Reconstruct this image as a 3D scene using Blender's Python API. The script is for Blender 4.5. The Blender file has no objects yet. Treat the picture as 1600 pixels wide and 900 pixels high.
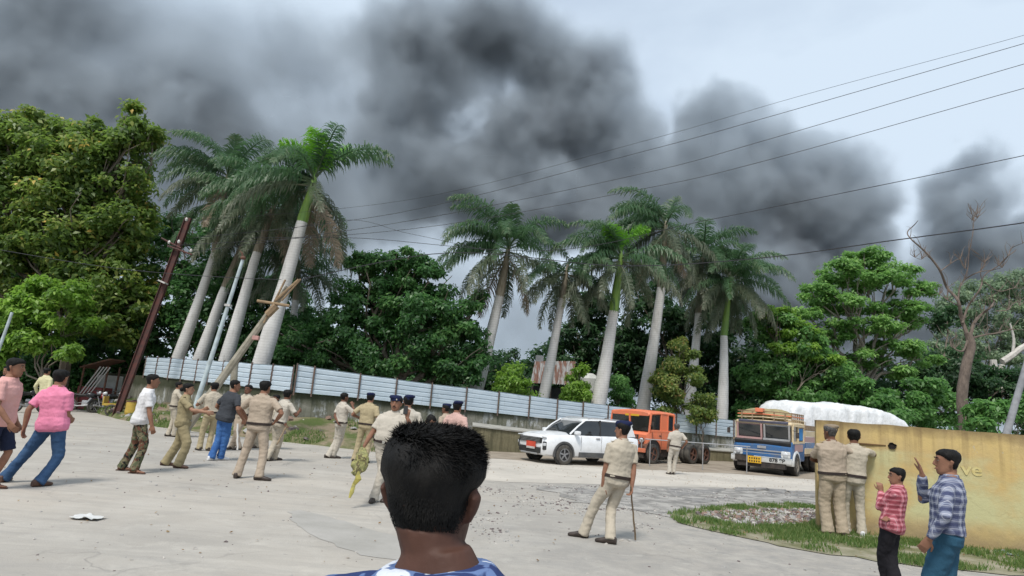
import bpy, bmesh, math, random
import numpy as np
from mathutils import Vector, Matrix, Euler, noise

# ------------------------------------------------------------------ camera, sky, sun, exposure
SC = bpy.context.scene
COL = SC.collection
R = math.radians
FPX = 1000.0
CAM_H = 1.70
ROLL = math.atan(0.08)
PITCH = math.atan(0.1894)
_F = Vector((0, math.cos(PITCH), math.sin(PITCH)))
_R0 = Vector((1, 0, 0))
_U0 = Vector((0, -math.sin(PITCH), math.cos(PITCH)))
_R = math.cos(ROLL) * _R0 + math.sin(ROLL) * _U0
_U = -math.sin(ROLL) * _R0 + math.cos(ROLL) * _U0
cam_d = bpy.data.cameras.new('camera')
cam_d.lens = 36 * FPX / 1600
cam_d.sensor_width = 36
cam_d.clip_start = 0.05
cam_d.clip_end = 4000
cam = bpy.data.objects.new('camera', cam_d)
COL.objects.link(cam)
cam.matrix_world = Matrix(((_R.x, _U.x, -_F.x, 0), (_R.y, _U.y, -_F.y, 0), (_R.z, _U.z, -_F.z, CAM_H), (0, 0, 0, 1)))
SC.camera = cam

SUN_EL, SUN_AZ = R(58), R(200)      # azimuth measured from +Y clockwise: behind the camera, to its left
world = bpy.data.worlds.new('World')
SC.world = world
world.use_nodes = True
wn = world.node_tree
wn.nodes.clear()
def wnode(t, **k):
    n = wn.nodes.new(t)
    for a, b in k.items():
        setattr(n, a, b)
    return n
sky = wnode('ShaderNodeTexSky', sky_type='NISHITA', sun_disc=False)
sky.sun_elevation = SUN_EL
sky.sun_rotation = SUN_AZ
sky.air_density = 1.0
sky.dust_density = 3.0
tc = wnode('ShaderNodeTexCoord')
mp = wnode('ShaderNodeMapping')
mp.inputs['Scale'].default_value = (1.0, 1.0, 2.2)
nz = wnode('ShaderNodeTexNoise')
nz.inputs['Scale'].default_value = 1.6
nz.inputs['Detail'].default_value = 7
nz.inputs['Roughness'].default_value = 0.5
rp = wnode('ShaderNodeValToRGB')
rp.color_ramp.elements[0].position = 0.36
rp.color_ramp.elements[0].color = (0.6, 0.6, 0.6, 1)
rp.color_ramp.elements[1].position = 0.58
rp.color_ramp.elements[1].color = (1, 1, 1, 1)
mx = wnode('ShaderNodeMix', data_type='RGBA')
mx.inputs['B'].default_value = (4.55, 5.35, 6.25, 1)     # bright thin overcast
bg = wnode('ShaderNodeBackground')
bg.inputs['Strength'].default_value = 0.12
wo = wnode('ShaderNodeOutputWorld')
L = wn.links.new
L(tc.outputs['Generated'], mp.inputs['Vector'])
L(mp.outputs[0], nz.inputs['Vector'])
L(nz.outputs['Fac'], rp.inputs['Fac'])
L(rp.outputs['Color'], mx.inputs['Factor'])
L(sky.outputs['Color'], mx.inputs['A'])
L(mx.outputs['Result'], bg.inputs['Color'])
L(bg.outputs[0], wo.inputs['Surface'])

sun_d = bpy.data.lights.new('sun', 'SUN')
sun_d.energy = 2.6
sun_d.angle = R(13)
sun_d.color = (1.0, 0.96, 0.9)
sun = bpy.data.objects.new('sun', sun_d)
COL.objects.link(sun)
_sd = Vector((math.sin(SUN_AZ) * math.cos(SUN_EL), math.cos(SUN_AZ) * math.cos(SUN_EL), math.sin(SUN_EL)))
sun.rotation_euler = _sd.to_track_quat('Z', 'Y').to_euler()
sun.location = (0, 0, 60)
SC.view_settings.view_transform = 'Standard'
SC.view_settings.look = 'None'
SC.view_settings.exposure = 0.35
SC.view_settings.gamma = 1.0
SC.cycles.volume_step_rate = 2.0
SC.cycles.volume_max_steps = 128
SC.cycles.max_bounces = 6
SC.cycles.volume_bounces = 1
SC.cycles.transparent_max_bounces = 16

# ------------------------------------------------------------------ picture -> place helpers
def ray(px, py):
    return (_F + (px - 800) / FPX * _R - (py - 450) / FPX * _U)
def at(px, py, Y):
    d = ray(px, py)
    return Vector((0, 0, CAM_H)) + d * (Y / d.y)
def gnd(px, py, z=0.0):
    d = ray(px, py)
    return Vector((0, 0, CAM_H)) + d * ((z - CAM_H) / d.z)
def onvert(px, Y, z=0.0):
    """the point on depth Y at height z seen in picture column px"""
    d0, d1 = 0.0, 0.0
    py = 640.0
    for _ in range(6):
        p = at(px, py, Y)
        py += (p.z - z) * FPX / Y
    p = at(px, py, Y)
    return Vector((p.x, Y, z))
rng = random.Random(7)
nrg = np.random.default_rng(7)

# ------------------------------------------------------------------ scene-graph helpers
def tag(o, label=None, cat=None, group=None, kind=None):
    if label: o['label'] = label
    if cat: o['category'] = cat
    if group: o['group'] = group
    if kind: o['kind'] = kind
    return o
def link(o, parent=None):
    COL.objects.link(o)
    if parent is not None: o.parent = parent
    return o
def thing(name, label, cat, loc=(0, 0, 0), rz=0.0, group=None):
    o = bpy.data.objects.new(name, None)
    o.empty_display_size = 0.3
    o.location = loc
    o.rotation_euler = (0, 0, rz)
    link(o)
    return tag(o, label, cat, group)
def copy_tree(o, parent=None):
    c = o.copy()
    COL.objects.link(c)
    if parent is not None: c.parent = parent
    for ch in list(o.children): copy_tree(ch, c)
    return c
def mesh_obj(name, verts, faces, mats, parent=None, smooth=False, mi=None, face_attr=None):
    me = bpy.data.meshes.new(name)
    me.from_pydata([tuple(v) for v in verts], [], faces)
    if not isinstance(mats, (list, tuple)): mats = [mats]
    for m in mats: me.materials.append(m)
    if mi is not None: me.polygons.foreach_set('material_index', mi)
    if smooth: me.polygons.foreach_set('use_smooth', [True] * len(me.polygons))
    if face_attr is not None:
        a = me.attributes.new('tint', 'FLOAT', 'FACE')
        a.data.foreach_set('value', np.asarray(face_attr, dtype=np.float32))
    me.update()
    o = bpy.data.objects.new(name, me)
    return link(o, parent)
def np_mesh(name, V, Fq, mats, parent=None, tint=None, smooth=False):
    """fast mesh from numpy verts (n,3) and faces (m,k)"""
    me = bpy.data.meshes.new(name)
    m, k = Fq.shape
    me.vertices.add(len(V)); me.vertices.foreach_set('co', np.ascontiguousarray(V, dtype=np.float32).ravel())
    me.loops.add(m * k); me.loops.foreach_set('vertex_index', np.ascontiguousarray(Fq, dtype=np.int32).ravel())
    me.polygons.add(m)
    me.polygons.foreach_set('loop_start', np.arange(0, m * k, k, dtype=np.int32))
    if not isinstance(mats, (list, tuple)): mats = [mats]
    for mt in mats: me.materials.append(mt)
    if smooth: me.polygons.foreach_set('use_smooth', np.ones(m, dtype=bool))
    if tint is not None:
        a = me.attributes.new('tint', 'FLOAT', 'FACE')
        a.data.foreach_set('value', np.asarray(tint, dtype=np.float32))
    me.update(calc_edges=True)
    me.validate()
    o = bpy.data.objects.new(name, me)
    return link(o, parent)

class MB:
    """collects shapes, builds ONE mesh object"""
    def __init__(s): s.v = []; s.f = []; s.m = []
    def add(s, V, F, mi=0):
        b = len(s.v)
        s.v += [Vector(v) for v in V]
        s.f += [tuple(b + i for i in f) for f in F]
        s.m += [mi] * len(F)
        return s
    def box(s, c, size, rot=None, mi=0, bev=0.0):
        hx, hy, hz = size[0] / 2, size[1] / 2, size[2] / 2
        c = Vector(c)
        M = rot if isinstance(rot, Matrix) else (Euler(rot).to_matrix() if rot else Matrix.Identity(3))
        if bev <= 0:
            V = [Vector((x, y, z)) for z in (-hz, hz) for y in (-hy, hy) for x in (-hx, hx)]
            F = [(0, 2, 3, 1), (4, 5, 7, 6), (0, 1, 5, 4), (2, 6, 7, 3), (0, 4, 6, 2), (1, 3, 7, 5)]
        else:
            b = min(bev, hx * .9, hy * .9, hz * .9)
            bm = bmesh.new(); bmesh.ops.create_cube(bm, size=1)
            for v in bm.verts: v.co = Vector((v.co.x * 2 * hx, v.co.y * 2 * hy, v.co.z * 2 * hz))
            bmesh.ops.bevel(bm, geom=list(bm.edges), offset=b, segments=2, profile=0.6, affect='EDGES')
            V = [v.co.copy() for v in bm.verts]
            bm.verts.index_update()
            F = [tuple(v.index for v in f.verts) for f in bm.faces]
            bm.free()
        return s.add([M @ v + c for v in V], F, mi)
    def tube(s, pts, rad, n=8, side=None, mi=0, cap=True):
        """rad: float, or list of floats / (a, b) pairs; a along side vector"""
        pts = [Vector(p) for p in pts]
        k = len(pts)
        if not isinstance(rad, (list, tuple)): rad = [rad] * k
        if side is None:
            t0 = (pts[-1] - pts[0])
            t0 = t0.normalized() if t0.length > 1e-9 else Vector((0, 0, 1))
            side = Vector((1, 0, 0)) if abs(t0.x) < 0.8 else Vector((0, 1, 0))
        side = Vector(side)
        V = []; F = []
        for i in range(k):
            a, b = pts[max(0, i - 1)], pts[min(k - 1, i + 1)]
            t = (b - a)
            t = t.normalized() if t.length > 1e-9 else Vector((0, 0, 1))
            u = side - t * side.dot(t)
            u = u.normalized() if u.length > 1e-6 else t.orthogonal().normalized()
            w = t.cross(u)
            side = u
            r = rad[i]
            ra, rb = (r, r) if not isinstance(r, (tuple, list)) else r
            for j in range(n):
                th = 2 * math.pi * j / n
                V.append(pts[i] + u * (math.cos(th) * ra) + w * (math.sin(th) * rb))
        for i in range(k - 1):
            for j in range(n):
                j2 = (j + 1) % n
                F.append((i * n + j, i * n + j2, (i + 1) * n + j2, (i + 1) * n + j))
        if cap:
            F.append(tuple(reversed(range(n))))
            F.append(tuple((k - 1) * n + j for j in range(n)))
        return s.add(V, F, mi)
    def cyl(s, a, b, r, n=16, r2=None, mi=0):
        return s.tube([a, b], [r, r if r2 is None else r2], n=n, mi=mi)
    def ring(s, c, axis, r1, r2, w, n=24, mi=0):
        """flat annulus with width w along axis: outer r2, inner r1"""
        axis = Vector(axis).normalized(); u = axis.orthogonal().normalized(); v = axis.cross(u); c = Vector(c)
        V = []; F = []
        for j in range(n):
            th = 2 * math.pi * j / n
            d = u * math.cos(th) + v * math.sin(th)
            V += [c + d * r1 - axis * w / 2, c + d * r2 - axis * w / 2, c + d * r2 + axis * w / 2, c + d * r1 + axis * w / 2]
        for j in range(n):
            a, b = j * 4, ((j + 1) % n) * 4
            for q in range(4):
                q2 = (q + 1) % 4
                F.append((a + q, b + q, b + q2, a + q2))
        return s.add(V, F, mi)
    def ell(s, c, r, n=12, m=8, rot=None, mi=0):
        c = Vector(c)
        M = rot if isinstance(rot, Matrix) else (Euler(rot).to_matrix() if rot else Matrix.Identity(3))
        V = [c + M @ Vector((0, 0, -r[2]))]; F = []
        for i in range(1, m):
            ph = -math.pi / 2 + math.pi * i / m
            for j in range(n):
                th = 2 * math.pi * j / n
                V.append(c + M @ Vector((r[0] * math.cos(ph) * math.cos(th), r[1] * math.cos(ph) * math.sin(th), r[2] * math.sin(ph))))
        V.append(c + M @ Vector((0, 0, r[2])))
        for j in range(n):
            F.append((0, 1 + (j + 1) % n, 1 + j))
            F.append((len(V) - 1, 1 + (m - 2) * n + j, 1 + (m - 2) * n + (j + 1) % n))
        for i in range(m - 2):
            for j in range(n):
                j2 = (j + 1) % n
                F.append((1 + i * n + j, 1 + i * n + j2, 1 + (i + 1) * n + j2, 1 + (i + 1) * n + j))
        return s.add(V, F, mi)
    def prism(s, poly, axis, d0, d1, mi=0):
        """poly of 2D points extruded along an axis 'x','y' or 'z' from d0 to d1"""
        def P(a, b, d): return {'x': (d, a, b), 'y': (a, d, b), 'z': (a, b, d)}[axis]
        n = len(poly)
        V = [P(a, b, d0) for a, b in poly] + [P(a, b, d1) for a, b in poly]
        F = [tuple(reversed(range(n))), tuple(range(n, 2 * n))]
        F += [(i, (i + 1) % n, n + (i + 1) % n, n + i) for i in range(n)]
        return s.add(V, F, mi)
    def build(s, name, mats, parent=None, smooth=False):
        o = mesh_obj(name, s.v, s.f, mats, parent, smooth, s.m)
        bm = bmesh.new(); bm.from_mesh(o.data); bmesh.ops.recalc_face_normals(bm, faces=bm.faces); bm.to_mesh(o.data); bm.free()
        if smooth:
            try: o.data.set_sharp_from_angle(angle=R(40))
            except Exception: pass
        return o

# ------------------------------------------------------------------ materials
MATS = {}
def newmat(name):
    m = bpy.data.materials.new(name); m.use_nodes = True
    m.node_tree.nodes.clear()
    return m, m.node_tree
class NT:
    """small node builder"""
    def __init__(s, m): s.t = m.node_tree
    def n(s, typ, **kw):
        nd = s.t.nodes.new(typ)
        ins = kw.pop('ins', {})
        for k, v in kw.items(): setattr(nd, k, v)
        for k, v in ins.items():
            if hasattr(v, 'links') or isinstance(v, bpy.types.NodeSocket): s.t.links.new(v, nd.inputs[k])
            else: nd.inputs[k].default_value = v
        return nd
    def noise(s, vec, scale, detail=4, rough=0.55, dist=0.0):
        return s.n('ShaderNodeTexNoise', ins={'Vector': vec, 'Scale': scale, 'Detail': detail, 'Roughness': rough, 'Distortion': dist}).outputs['Fac']
    def ramp(s, fac, p0, p1, c0=(0, 0, 0, 1), c1=(1, 1, 1, 1)):
        r = s.n('ShaderNodeValToRGB', ins={'Fac': fac})
        e = r.color_ramp.elements
        e[0].position = p0; e[1].position = p1
        e[0].color = c0; e[1].color = c1
        return r.outputs['Color']
    def mix(s, f, a, b, bt='MIX'):
        def c(x): return x if isinstance(x, bpy.types.NodeSocket) else ((*x, 1) if len(x) == 3 else x)
        nd = s.n('ShaderNodeMix', data_type='RGBA', blend_type=bt)
        for k, v in (('Factor', f), ('A', c(a)), ('B', c(b))):
            if isinstance(v, bpy.types.NodeSocket): s.t.links.new(v, nd.inputs[k])
            else: nd.inputs[k].default_value = v
        return nd.outputs['Result']
    def math(s, op, a, b=0.0, clamp=False):
        nd = s.n('ShaderNodeMath', operation=op, use_clamp=clamp)
        for i, v in enumerate((a, b)):
            if isinstance(v, bpy.types.NodeSocket): s.t.links.new(v, nd.inputs[i])
            else: nd.inputs[i].default_value = v
        return nd.outputs[0]
    def mapping(s, vec, scale=(1, 1, 1), rot=(0, 0, 0), loc=(0, 0, 0)):
        return s.n('ShaderNodeMapping', ins={'Vector': vec, 'Scale': scale, 'Rotation': rot, 'Location': loc}).outputs[0]
    def out(s, col, rough=0.8, height=None, bump=0.3, dist=0.02, metal=0.0, spec=0.5, trans=None, coat=0.0, sss=0):
        b = s.n('ShaderNodeBsdfPrincipled')
        for k, v in (('Base Color', col), ('Roughness', rough), ('Metallic', metal), ('Specular IOR Level', spec), ('Coat Weight', coat)):
            if isinstance(v, bpy.types.NodeSocket): s.t.links.new(v, b.inputs[k])
            else: b.inputs[k].default_value = (*v, 1) if (k == 'Base Color' and len(v) == 3) else v
        if height is not None:
            bp = s.n('ShaderNodeBump', ins={'Strength': bump, 'Distance': dist, 'Height': height})
            s.t.links.new(bp.outputs[0], b.inputs['Normal'])
        o = s.n('ShaderNodeOutputMaterial')
        sh = b.outputs[0]
        if trans is not None:
            tr = s.n('ShaderNodeBsdfTranslucent')
            if isinstance(trans, bpy.types.NodeSocket): s.t.links.new(trans, tr.inputs['Color'])
            else: tr.inputs['Color'].default_value = (*trans, 1)
            mxs = s.n('ShaderNodeMixShader', ins={0: 0.42, 1: sh, 2: tr.outputs[0]})
            sh = mxs.outputs[0]
        s.t.links.new(sh, o.inputs['Surface'])
        return b
def M(name, c1, c2=None, scale=3.0, rough=0.75, bump=0.15, bscale=None, metal=0.0, p0=0.35, p1=0.65, stretch=(1, 1, 1), spec=0.4, coat=0.0, dist=0.01, detail=6):
    if name in MATS: return MATS[name]
    m, _ = newmat(name); t = NT(m)
    tc = t.n('ShaderNodeTexCoord').outputs['Object']
    v = t.mapping(tc, stretch)
    if c2 is None: c2 = tuple(x * 0.8 for x in c1)
    f = t.ramp(t.noise(v, scale, detail), p0, p1)
    col = t.mix(f, c1, c2)
    h = t.noise(v, bscale or scale * 6, 5)
    t.out(col, rough, h, bump, dist, metal, spec, coat=coat)
    MATS[name] = m
    return m
# ------------------------------------------------------------------ the smoke: real volume on a grid, 150 m off
SMOKE_Y = 150.0
def smoke_volume():
    # (px, py, rx, ry, strength) of billows as seen, placed as ellipsoids around depth 150 m
    blobs = [
        # thin spread sheet on the left
        (60, 60, 440, 220, .58), (330, 90, 270, 180, .46), (170, 215, 340, 130, .64), (250, 190, 200, 90, .9), (-60, 120, 240, 220, .7), (330, 270, 220, 120, .62), (40, 20, 220, 70, .7), (600, 110, 150, 150, .6), (520, 300, 200, 120, .5),
        (560, 330, 240, 110, .20), (640, 420, 260, 110, .17), (810, 520, 150, 130, .30), (500, 60, 150, 80, .22), (500, 230, 140, 120, .30),
        (260, 330, 420, 130, .64), (400, 380, 220, 110, .55), (150, 160, 380, 150, .6), (420, 230, 240, 160, .42), (90, 330, 300, 120, .5), (600, 130, 130, 150, .5),
        # central plume
        (690, 175, 150, 120, .55), (1000, 300, 90, 80, .9), (600, 290, 110, 60, .6),
        (600, 55, 95, 80, .70), (690, 55, 110, 90, .95), (770, 40, 120, 95, .95), (850, 70, 100, 85, .95), (905, 110, 95, 95, 1.0), (955, 170, 80, 100, 1.0), (985, 250, 75, 90, .95),
        (620, 150, 90, 90, .65), (620, 235, 110, 80, .65), (700, 260, 130, 75, .85), (790, 220, 120, 90, 1.1), (870, 200, 120, 100, 1.15), (860, 290, 150, 75, 1.25), (760, 310, 140, 52, 1.0), (680, 130, 130, 60, .6), (940, 310, 110, 60, 1.0),
        # second plume to its right
        (1125, 185, 68, 58, .85), (1075, 245, 60, 60, .7), (1190, 215, 62, 55, .85), (1245, 235, 55, 50, .8), (1300, 255, 62, 50, .85), (1335, 300, 52, 60, .9), (1330, 365, 60, 60, 1.1),
        (1130, 310, 140, 90, 1.0), (1240, 320, 120, 80, 1.15), (1240, 400, 150, 90, 2.0), (1080, 390, 170, 90, 1.0), (1230, 470, 160, 70, 2.0),
        # separate column at the far right
        (1492, 258, 44, 40, 1.0), (1470, 305, 42, 45, .9), (1525, 300, 44, 50, .95), (1490, 360, 62, 50, 1.1), (1560, 385, 70, 62, 1.5), (1630, 385, 70, 72, 1.5), (1500, 430, 110, 60, 1.5), (1440, 470, 120, 60, 1.2), (1590, 470, 120, 80, 1.2),
        (1240, 560, 420, 90, 1.2), (1700, 480, 160, 140, 1.2),
    ]
    holes = [(712, 183, 62, 22, .85), (540, 130, 30, 80, .45), (450, 110, 120, 20, .30), (1100, 292, 36, 20, .6), (1404, 340, 20, 70, .95), (640, 385, 120, 22, .55), (1045, 205, 14, 40, .8), (480, 15, 60, 40, .6), (560, 60, 22, 60, .4), (1505, 318, 26, 9, .5), (1260, 262, 30, 14, .35)]
    ng = bpy.data.node_groups.new('smoke_field', 'GeometryNodeTree')
    ng.interface.new_socket('Geometry', in_out='INPUT', socket_type='NodeSocketGeometry')
    ng.interface.new_socket('Geometry', in_out='OUTPUT', socket_type='NodeSocketGeometry')
    N = ng.nodes; LK = ng.links.new
    out = N.new('NodeGroupOutput')
    pos = N.new('GeometryNodeInputPosition')
    def noise_n(vec, scale, detail, rough=0.55):
        n = N.new('ShaderNodeTexNoise'); LK(vec, n.inputs['Vector'])
        n.inputs['Scale'].default_value = scale; n.inputs['Detail'].default_value = detail; n.inputs['Roughness'].default_value = rough
        return n
    def vm(op, a, b):
        n = N.new('ShaderNodeVectorMath'); n.operation = op
        for i, v in enumerate((a, b)):
            if v is None: continue
            if isinstance(v, bpy.types.NodeSocket): LK(v, n.inputs[i])
            else: n.inputs[i].default_value = v
        return n.outputs['Value'] if op in ('LENGTH', 'DOT_PRODUCT') else n.outputs['Vector']
    def mt(op, a, b=0.0, clamp=False):
        n = N.new('ShaderNodeMath'); n.operation = op; n.use_clamp = clamp
        for i, v in enumerate((a, b)):
            if isinstance(v, bpy.types.NodeSocket): LK(v, n.inputs[i])
            else: n.inputs[i].default_value = v
        return n.outputs[0]
    P = pos.outputs[0]
    w1 = noise_n(P, 0.030, 1.0); w2 = noise_n(P, 0.085, 3.0, .6); w3 = noise_n(P, 0.26, 3.5, .6)
    d1 = vm('SCALE', vm('SUBTRACT', w1.outputs['Color'], (0.5, 0.5, 0.5)), None); d1.node.inputs['Scale'].default_value = 18
    d2 = vm('SCALE', vm('SUBTRACT', w2.outputs['Color'], (0.5, 0.5, 0.5)), None); d2.node.inputs['Scale'].default_value = 15
    d3 = vm('SCALE', vm('SUBTRACT', w3.outputs['Color'], (0.5, 0.5, 0.5)), None); d3.node.inputs['Scale'].default_value = 6.5
    Q = vm('ADD', vm('ADD', vm('ADD', P, d1), d2), d3)
    ppm = FPX / SMOKE_Y
    def fall(b, depth):
        px, py, rx, ry, s = b
        c = at(px + 6, py + 16, SMOKE_Y)
        r = (rx / ppm, depth, ry / ppm)
        q = vm('LENGTH', vm('MULTIPLY', vm('SUBTRACT', Q, tuple(c)), tuple(1 / x for x in r)), None)
        n = N.new('ShaderNodeMapRange'); n.interpolation_type = 'SMOOTHSTEP'
        LK(q, n.inputs['Value'])
        n.inputs['From Min'].default_value = 1.16; n.inputs['From Max'].default_value = 0.62 if s > .64 else 0.2
        n.inputs['To Min'].default_value = 0.0; n.inputs['To Max'].default_value = s
        return n.outputs['Result']
    acc = None
    for b in blobs:
        f = fall(b, 14.0)
        acc = f if acc is None else mt('MAXIMUM', acc, f)
    acc2 = None
    for b in blobs:                     # where billows overlap the smoke is thicker
        f = fall((b[0], b[1], b[2], b[3], b[4] * .22), 14.0)
        acc2 = f if acc2 is None else mt('ADD', acc2, f)
    acc = mt('ADD', acc, acc2)
    for h in holes:
        f = fall(h, 60.0)
        acc = mt('MULTIPLY', acc, mt('SUBTRACT', 1.0, f, True))
    dn = noise_n(P, 0.06, 6.0, 0.62)
    k = N.new('ShaderNodeMapRange'); LK(dn.outputs['Fac'], k.inputs['Value'])
    k.inputs['From Min'].default_value = 0.38; k.inputs['From Max'].default_value = 0.62
    k.inputs['To Min'].default_value = 0.45; k.inputs['To Max'].default_value = 1.5
    dens = mt('MULTIPLY', acc, k.outputs['Result'])
    vc = N.new('GeometryNodeVolumeCube')
    LK(dens, vc.inputs['Density'])
    a = at(-220, 640, SMOKE_Y); b = at(1830, 640, SMOKE_Y); top = at(0, -150, SMOKE_Y)
    vc.inputs['Min'].default_value = (a.x, SMOKE_Y - 20, 0.5)
    vc.inputs['Max'].default_value = (b.x, SMOKE_Y + 20, top.z)
    vc.inputs['Resolution X'].default_value = 460
    vc.inputs['Resolution Y'].default_value = 44
    vc.inputs['Resolution Z'].default_value = 210
    sm = N.new('GeometryNodeSetMaterial')
    LK(vc.outputs[0], sm.inputs['Geometry']); LK(sm.outputs[0], out.inputs[0])
    m, _ = newmat('smoke'); t = NT(m)
    at_ = t.n('ShaderNodeAttribute', attribute_name='density').outputs['Fac']
    soot = t.n('ShaderNodeMapRange', ins={'Value': at_, 'From Min': 1.1, 'From Max': 3.4}).outputs[0]
    pv = t.n('ShaderNodeVolumePrincipled', ins={'Color': t.mix(soot, (0.62, 0.69, 0.755), (0.28, 0.30, 0.37)), 'Anisotropy': 0.1, 'Density Attribute': '', 'Density': t.math('MULTIPLY', at_, 0.19)})
    o = t.n('ShaderNodeOutputMaterial'); t.t.links.new(pv.outputs[0], o.inputs['Volume'])
    sm.inputs['Material'].default_value = m
    me = bpy.data.meshes.new('smoke_cloud'); me.from_pydata([(0, SMOKE_Y, 0)], [], []); me.materials.append(m)
    ob = bpy.data.objects.new('smoke_cloud', me); link(ob)
    md = ob.modifiers.new('field', 'NODES'); md.node_group = ng
    tag(ob, 'billowing dark grey smoke spreading over the sky behind the trees', 'smoke', kind='stuff')
smoke_volume()
# ------------------------------------------------------------------ ground, roads
def fence_Y(px):
    if px >= 447: return 1 / (0.03846 - 1.745e-5 * (px - 551))
    return 1 / (1 / 32 + (px - 231) * (0.0403 - 1 / 32) / (447 - 231))
def fence_z(px):
    xs = [100, 231, 447, 551, 947, 1155, 1300]; zs = [1.98, 1.93, 1.70, 1.68, 1.35, 1.17, 1.10]
    return float(np.interp(px, xs, zs))
def vnoise(p, s, seed=0.0):
    return noise.noise(Vector((p[0] * s + seed, p[1] * s - seed, 0.3 + seed)))
def ground_mat():
    m, _ = newmat('dusty_concrete'); t = NT(m)
    tc = t.n('ShaderNodeTexCoord').outputs['Object']
    a = t.ramp(t.noise(tc, 0.16, 5, .6), .38, .62)
    col = t.mix(a, (0.43, 0.39, 0.335), (0.32, 0.30, 0.27))
    b = t.ramp(t.noise(tc, 0.9, 6, .65, .6), .42, .66)
    col = t.mix(t.math('MULTIPLY', b, .55), col, (0.48, 0.45, 0.40))
    st = t.mapping(tc, (0.35, 1.8, 1), (0, 0, R(-18)))
    c = t.ramp(t.noise(st, 1.1, 7, .7, .8), .52, .72)          # tyre and wash streaks
    col = t.mix(t.math('MULTIPLY', c, .5), col, (0.25, 0.24, 0.225))
    # grey stony right half
    sx = t.n('ShaderNodeSeparateXYZ', ins={0: tc})
    wx = t.math('ADD', sx.outputs[0], t.math('MULTIPLY', t.noise(tc, .35, 4), 4.0))
    g = t.n('ShaderNodeMapRange', ins={'Value': wx, 'From Min': 0.0, 'From Max': 5.0}).outputs[0]
    d = t.ramp(t.noise(tc, 3.2, 8, .75), .40, .64)
    col = t.mix(t.math('MULTIPLY', g, t.math('ADD', t.math('MULTIPLY', d, .55), .18)), col, (0.22, 0.215, 0.205))
    tb = t.mapping(tc, (.12, 1.3, 1), (0, 0, R(-12)))
    tt = t.ramp(t.noise(tb, 1.6, 5, .6, 1.2), .50, .60)
    col = t.mix(t.math('MULTIPLY', tt, .30), col, (0.30, 0.28, 0.25))
    oil = t.ramp(t.noise(tc, .55, 7, .72, .5), .60, .70)
    col = t.mix(t.math('MULTIPLY', oil, .45), col, (0.22, 0.205, 0.185))
    dst = t.ramp(t.noise(tc, 2.0, 8, .75, .3), .55, .66)
    col = t.mix(t.math('MULTIPLY', dst, .40), col, (0.52, 0.485, 0.425))
    f = t.ramp(t.noise(tc, 60, 3, .7), .35, .75)
    col = t.mix(t.math('MULTIPLY', f, .28), col, (0.24, 0.23, 0.21))
    sp = t.ramp(t.noise(tc, 9, 3, .5), .70, .76)
    col = t.mix(t.math('MULTIPLY', sp, .55), col, (0.17, 0.16, 0.15))
    cr = t.n('ShaderNodeTexVoronoi', feature='DISTANCE_TO_EDGE', ins={'Vector': t.n('ShaderNodeVectorMath', operation='ADD', ins={0: tc, 1: t.n('ShaderNodeVectorMath', operation='SCALE', ins={0: t.n('ShaderNodeTexNoise', ins={'Vector': tc, 'Scale': 1.2, 'Detail': 5}).outputs['Color'], 'Scale': 1.3}).outputs[0]}).outputs[0], 'Scale': 0.33}).outputs['Distance']
    ck = t.ramp(cr, 0.0, 0.012, (1, 1, 1, 1), (0, 0, 0, 1))
    ck = t.math('MULTIPLY', ck, t.ramp(t.noise(tc, .5, 2), .5, .6))
    col = t.mix(t.math('MULTIPLY', ck, .3), col, (0.16, 0.15, 0.14))
    h = t.math('ADD', t.math('MULTIPLY', t.noise(tc, 45, 6, .7), .5), t.math('MULTIPLY', t.noise(tc, 2.2, 6, .6), 1.6))
    h = t.math('SUBTRACT', h, t.math('MULTIPLY', ck, .5))
    t.out(col, 0.92, h, 0.6, 0.02, spec=.25)
    return m
def grid_patch(name, outline, mat, z0, res, hfun=None, edge=0.0, seed=0.0, **kw):
    """sheet filling a world-space outline; the border wobbles with noise"""
    pts = []
    n = len(outline)
    for i in range(n):
        a, b = Vector(outline[i][:2]), Vector(outline[(i + 1) % n][:2])
        k = max(1, int((b - a).length / res))
        for j in range(k):
            p = a.lerp(b, j / k)
            if edge:
                d = Vector((vnoise(p, 1.1 / max(edge, .3), seed), vnoise(p, 1.1 / max(edge, .3), seed + 9.1))) * edge + Vector((vnoise(p, 5, seed), vnoise(p, 5, seed + 3.3))) * edge * .35
                p = p + d
            pts.append(p)
    bm = bmesh.new()
    vs = [bm.verts.new((p.x, p.y, z0)) for p in pts]
    try: bm.faces.new(vs)
    except Exception: pass
    bmesh.ops.triangulate(bm, faces=bm.faces)
    me = bpy.data.meshes.new(name); bm.to_mesh(me); bm.free()
    me.materials.append(mat)
    for p in me.polygons:
        if p.normal.z < 0: p.flip()
    return link(bpy.data.objects.new(name, me))

gm = MB()
# big ground sheet: fine near, coarse far; slight unevenness near the camera
xs = np.concatenate([np.array([-1500, -400, -150, -60]), np.arange(-36, 36.1, 0.6), np.array([60, 150, 400, 1500])])
ys = np.concatenate([np.array([-300, -60, -10]), np.arange(-3, 30.1, 0.6), np.array([40, 60, 120, 400, 2500])])
V = []; F = []
for y in ys:
    for x in xs:
        z = 0.0
        
        V.append((x, y, z))
nx = len(xs)
for j in range(len(ys) - 1):
    for i in range(nx - 1):
        a = j * nx + i
        F.append((a, a + 1, a + nx + 1, a + nx))
M_GROUND = ground_mat()
g = mesh_obj('ground', V, F, M_GROUND, smooth=True)
tag(g, kind='structure')
def gxy(px, py, z=0.0):
    p = gnd(px, py, z); return (p.x, p.y)
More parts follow.
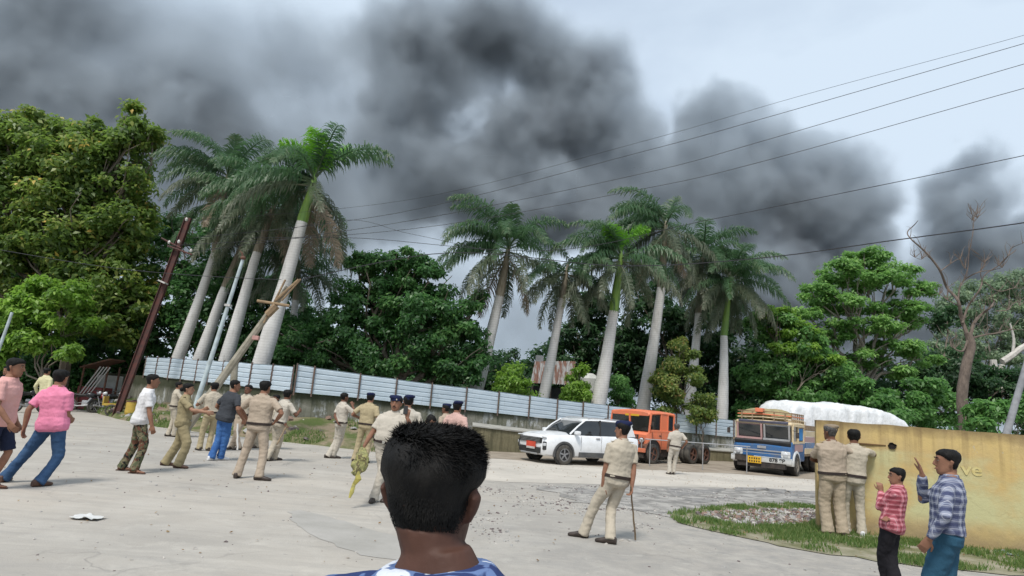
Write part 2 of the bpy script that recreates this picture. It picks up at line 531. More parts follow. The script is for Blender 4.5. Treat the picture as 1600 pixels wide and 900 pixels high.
# the paler through road crossing in front of the trucks
rd, _ = newmat('pale_road'); t = NT(rd)
tc = t.n('ShaderNodeTexCoord').outputs['Object']
col = t.mix(t.ramp(t.noise(tc, .5, 6, .6), .38, .65), (0.51, 0.47, 0.41), (0.40, 0.37, 0.325))
col = t.mix(t.math('MULTIPLY', t.ramp(t.noise(t.mapping(tc, (.3, 2.5, 1), (0, 0, R(5))), 1.5, 6, .7), .55, .7), .4), col, (0.36, 0.33, 0.30))
t.out(col, .92, t.noise(tc, 40, 6, .7), .4, .01, spec=.25)
poly = [gxy(590, 722), gxy(760, 716), gxy(900, 724), gxy(1060, 733), gxy(1160, 737), gxy(1290, 748), gxy(1500, 762), gxy(1700, 790), gxy(1700, 810), gxy(1500, 792), gxy(1285, 773), gxy(1180, 764), gxy(1060, 760), gxy(900, 757), gxy(760, 752), gxy(640, 744)]
road = grid_patch('road', poly, rd, 0.004, .5, edge=.35, seed=2.0)
tag(road, kind='structure')
# brown earth strip in front of the wall where the trucks stand
M_EARTH = M('bare_earth', (0.23, 0.19, 0.145), (0.34, 0.29, 0.23), 1.2, .95, .8, 12, dist=.03)
poly = [gxy(690, 716), gxy(780, 717), gxy(900, 727), gxy(1060, 737), gxy(1160, 741), gxy(1290, 751), gxy(1500, 765)] + [(22, 40), (10, 36), (-3, 27.5)]
e = grid_patch('earth_verge', poly, M_EARTH, 0.008, .5, edge=.3, seed=4.0); tag(e, kind='structure')
# damp dip in the concrete, near the man in front
M_DAMP = M('damp_concrete', (0.30, 0.285, 0.255), (0.37, 0.35, 0.32), 1.6, .7, .4, 25)
poly = [gxy(448, 800), gxy(470, 797), gxy(510, 806), gxy(560, 822), gxy(640, 846), gxy(700, 866), gxy(640, 878), gxy(570, 868), gxy(505, 846), gxy(470, 826)]
e = grid_patch('damp_patch', poly, M_DAMP, 0.004, .15, edge=.10, seed=5.0); tag(e, kind='structure')
# broken tarmac strip between the two roads on the right
M_TAR = M('broken_tarmac', (0.16, 0.155, 0.15), (0.30, 0.285, 0.265), 2.6, .9, 1.0, 14, dist=.04)
M_GRAVG = M('gravelly_ground', (0.21, 0.20, 0.185), (0.38, 0.36, 0.33), 2.4, .95, 1.0, 18, dist=.05, p0=.42, p1=.6)
e = grid_patch('gravelly_strip', [gxy(*q) for q in [(840, 762), (1000, 761), (1160, 766), (1278, 776), (1290, 788), (1150, 795), (1040, 806), (960, 792), (900, 784)]], M_GRAVG, 0.008, .3, edge=.5, seed=31.0); tag(e, kind='structure')
for i, pp in enumerate([[(1150, 762), (1195, 762), (1200, 767), (1150, 768)], [(1200, 764), (1228, 765), (1230, 773), (1202, 771)], [(1231, 767), (1278, 768), (1278, 777), (1232, 776)], [(1040, 765), (1130, 764), (1120, 772), (1050, 776)], [(900, 764), (975, 764), (960, 772), (905, 772)], [(1075, 780), (1130, 778), (1125, 784), (1080, 786)]]):
    e = grid_patch('tarmac_patch', [gxy(*q) for q in pp], M_TAR, 0.0125, .2, edge=.18, seed=6.0 + i); tag(e, kind='structure')

# ------------------------------------------------------------------ embankment at the foot of the fence wall
M_VERGE, _ = newmat('grassy_earth'); t = NT(M_VERGE)
tc = t.n('ShaderNodeTexCoord').outputs['Object']
col = t.mix(t.ramp(t.noise(tc, .9, 5, .6), .42, .58), (0.085, 0.12, 0.035), (0.27, 0.215, 0.15))
col = t.mix(t.math('MULTIPLY', t.ramp(t.noise(tc, 14, 4, .7), .4, .7), .5), col, (0.12, 0.11, 0.06))
t.out(col, .95, t.noise(tc, 16, 6, .7), .9, .05, spec=.15)
edge_px = [(60, 628), (130, 640), (190, 656), (250, 668), (330, 678), (450, 691), (560, 704), (660, 712), (745, 716)]
V = []; F = []; K = 9; rows = []
S = 60
for i in range(S + 1):
    u = i / S * (len(edge_px) - 1); k = min(int(u), len(edge_px) - 2); fr = u - k
    px = edge_px[k][0] * (1 - fr) + edge_px[k + 1][0] * fr; py = edge_px[k][1] * (1 - fr) + edge_px[k + 1][1] * fr
    a = gnd(px, py); a.y += .25 * vnoise(a, 1.3)
    fp = px
    b = onvert(fp, max(fence_Y(max(fp, 150)) if fp > 150 else 33.5, a.y + .8), 0)
    top = 0.75 if px < 640 else 0.75 * max(0.15, (760 - px) / 120)
    for j in range(K):
        w = j / (K - 1)
        p = a.lerp(b, w)
        h = top * (w ** .8) * (1 + .25 * vnoise(p, 1.1)) + .06 * vnoise(p, 3.2) * (1 if j else 0)
        V.append((p.x, p.y, max(h, -0.02) + 0.012 if j else -0.03))
for i in range(S):
    for j in range(K - 1):
        q = i * K + j
        F.append((q, q + K, q + K + 1, q + 1))
EMB_V = V
e = mesh_obj('embankment', V, F, M_VERGE, smooth=True); tag(e, kind='structure')

# grass island on the right, with its rubble heap
M_GRASSG = M('grass_soil', (0.13, 0.13, 0.06), (0.30, 0.27, 0.20), 2.2, .95, .6, 20, dist=.02)
isl = [(1038, 806), (1075, 797), (1150, 791), (1230, 788), (1275, 790), (1285, 800), (1400, 812), (1600, 830), (1720, 846), (1720, 930), (1600, 896), (1500, 893), (1440, 888), (1370, 878), (1290, 866), (1200, 850), (1110, 831), (1060, 818)]
e = grid_patch('grass_island', [gxy(*q) for q in isl], M_GRASSG, 0.011, .25, edge=.30, seed=8.0); tag(e, kind='structure')
M_RUBSOIL = M('rubble_soil', (0.17, 0.135, 0.115), (0.30, 0.26, 0.225), 5.0, .95, 1.0, 22, dist=.04)
rub = [(1085, 804), (1150, 799), (1230, 797), (1276, 797), (1278, 815), (1240, 822), (1180, 823), (1130, 818)]
e = grid_patch('rubble_ground', [gxy(*q) for q in rub], M_RUBSOIL, 0.014, .2, edge=.12, seed=9.0); tag(e, kind='structure')

def inside(poly, x, y):
    c = False; n = len(poly); j = n - 1
    for i in range(n):
        xi, yi = poly[i]; xj, yj = poly[j]
        if (yi > y) != (yj > y) and x < (xj - xi) * (y - yi) / (yj - yi) + xi: c = not c
        j = i
    return c
def blades(name, pts, hgt, mat, label, seed):
    r = np.random.default_rng(seed); n = len(pts)
    P = np.array(pts); a = r.uniform(0, 2 * np.pi, n); h = hgt * r.uniform(.4, 1.25, n); w = h * .09 + .004
    lean = r.uniform(.1, .8, n); la = r.uniform(0, 2 * np.pi, n)
    sx, sy = np.cos(a) * w, np.sin(a) * w
    V = np.empty((n, 3, 3)); V[:, 0] = P + np.stack([sx, sy, 0 * h], 1); V[:, 1] = P - np.stack([sx, sy, 0 * h], 1)
    V[:, 2] = P + np.stack([np.cos(la) * lean * h, np.sin(la) * lean * h, h], 1)
    o = np_mesh(name, V.reshape(-1, 3), np.arange(n * 3).reshape(-1, 3), mat, tint=r.uniform(0, 1, n))
    tag(o, label, 'grass', kind='stuff'); return o
def leaf_mat(name, dark, mid, light, rough=.5, rare=None, trans=None):
    m, _ = newmat(name); t = NT(m)
    at_ = t.n('ShaderNodeAttribute', attribute_name='tint').outputs['Fac']
    r = t.n('ShaderNodeValToRGB', ins={'Fac': at_})
    e = r.color_ramp.elements; e[0].position = 0.0; e[0].color = (*dark, 1); e[1].position = 1.0; e[1].color = (*light, 1)
    k = e.new(.5); k.color = (*mid, 1)
    if rare:
        k = e.new(.86); k.color = (*light, 1); e[-1].color = (*rare, 1)
    t.out(r.outputs['Color'], rough, spec=.4, trans=trans or tuple(min(1, x * 1.9) for x in mid))
    return m
M_BLADE = leaf_mat('grass_blades', (0.05, 0.10, 0.022), (0.11, 0.185, 0.045), (0.26, 0.27, 0.11), .6)
islw = [gxy(*q) for q in isl]; rubw = [gxy(*q) for q in rub]
pts = []
x0, x1 = min(p[0] for p in islw), max(p[0] for p in islw); y0, y1 = min(p[1] for p in islw), max(p[1] for p in islw)
while len(pts) < 30000:
    x = rng.uniform(x0, x1); y = rng.uniform(y0, y1)
    if not inside(islw, x, y): continue
    if inside(rubw, x, y) and rng.random() < .93: continue
    nn = vnoise((x, y), 1.3, 3) + .4 * vnoise((x, y), 5, 7)
    # sparse towards the near edge
    py_edge = .48 + nn * 1.7
    if rng.random() > py_edge: continue
    pts.append((x, y, .02))
blades('grass', pts, .075, M_BLADE, 'short green grass on the verge by the yellow wall', 3)
pts = []
ev = np.array(EMB_V)
for _ in range(16000):
    i = rng.randrange(S); j = rng.randrange(K - 1)
    q = i * K + j; a, b = rng.random(), rng.random()
    p = (ev[q] * (1 - a) * (1 - b) + ev[q + K] * a * (1 - b) + ev[q + 1] * (1 - a) * b + ev[q + K + 1] * a * b)
    if vnoise(p, .6, 5) + .3 * vnoise(p, 3, 2) > -.05 + .02 * j: pts.append((p[0], p[1], p[2]))
blades('grass', pts, .16, M_BLADE, 'patchy grass and weeds on the bank below the sheet fence', 4)
poly = [(-90, 31), (-24, 33.6), (-16.5, 31.5), (-9, 26), (2, 30.5), (14, 38), (20, 42), (60, 36), (90, 50), (300, 300), (-300, 300)]
e = grid_patch('woodland_floor', poly, M('woodland_earth', (0.06, 0.065, 0.03), (0.12, 0.095, 0.06), 1.2, .95, .6), 0.014, 3.0, edge=.3, seed=14.0); tag(e, kind='structure')
# stones
def stones(name, pts, smin, smax, mats, label, seed, cat='stones'):
    r = random.Random(seed); V = []; F = []; mi = []
    for p in pts:
        s = smin * (smax / smin) ** (r.random() ** 2.2)
        b = len(V); base = [(-1, -1, -1), (1, -1, -1), (1, 1, -1), (-1, 1, -1), (-.7, -.7, .8), (.75, -.6, .7), (.6, .7, .9), (-.7, .65, .75)]
        rot = Euler((r.uniform(-.5, .5), r.uniform(-.5, .5), r.uniform(0, 6.28))).to_matrix(); sc = Vector((s * r.uniform(.7, 1.3), s * r.uniform(.6, 1.1), s * r.uniform(.35, .7)))
        for q in base:
            v = Vector([q[k] * sc[k] * r.uniform(.75, 1.2) for k in range(3)])
            V.append(rot @ v + Vector((p[0], p[1], p[2] + s * .25)))
        for f in [(0, 3, 2, 1), (4, 5, 6, 7), (0, 1, 5, 4), (1, 2, 6, 5), (2, 3, 7, 6), (3, 0, 4, 7)]:
            F.append(tuple(b + i for i in f)); mi.append(0)
        k = r.randrange(len(mats))
        for i in range(6): mi[-1 - i] = k
    o = mesh_obj(name, V, F, mats, mi=mi); tag(o, label, cat, kind='stuff'); return o
SM = [M('stone_grey', (0.34, 0.33, 0.31), scale=8), M('stone_pale', (0.44, 0.41, 0.37), scale=8), M('stone_dark', (0.15, 0.12, 0.115), scale=8), M('stone_brick', (0.25, 0.165, 0.13), scale=8)]
def scatter(poly, n, z=.02, dens=None):
    x0, x1 = min(p[0] for p in poly), max(p[0] for p in poly); y0, y1 = min(p[1] for p in poly), max(p[1] for p in poly)
    out = []; tries = 0
    while len(out) < n and tries < n * 30:
        tries += 1
        x = rng.uniform(x0, x1); y = rng.uniform(y0, y1)
        if inside(poly, x, y) and (dens is None or rng.random() < dens(x, y)): out.append((x, y, z))
    return out
stones('rubble', scatter(rubw, 2300, .02), .008, .055, SM, 'grey and brown rubble heaped on the grass verge', 11, 'rubble')
gp = [gxy(650, 760), gxy(900, 757), gxy(1280, 775), gxy(1300, 800), gxy(1060, 800), gxy(1000, 850), gxy(760, 850)]
stones('gravel', scatter(gp, 3200, .0, lambda x, y: max(0, .25 + 1.2 * vnoise((x, y), .8, 1))), .006, .030, SM[:3], 'loose gravel and broken tarmac lying between the roads', 12, 'gravel')
gp = [gxy(-100, 700), gxy(500, 700), gxy(800, 750), gxy(1500, 900), gxy(1500, 960), gxy(-300, 960)]
stones('pebbles', scatter(gp, 700, .0), .005, .022, SM[:3], 'small pebbles scattered over the near road', 13, 'pebbles')
bank = [(p[0], p[1], p[2]) for p in rng.sample([tuple(v) for v in EMB_V], 260)]
bank = [(p[0] + rng.uniform(-.4, .4), p[1] + rng.uniform(-.2, .2), p[2]) for p in bank if p[2] > .05]
stones('bank_stones', bank, .04, .16, SM, 'stones and brick bits lying on the grassy bank', 14, 'stones')

# fallen leaves on the verge and along the bank
def fallen(pts, seed):
    r = np.random.default_rng(seed); P = np.array(pts); n = len(P); a = r.uniform(0, 6.28, n); l = r.uniform(.02, .05, n)
    ax = np.stack([np.cos(a), np.sin(a), r.uniform(-.1, .5, n)], 1) * l[:, None]; sd = np.stack([-np.sin(a), np.cos(a), r.uniform(-.4, .4, n)], 1) * (l * .4)[:, None]
    P[:, 2] += .012
    V = np.stack([P, P + ax * .5 + sd, P + ax, P + ax * .5 - sd], 1)
    o = np_mesh('fallen_leaves', V.reshape(-1, 3), np.arange(n * 4).reshape(-1, 4), leaf_mat('dry_leaf', (0.09, 0.05, 0.025), (0.20, 0.12, 0.05), (0.34, 0.24, 0.10), .8), tint=r.uniform(0, 1, n))
    tag(o, 'dry fallen leaves scattered on the verges and road edge', 'leaves', kind='stuff')
q = scatter(islw, 900, .02) + [(p[0] + rng.uniform(-.3, .3), p[1] - rng.random() * .8, max(.01, p[2])) for p in rng.sample([tuple(v) for v in EMB_V], 400)] + scatter([gxy(700, 718), gxy(1280, 750), gxy(1280, 775), gxy(700, 735)], 500, .01) + scatter([gxy(0, 640), gxy(300, 675), gxy(900, 760), gxy(900, 880), gxy(0, 880)], 350, .0)
fallen(q, 21)
# ------------------------------------------------------------------ mossy wall with the sheet metal fence on it
def wall_mat(name, base, stain, moss, z_lo, z_hi, white=None):
    m, _ = newmat(name); t = NT(m)
    tc = t.n('ShaderNodeTexCoord').outputs['Object']
    col = t.mix(t.ramp(t.noise(tc, .8, 6, .65), .4, .62), base, stain)
    if white: col = t.mix(t.ramp(t.noise(t.mapping(tc, (1, 1, .6)), 1.4, 7, .7), .52, .58), col, white)
    st = t.ramp(t.noise(t.mapping(tc, (5, 5, .35)), 1.6, 5, .6), .47, .66)
    z = t.n('ShaderNodeSeparateXYZ', ins={0: tc}).outputs[2]
    zz = t.n('ShaderNodeMapRange', ins={'Value': t.math('ADD', z, t.math('MULTIPLY', t.noise(tc, 1.5, 6, .7), .5)), 'From Min': z_lo, 'From Max': z_hi}).outputs[0]
    col = t.mix(t.math('MULTIPLY', st, .65), col, moss)
    col = t.mix(t.math('MULTIPLY', zz, .93), col, moss)
    t.out(col, .92, t.noise(tc, 10, 7, .7), .7, .03, spec=.2)
    return m
M_FWALL = wall_mat('mossy_wall', (0.25, 0.24, 0.20), (0.16, 0.16, 0.12), (0.045, 0.05, 0.028), 1.45, 1.75, white=(0.42, 0.43, 0.42))
M_LWALL = wall_mat('stained_plinth', (0.24, 0.21, 0.13), (0.15, 0.14, 0.085), (0.07, 0.065, 0.04), 1.2, 1.5)
M_LEDGE = M('ledge_cement', (0.42, 0.41, 0.37), (0.27, 0.26, 0.23), 2.0, .9, .5)
def strip_wall(name, pxs, yf, ztop, zbot, thick, mat, label, cat, parent=None, cap=None):
    V = []; F = []
    n = len(pxs)
    for px in pxs:
        z = ztop(px); p = onvert(px, yf(px), 0)
        d = Vector((p.x, p.y, 0)).normalized() * thick
        V += [(p.x, p.y, zbot), (p.x, p.y, z), (p.x + d.x, p.y + d.y, z), (p.x + d.x, p.y + d.y, zbot)]
    for i in range(n - 1):
        a = 4 * i; b = a + 4
        for q in range(4):
            F.append((a + q, b + q, b + (q + 1) % 4, a + (q + 1) % 4))
    F += [(0, 1, 2, 3), (4 * n - 4, 4 * n - 1, 4 * n - 2, 4 * n - 3)]
    o = mesh_obj(name, V, F, mat, parent)
    bm = bmesh.new(); bm.from_mesh(o.data); bmesh.ops.recalc_face_normals(bm, faces=bm.faces); bm.to_mesh(o.data); bm.free()
    if label: tag(o, label, cat)
    return o
strip_wall('boundary_wall', [150, 231, 300, 380, 447, 551, 650, 750, 850, 947, 1060, 1155, 1230], lambda p: fence_Y(p) + .06, lambda p: fence_z(p) - .02, -.3, .28, M_FWALL,
           'long mossy masonry wall under the pale sheet fence', 'wall')
strip_wall('plinth_wall', [735, 800, 880, 950, 1040, 1155, 1230], lambda p: fence_Y(p) - 2.6, lambda p: float(np.interp(p, [735, 947, 1230], [.93, .62, .4])), -.3, .35, M_LWALL,
           'low stained retaining wall behind the white car, below the mossy wall', 'wall')
# earth fill with pale cement lip between the two walls
V = []; F = []
for px in [735, 800, 880, 950, 1040, 1155, 1230]:
    zt = float(np.interp(px, [735, 947, 1230], [.93, .62, .4]))
    a = onvert(px, fence_Y(px) - 2.66, 0); b = onvert(px, fence_Y(px) + .0, 0)
    V += [(a.x, a.y, zt + .0), (a.x, a.y, zt + .05), (b.x, b.y, zt + .1), (b.x, b.y, zt - .1)]
for i in range(6):
    for q in range(3): F.append((4 * i + q, 4 * i + 4 + q, 4 * i + 5 + q, 4 * i + 1 + q))
o = mesh_obj('raised_ledge', V, F, M_LEDGE); tag(o, kind='structure')

M_SHEET, _ = newmat('galvanised_sheet'); t = NT(M_SHEET)
tc = t.n('ShaderNodeTexCoord').outputs['Object']
oi = t.n('ShaderNodeObjectInfo').outputs['Random']
col = t.mix(t.ramp(t.noise(t.mapping(tc, (1, 1, 3)), 1.2, 5), .35, .65), (0.56, 0.64, 0.70), (0.44, 0.52, 0.585))
col = t.mix(t.math('MULTIPLY', oi, .35), col, (0.42, 0.49, 0.54))
col = t.mix(t.math('MULTIPLY', t.ramp(t.noise(t.mapping(tc, (6, 6, .8)), 2, 6, .7), .58, .72), .35), col, (0.24, 0.235, 0.22))
t.out(col, .5, t.noise(tc, 5, 4), .2, .02, metal=.1, spec=.5)
M_POST = M('rusted_post', (0.075, 0.06, 0.055), (0.14, 0.09, 0.07), 4, .8, .3)
RIBS = 5
def fence_run(name, posts, hh, label):
    f = thing(name, label, 'fence', onvert(posts[0], fence_Y(posts[0]), fence_z(posts[0])))
    f.rotation_euler = (0, 0, 0)
    base = f.location.copy()
    bpy.context.view_layer.update()
    def top(px): return fence_z(px) + hh(px)
    for i in range(len(posts) - 1):
        a, b = posts[i], posts[i + 1]
        A = onvert(a, fence_Y(a), 0); B = onvert(b, fence_Y(b), 0)
        d = (B - A); L_ = d.length; d.normalize(); nrm = Vector((d.y, -d.x, 0))
        if nrm.y > 0: nrm = -nrm
        A2 = A + d * .03; B2 = B - d * .03
        V = []; F = []
        segs = 6 * RIBS
        j0, j1 = rng.uniform(-.02, .02), rng.uniform(-.02, .02); tilt = rng.uniform(-.02, .02)
        for s in range(segs + 1):
            w = s / segs
            ph = w * RIBS % 1.0
            dep = -.016 if ph > .72 else .012      # broad flats with narrow recessed grooves
            if s == segs: dep = .012
            for (P, px, jj) in ((A2, a, j0), (B2, b, j1)):
                z0 = fence_z(px) + .0; z1 = top(px) + jj
                p = P + nrm * (dep + .03 + tilt * w)
                V.append(Vector((p.x, p.y, z0 + (z1 - z0) * w)) - base)
        for s in range(segs): F.append((2 * s, 2 * s + 1, 2 * s + 3, 2 * s + 2))
        nV = len(V)
        V += [v - nrm * .004 for v in V]
        F += [tuple(reversed([nV + q for q in ff])) for ff in list(F)]
        mesh_obj('panel', V, F, M_SHEET, f)
    for k, px in enumerate(posts):
        P = onvert(px, fence_Y(px) - .075, 0)
        mb = MB(); z0 = fence_z(px) - .12; z1 = top(px) + .05
        wd = .055 if px not in (447,) else .09
        mb.box(Vector((P.x, P.y, (z0 + z1) / 2)) - base, (wd, .05, z1 - z0))
        mb.build('post', M_POST, f)
    for w in (.18, .86):      # rails behind the sheets
        mb = MB()
        pts = [onvert(px, fence_Y(px) + .03, 0) + Vector((0, 0, fence_z(px) + hh(px) * w)) - base for px in posts]
        mb.tube(pts, .025, n=4); mb.build('rail', M_POST, f)
    return f
fence_run('sheet_fence', [213, 231, 251, 271, 293, 313, 334, 356, 378, 411, 444], lambda p: float(np.interp(p, [231, 444], [.92, .97])),
          'left run of pale corrugated sheet fence, receding behind the leaning poles')
fence_run('sheet_fence', [449, 477, 551, 609.6, 666, 721.6, 773, 822, 866.3, 907, 947, 985, 1021, 1055, 1087, 1118, 1146, 1172, 1196], lambda p: float(np.interp(p, [449, 551, 1200], [1.05, .93, .9])),
          'long pale corrugated sheet fence on the mossy wall behind the car and trucks')

# ------------------------------------------------------------------ yellow wall on the right
def yellow_mat():
    m, _ = newmat('yellow_limewash'); t = NT(m)
    tc = t.n('ShaderNodeTexCoord').outputs['Object']
    z = t.n('ShaderNodeSeparateXYZ', ins={0: tc}).outputs[2]
    x = t.n('ShaderNodeSeparateXYZ', ins={0: tc}).outputs[0]
    col = t.mix(t.ramp(t.noise(tc, .9, 6, .65), .38, .64), (0.53, 0.39, 0.165), (0.43, 0.325, 0.17))
    col = t.mix(t.math('MULTIPLY', t.ramp(t.noise(tc, 2.5, 7, .7), .5, .7), .55), col, (0.46, 0.31, 0.15))
    # big faded painted board area, pale green
    pale = t.ramp(t.noise(t.mapping(tc, (1, 1, 1)), .9, 6, .6), .40, .56)
    box = t.math('MULTIPLY', t.n('ShaderNodeMapRange', ins={'Value': x, 'From Min': .55, 'From Max': 1.0}).outputs[0], t.n('ShaderNodeMapRange', ins={'Value': x, 'From Min': 3.45, 'From Max': 3.3}).outputs[0])
    box = t.math('MULTIPLY', box, t.n('ShaderNodeMapRange', ins={'Value': z, 'From Min': 1.55, 'From Max': 1.48}).outputs[0])
    box = t.math('MULTIPLY', box, t.n('ShaderNodeMapRange', ins={'Value': z, 'From Min': .25, 'From Max': .5}).outputs[0])
    col = t.mix(t.math('MULTIPLY', t.math('MULTIPLY', pale, box), .8), col, (0.50, 0.49, 0.27))
    # rain streaks and dark top
    st = t.ramp(t.noise(t.mapping(tc, (6, 6, .25)), 1.3, 6, .65), .48, .68)
    up = t.n('ShaderNodeMapRange', ins={'Value': z, 'From Min': 1.0, 'From Max': 1.95}).outputs[0]
    col = t.mix(t.math('MULTIPLY', t.math('MULTIPLY', st, up), .75), col, (0.22, 0.15, 0.075))
    ed = t.n('ShaderNodeMapRange', ins={'Value': t.math('ADD', z, t.math('MULTIPLY', t.noise(tc, 3, 6, .7), .3)), 'From Min': 1.93, 'From Max': 2.1}).outputs[0]
    col = t.mix(t.math('MULTIPLY', ed, .75), col, (0.17, 0.12, 0.06))
    lo = t.n('ShaderNodeMapRange', ins={'Value': t.math('SUBTRACT', z, t.math('MULTIPLY', t.noise(tc, 2.4, 6, .7), .5)), 'From Min': .12, 'From Max': -.15}).outputs[0]
    col = t.mix(t.math('MULTIPLY', lo, .7), col, (0.25, 0.19, 0.11))
    ck = t.n('ShaderNodeTexVoronoi', feature='DISTANCE_TO_EDGE', ins={'Vector': t.n('ShaderNodeVectorMath', operation='ADD', ins={0: tc, 1: t.n('ShaderNodeVectorMath', operation='SCALE', ins={0: t.n('ShaderNodeTexNoise', ins={'Vector': tc, 'Scale': 2.5, 'Detail': 6}).outputs['Color'], 'Scale': .7}).outputs[0]}).outputs[0], 'Scale': .8}).outputs['Distance']
    col = t.mix(t.math('MULTIPLY', t.ramp(ck, 0.0, .012, (1, 1, 1, 1), (0, 0, 0, 1)), .16), col, (0.20, 0.14, 0.07))
    chip = t.ramp(t.noise(tc, 3.3, 8, .75), .64, .67)
    col = t.mix(t.math('MULTIPLY', chip, .7), col, (0.42, 0.38, 0.30))
    t.out(col, .9, t.math('ADD', t.noise(tc, 4, 6, .6), t.math('MULTIPLY', t.noise(tc, 28, 5, .7), .25)), .5, .03, spec=.2)
    return m
M_YEL = yellow_mat()
WY0, WY1 = 12.25, 11.35            # depth at picture columns 1278 and 1560
wa = onvert(1277, WY0, 0); wb = onvert(1560, WY1, 0)
wd = (wb - wa).normalized(); wn_ = Vector((wd.y, -wd.x, 0))         # towards the camera
if wn_.y > 0: wn_ = -wn_
wang = math.atan2(wd.y, wd.x)
yw = thing('yellow_wall', 'high weathered yellow wall with faded paintwork on the right', 'wall', wa, wang)
def rough_slab(name, L0, L1, z0, z1, y0, y1, mat, parent, amp=.012, res=.16, seed=0):
    nx_ = max(2, int((L1 - L0) / res)); nz_ = max(2, int((z1 - z0) / res))
    V = []; F = []
    for s, yy in ((0, y0), (1, y1)):
        for j in range(nz_ + 1):
            for i in range(nx_ + 1):
                x = L0 + (L1 - L0) * i / nx_; z = z0 + (z1 - z0) * j / nz_
                if j == nz_: z += .022 * noise.noise(Vector((x * 2.1, seed, s))) + .012 * noise.noise(Vector((x * 9, seed, s)))
                V.append((x + (0 if 0 < i < nx_ else 0), yy + amp * noise.noise(Vector((x * 1.7, z * 1.7, s * 9 + seed))), z))
    w = nx_ + 1; o2 = w * (nz_ + 1)
    for j in range(nz_):
        for i in range(nx_):
            a = j * w + i
            F.append((a, a + 1, a + w + 1, a + w)); F.append((o2 + a, o2 + a + w, o2 + a + w + 1, o2 + a + 1))
    for i in range(nx_):
        a = nz_ * w + i; F.append((a, a + 1, o2 + a + 1, o2 + a))
        F.append((i + 1, i, o2 + i, o2 + i + 1))
    for j in range(nz_):
        a = j * w; F.append((a, a + w, o2 + a + w, o2 + a))
        a = j * w + nx_; F.append((a + w, a, o2 + a, o2 + a + w))
    o = mesh_obj(name, V, F, mat, parent, smooth=True)
    bm = bmesh.new(); bm.from_mesh(o.data); bmesh.ops.recalc_face_normals(bm, faces=bm.faces); bm.to_mesh(o.data); bm.free()
    try: o.data.set_sharp_from_angle(angle=R(45))
    except Exception: pass
    return o
rough_slab('wall_panel', 0, 3.315, -.1, 1.96, 0, .24, M_YEL, yw, seed=1)
rough_slab('wall_panel', 3.335, 7.5, -.1, 1.955, .012, .24, M_YEL, yw, seed=5)
# buttress joint right of the crack
mb = MB(); mb.box((3.325, .14, .95), (.03, .16, 1.9)); mb.build('joint', M('dark_joint', (0.16, 0.11, 0.06), scale=5), yw)
# hole: shallow rim, the shade of its depth put into the colour
def on_wall(px, py):
    """wall-local (x, z) of a picture point"""
    d = ray(px, py); n = Vector((-wd.y, wd.x, 0)); o = Vector((0, 0, CAM_H))
    k = (wa - o).dot(n) / d.dot(n); p = o + d * k
    return (p - wa).dot(wd), p.z
M_HOLE = M('shaded_hole', (0.012, 0.010, 0.009), (0.03, 0.02, 0.015), 20, .95, .6)
hx, hz = on_wall(1394, 697)
V = []; F = []
for k in range(22):
    th = 2 * math.pi * k / 22; rr = .062 * (1 + .3 * noise.noise(Vector((math.cos(th) * 1.6, math.sin(th) * 1.6, 2))))
    V += [(hx + rr * math.cos(th), -.035, hz + rr * .85 * math.sin(th)), (hx + rr * .8 * math.cos(th), -.012, hz + rr * .7 * math.sin(th)), (hx + rr * 1.12 * math.cos(th), .0, hz + rr * .95 * math.sin(th))]
for k in range(22):
    a, b = 3 * k, 3 * ((k + 1) % 22); F += [(a, b, b + 1, a + 1), (a, a + 2, b + 2, b)]
F.append(tuple(3 * k + 1 for k in range(22)))
mesh_obj('drain_hole', V, F, M_HOLE, yw)
cx0, cz0 = on_wall(1332, 692); cx1, cz1 = on_wall(1384, 696)
mb = MB(); mb.tube([(cx0, -.012, cz0), ((cx0 + cx1) / 2, -.02, (cz0 + cz1) / 2 - .005), (cx1, -.012, cz1)], [.012, .018, .008], n=5); mb.build('crack', M('crack_dirt', (0.13, 0.075, 0.03)), yw)
# faded painted lettering; only the last letters can be read
def text_obj(name, body, size, mat, parent, loc, rot=(R(90), 0, 0), depth=.001, sx=1.0, bold=0.0):
    cu = bpy.data.curves.new(name, 'FONT'); cu.body = body; cu.size = size; cu.extrude = depth; cu.offset = bold; cu.align_x = 'CENTER'; cu.align_y = 'CENTER'
    tmp = bpy.data.objects.new('tmp', cu); COL.objects.link(tmp)
    dg = bpy.context.evaluated_depsgraph_get(); dg.update()
    me = bpy.data.meshes.new_from_object(tmp.evaluated_get(dg)); bpy.data.objects.remove(tmp)
    me.materials.clear(); me.materials.append(mat)
    o = bpy.data.objects.new(name, me); link(o, parent); o.location = loc; o.rotation_euler = rot; o.scale = (sx, 1, 1)
    return o
tx, tz = on_wall(1518, 734)
M_FADED = M('faded_letter', (0.60, 0.52, 0.25), (0.50, 0.40, 0.16), 14, .9, .2)
text_obj('painted_letters', 've', .30, M_FADED, yw, (tx, -.0125, tz), sx=1.15, bold=.006, depth=.0003)
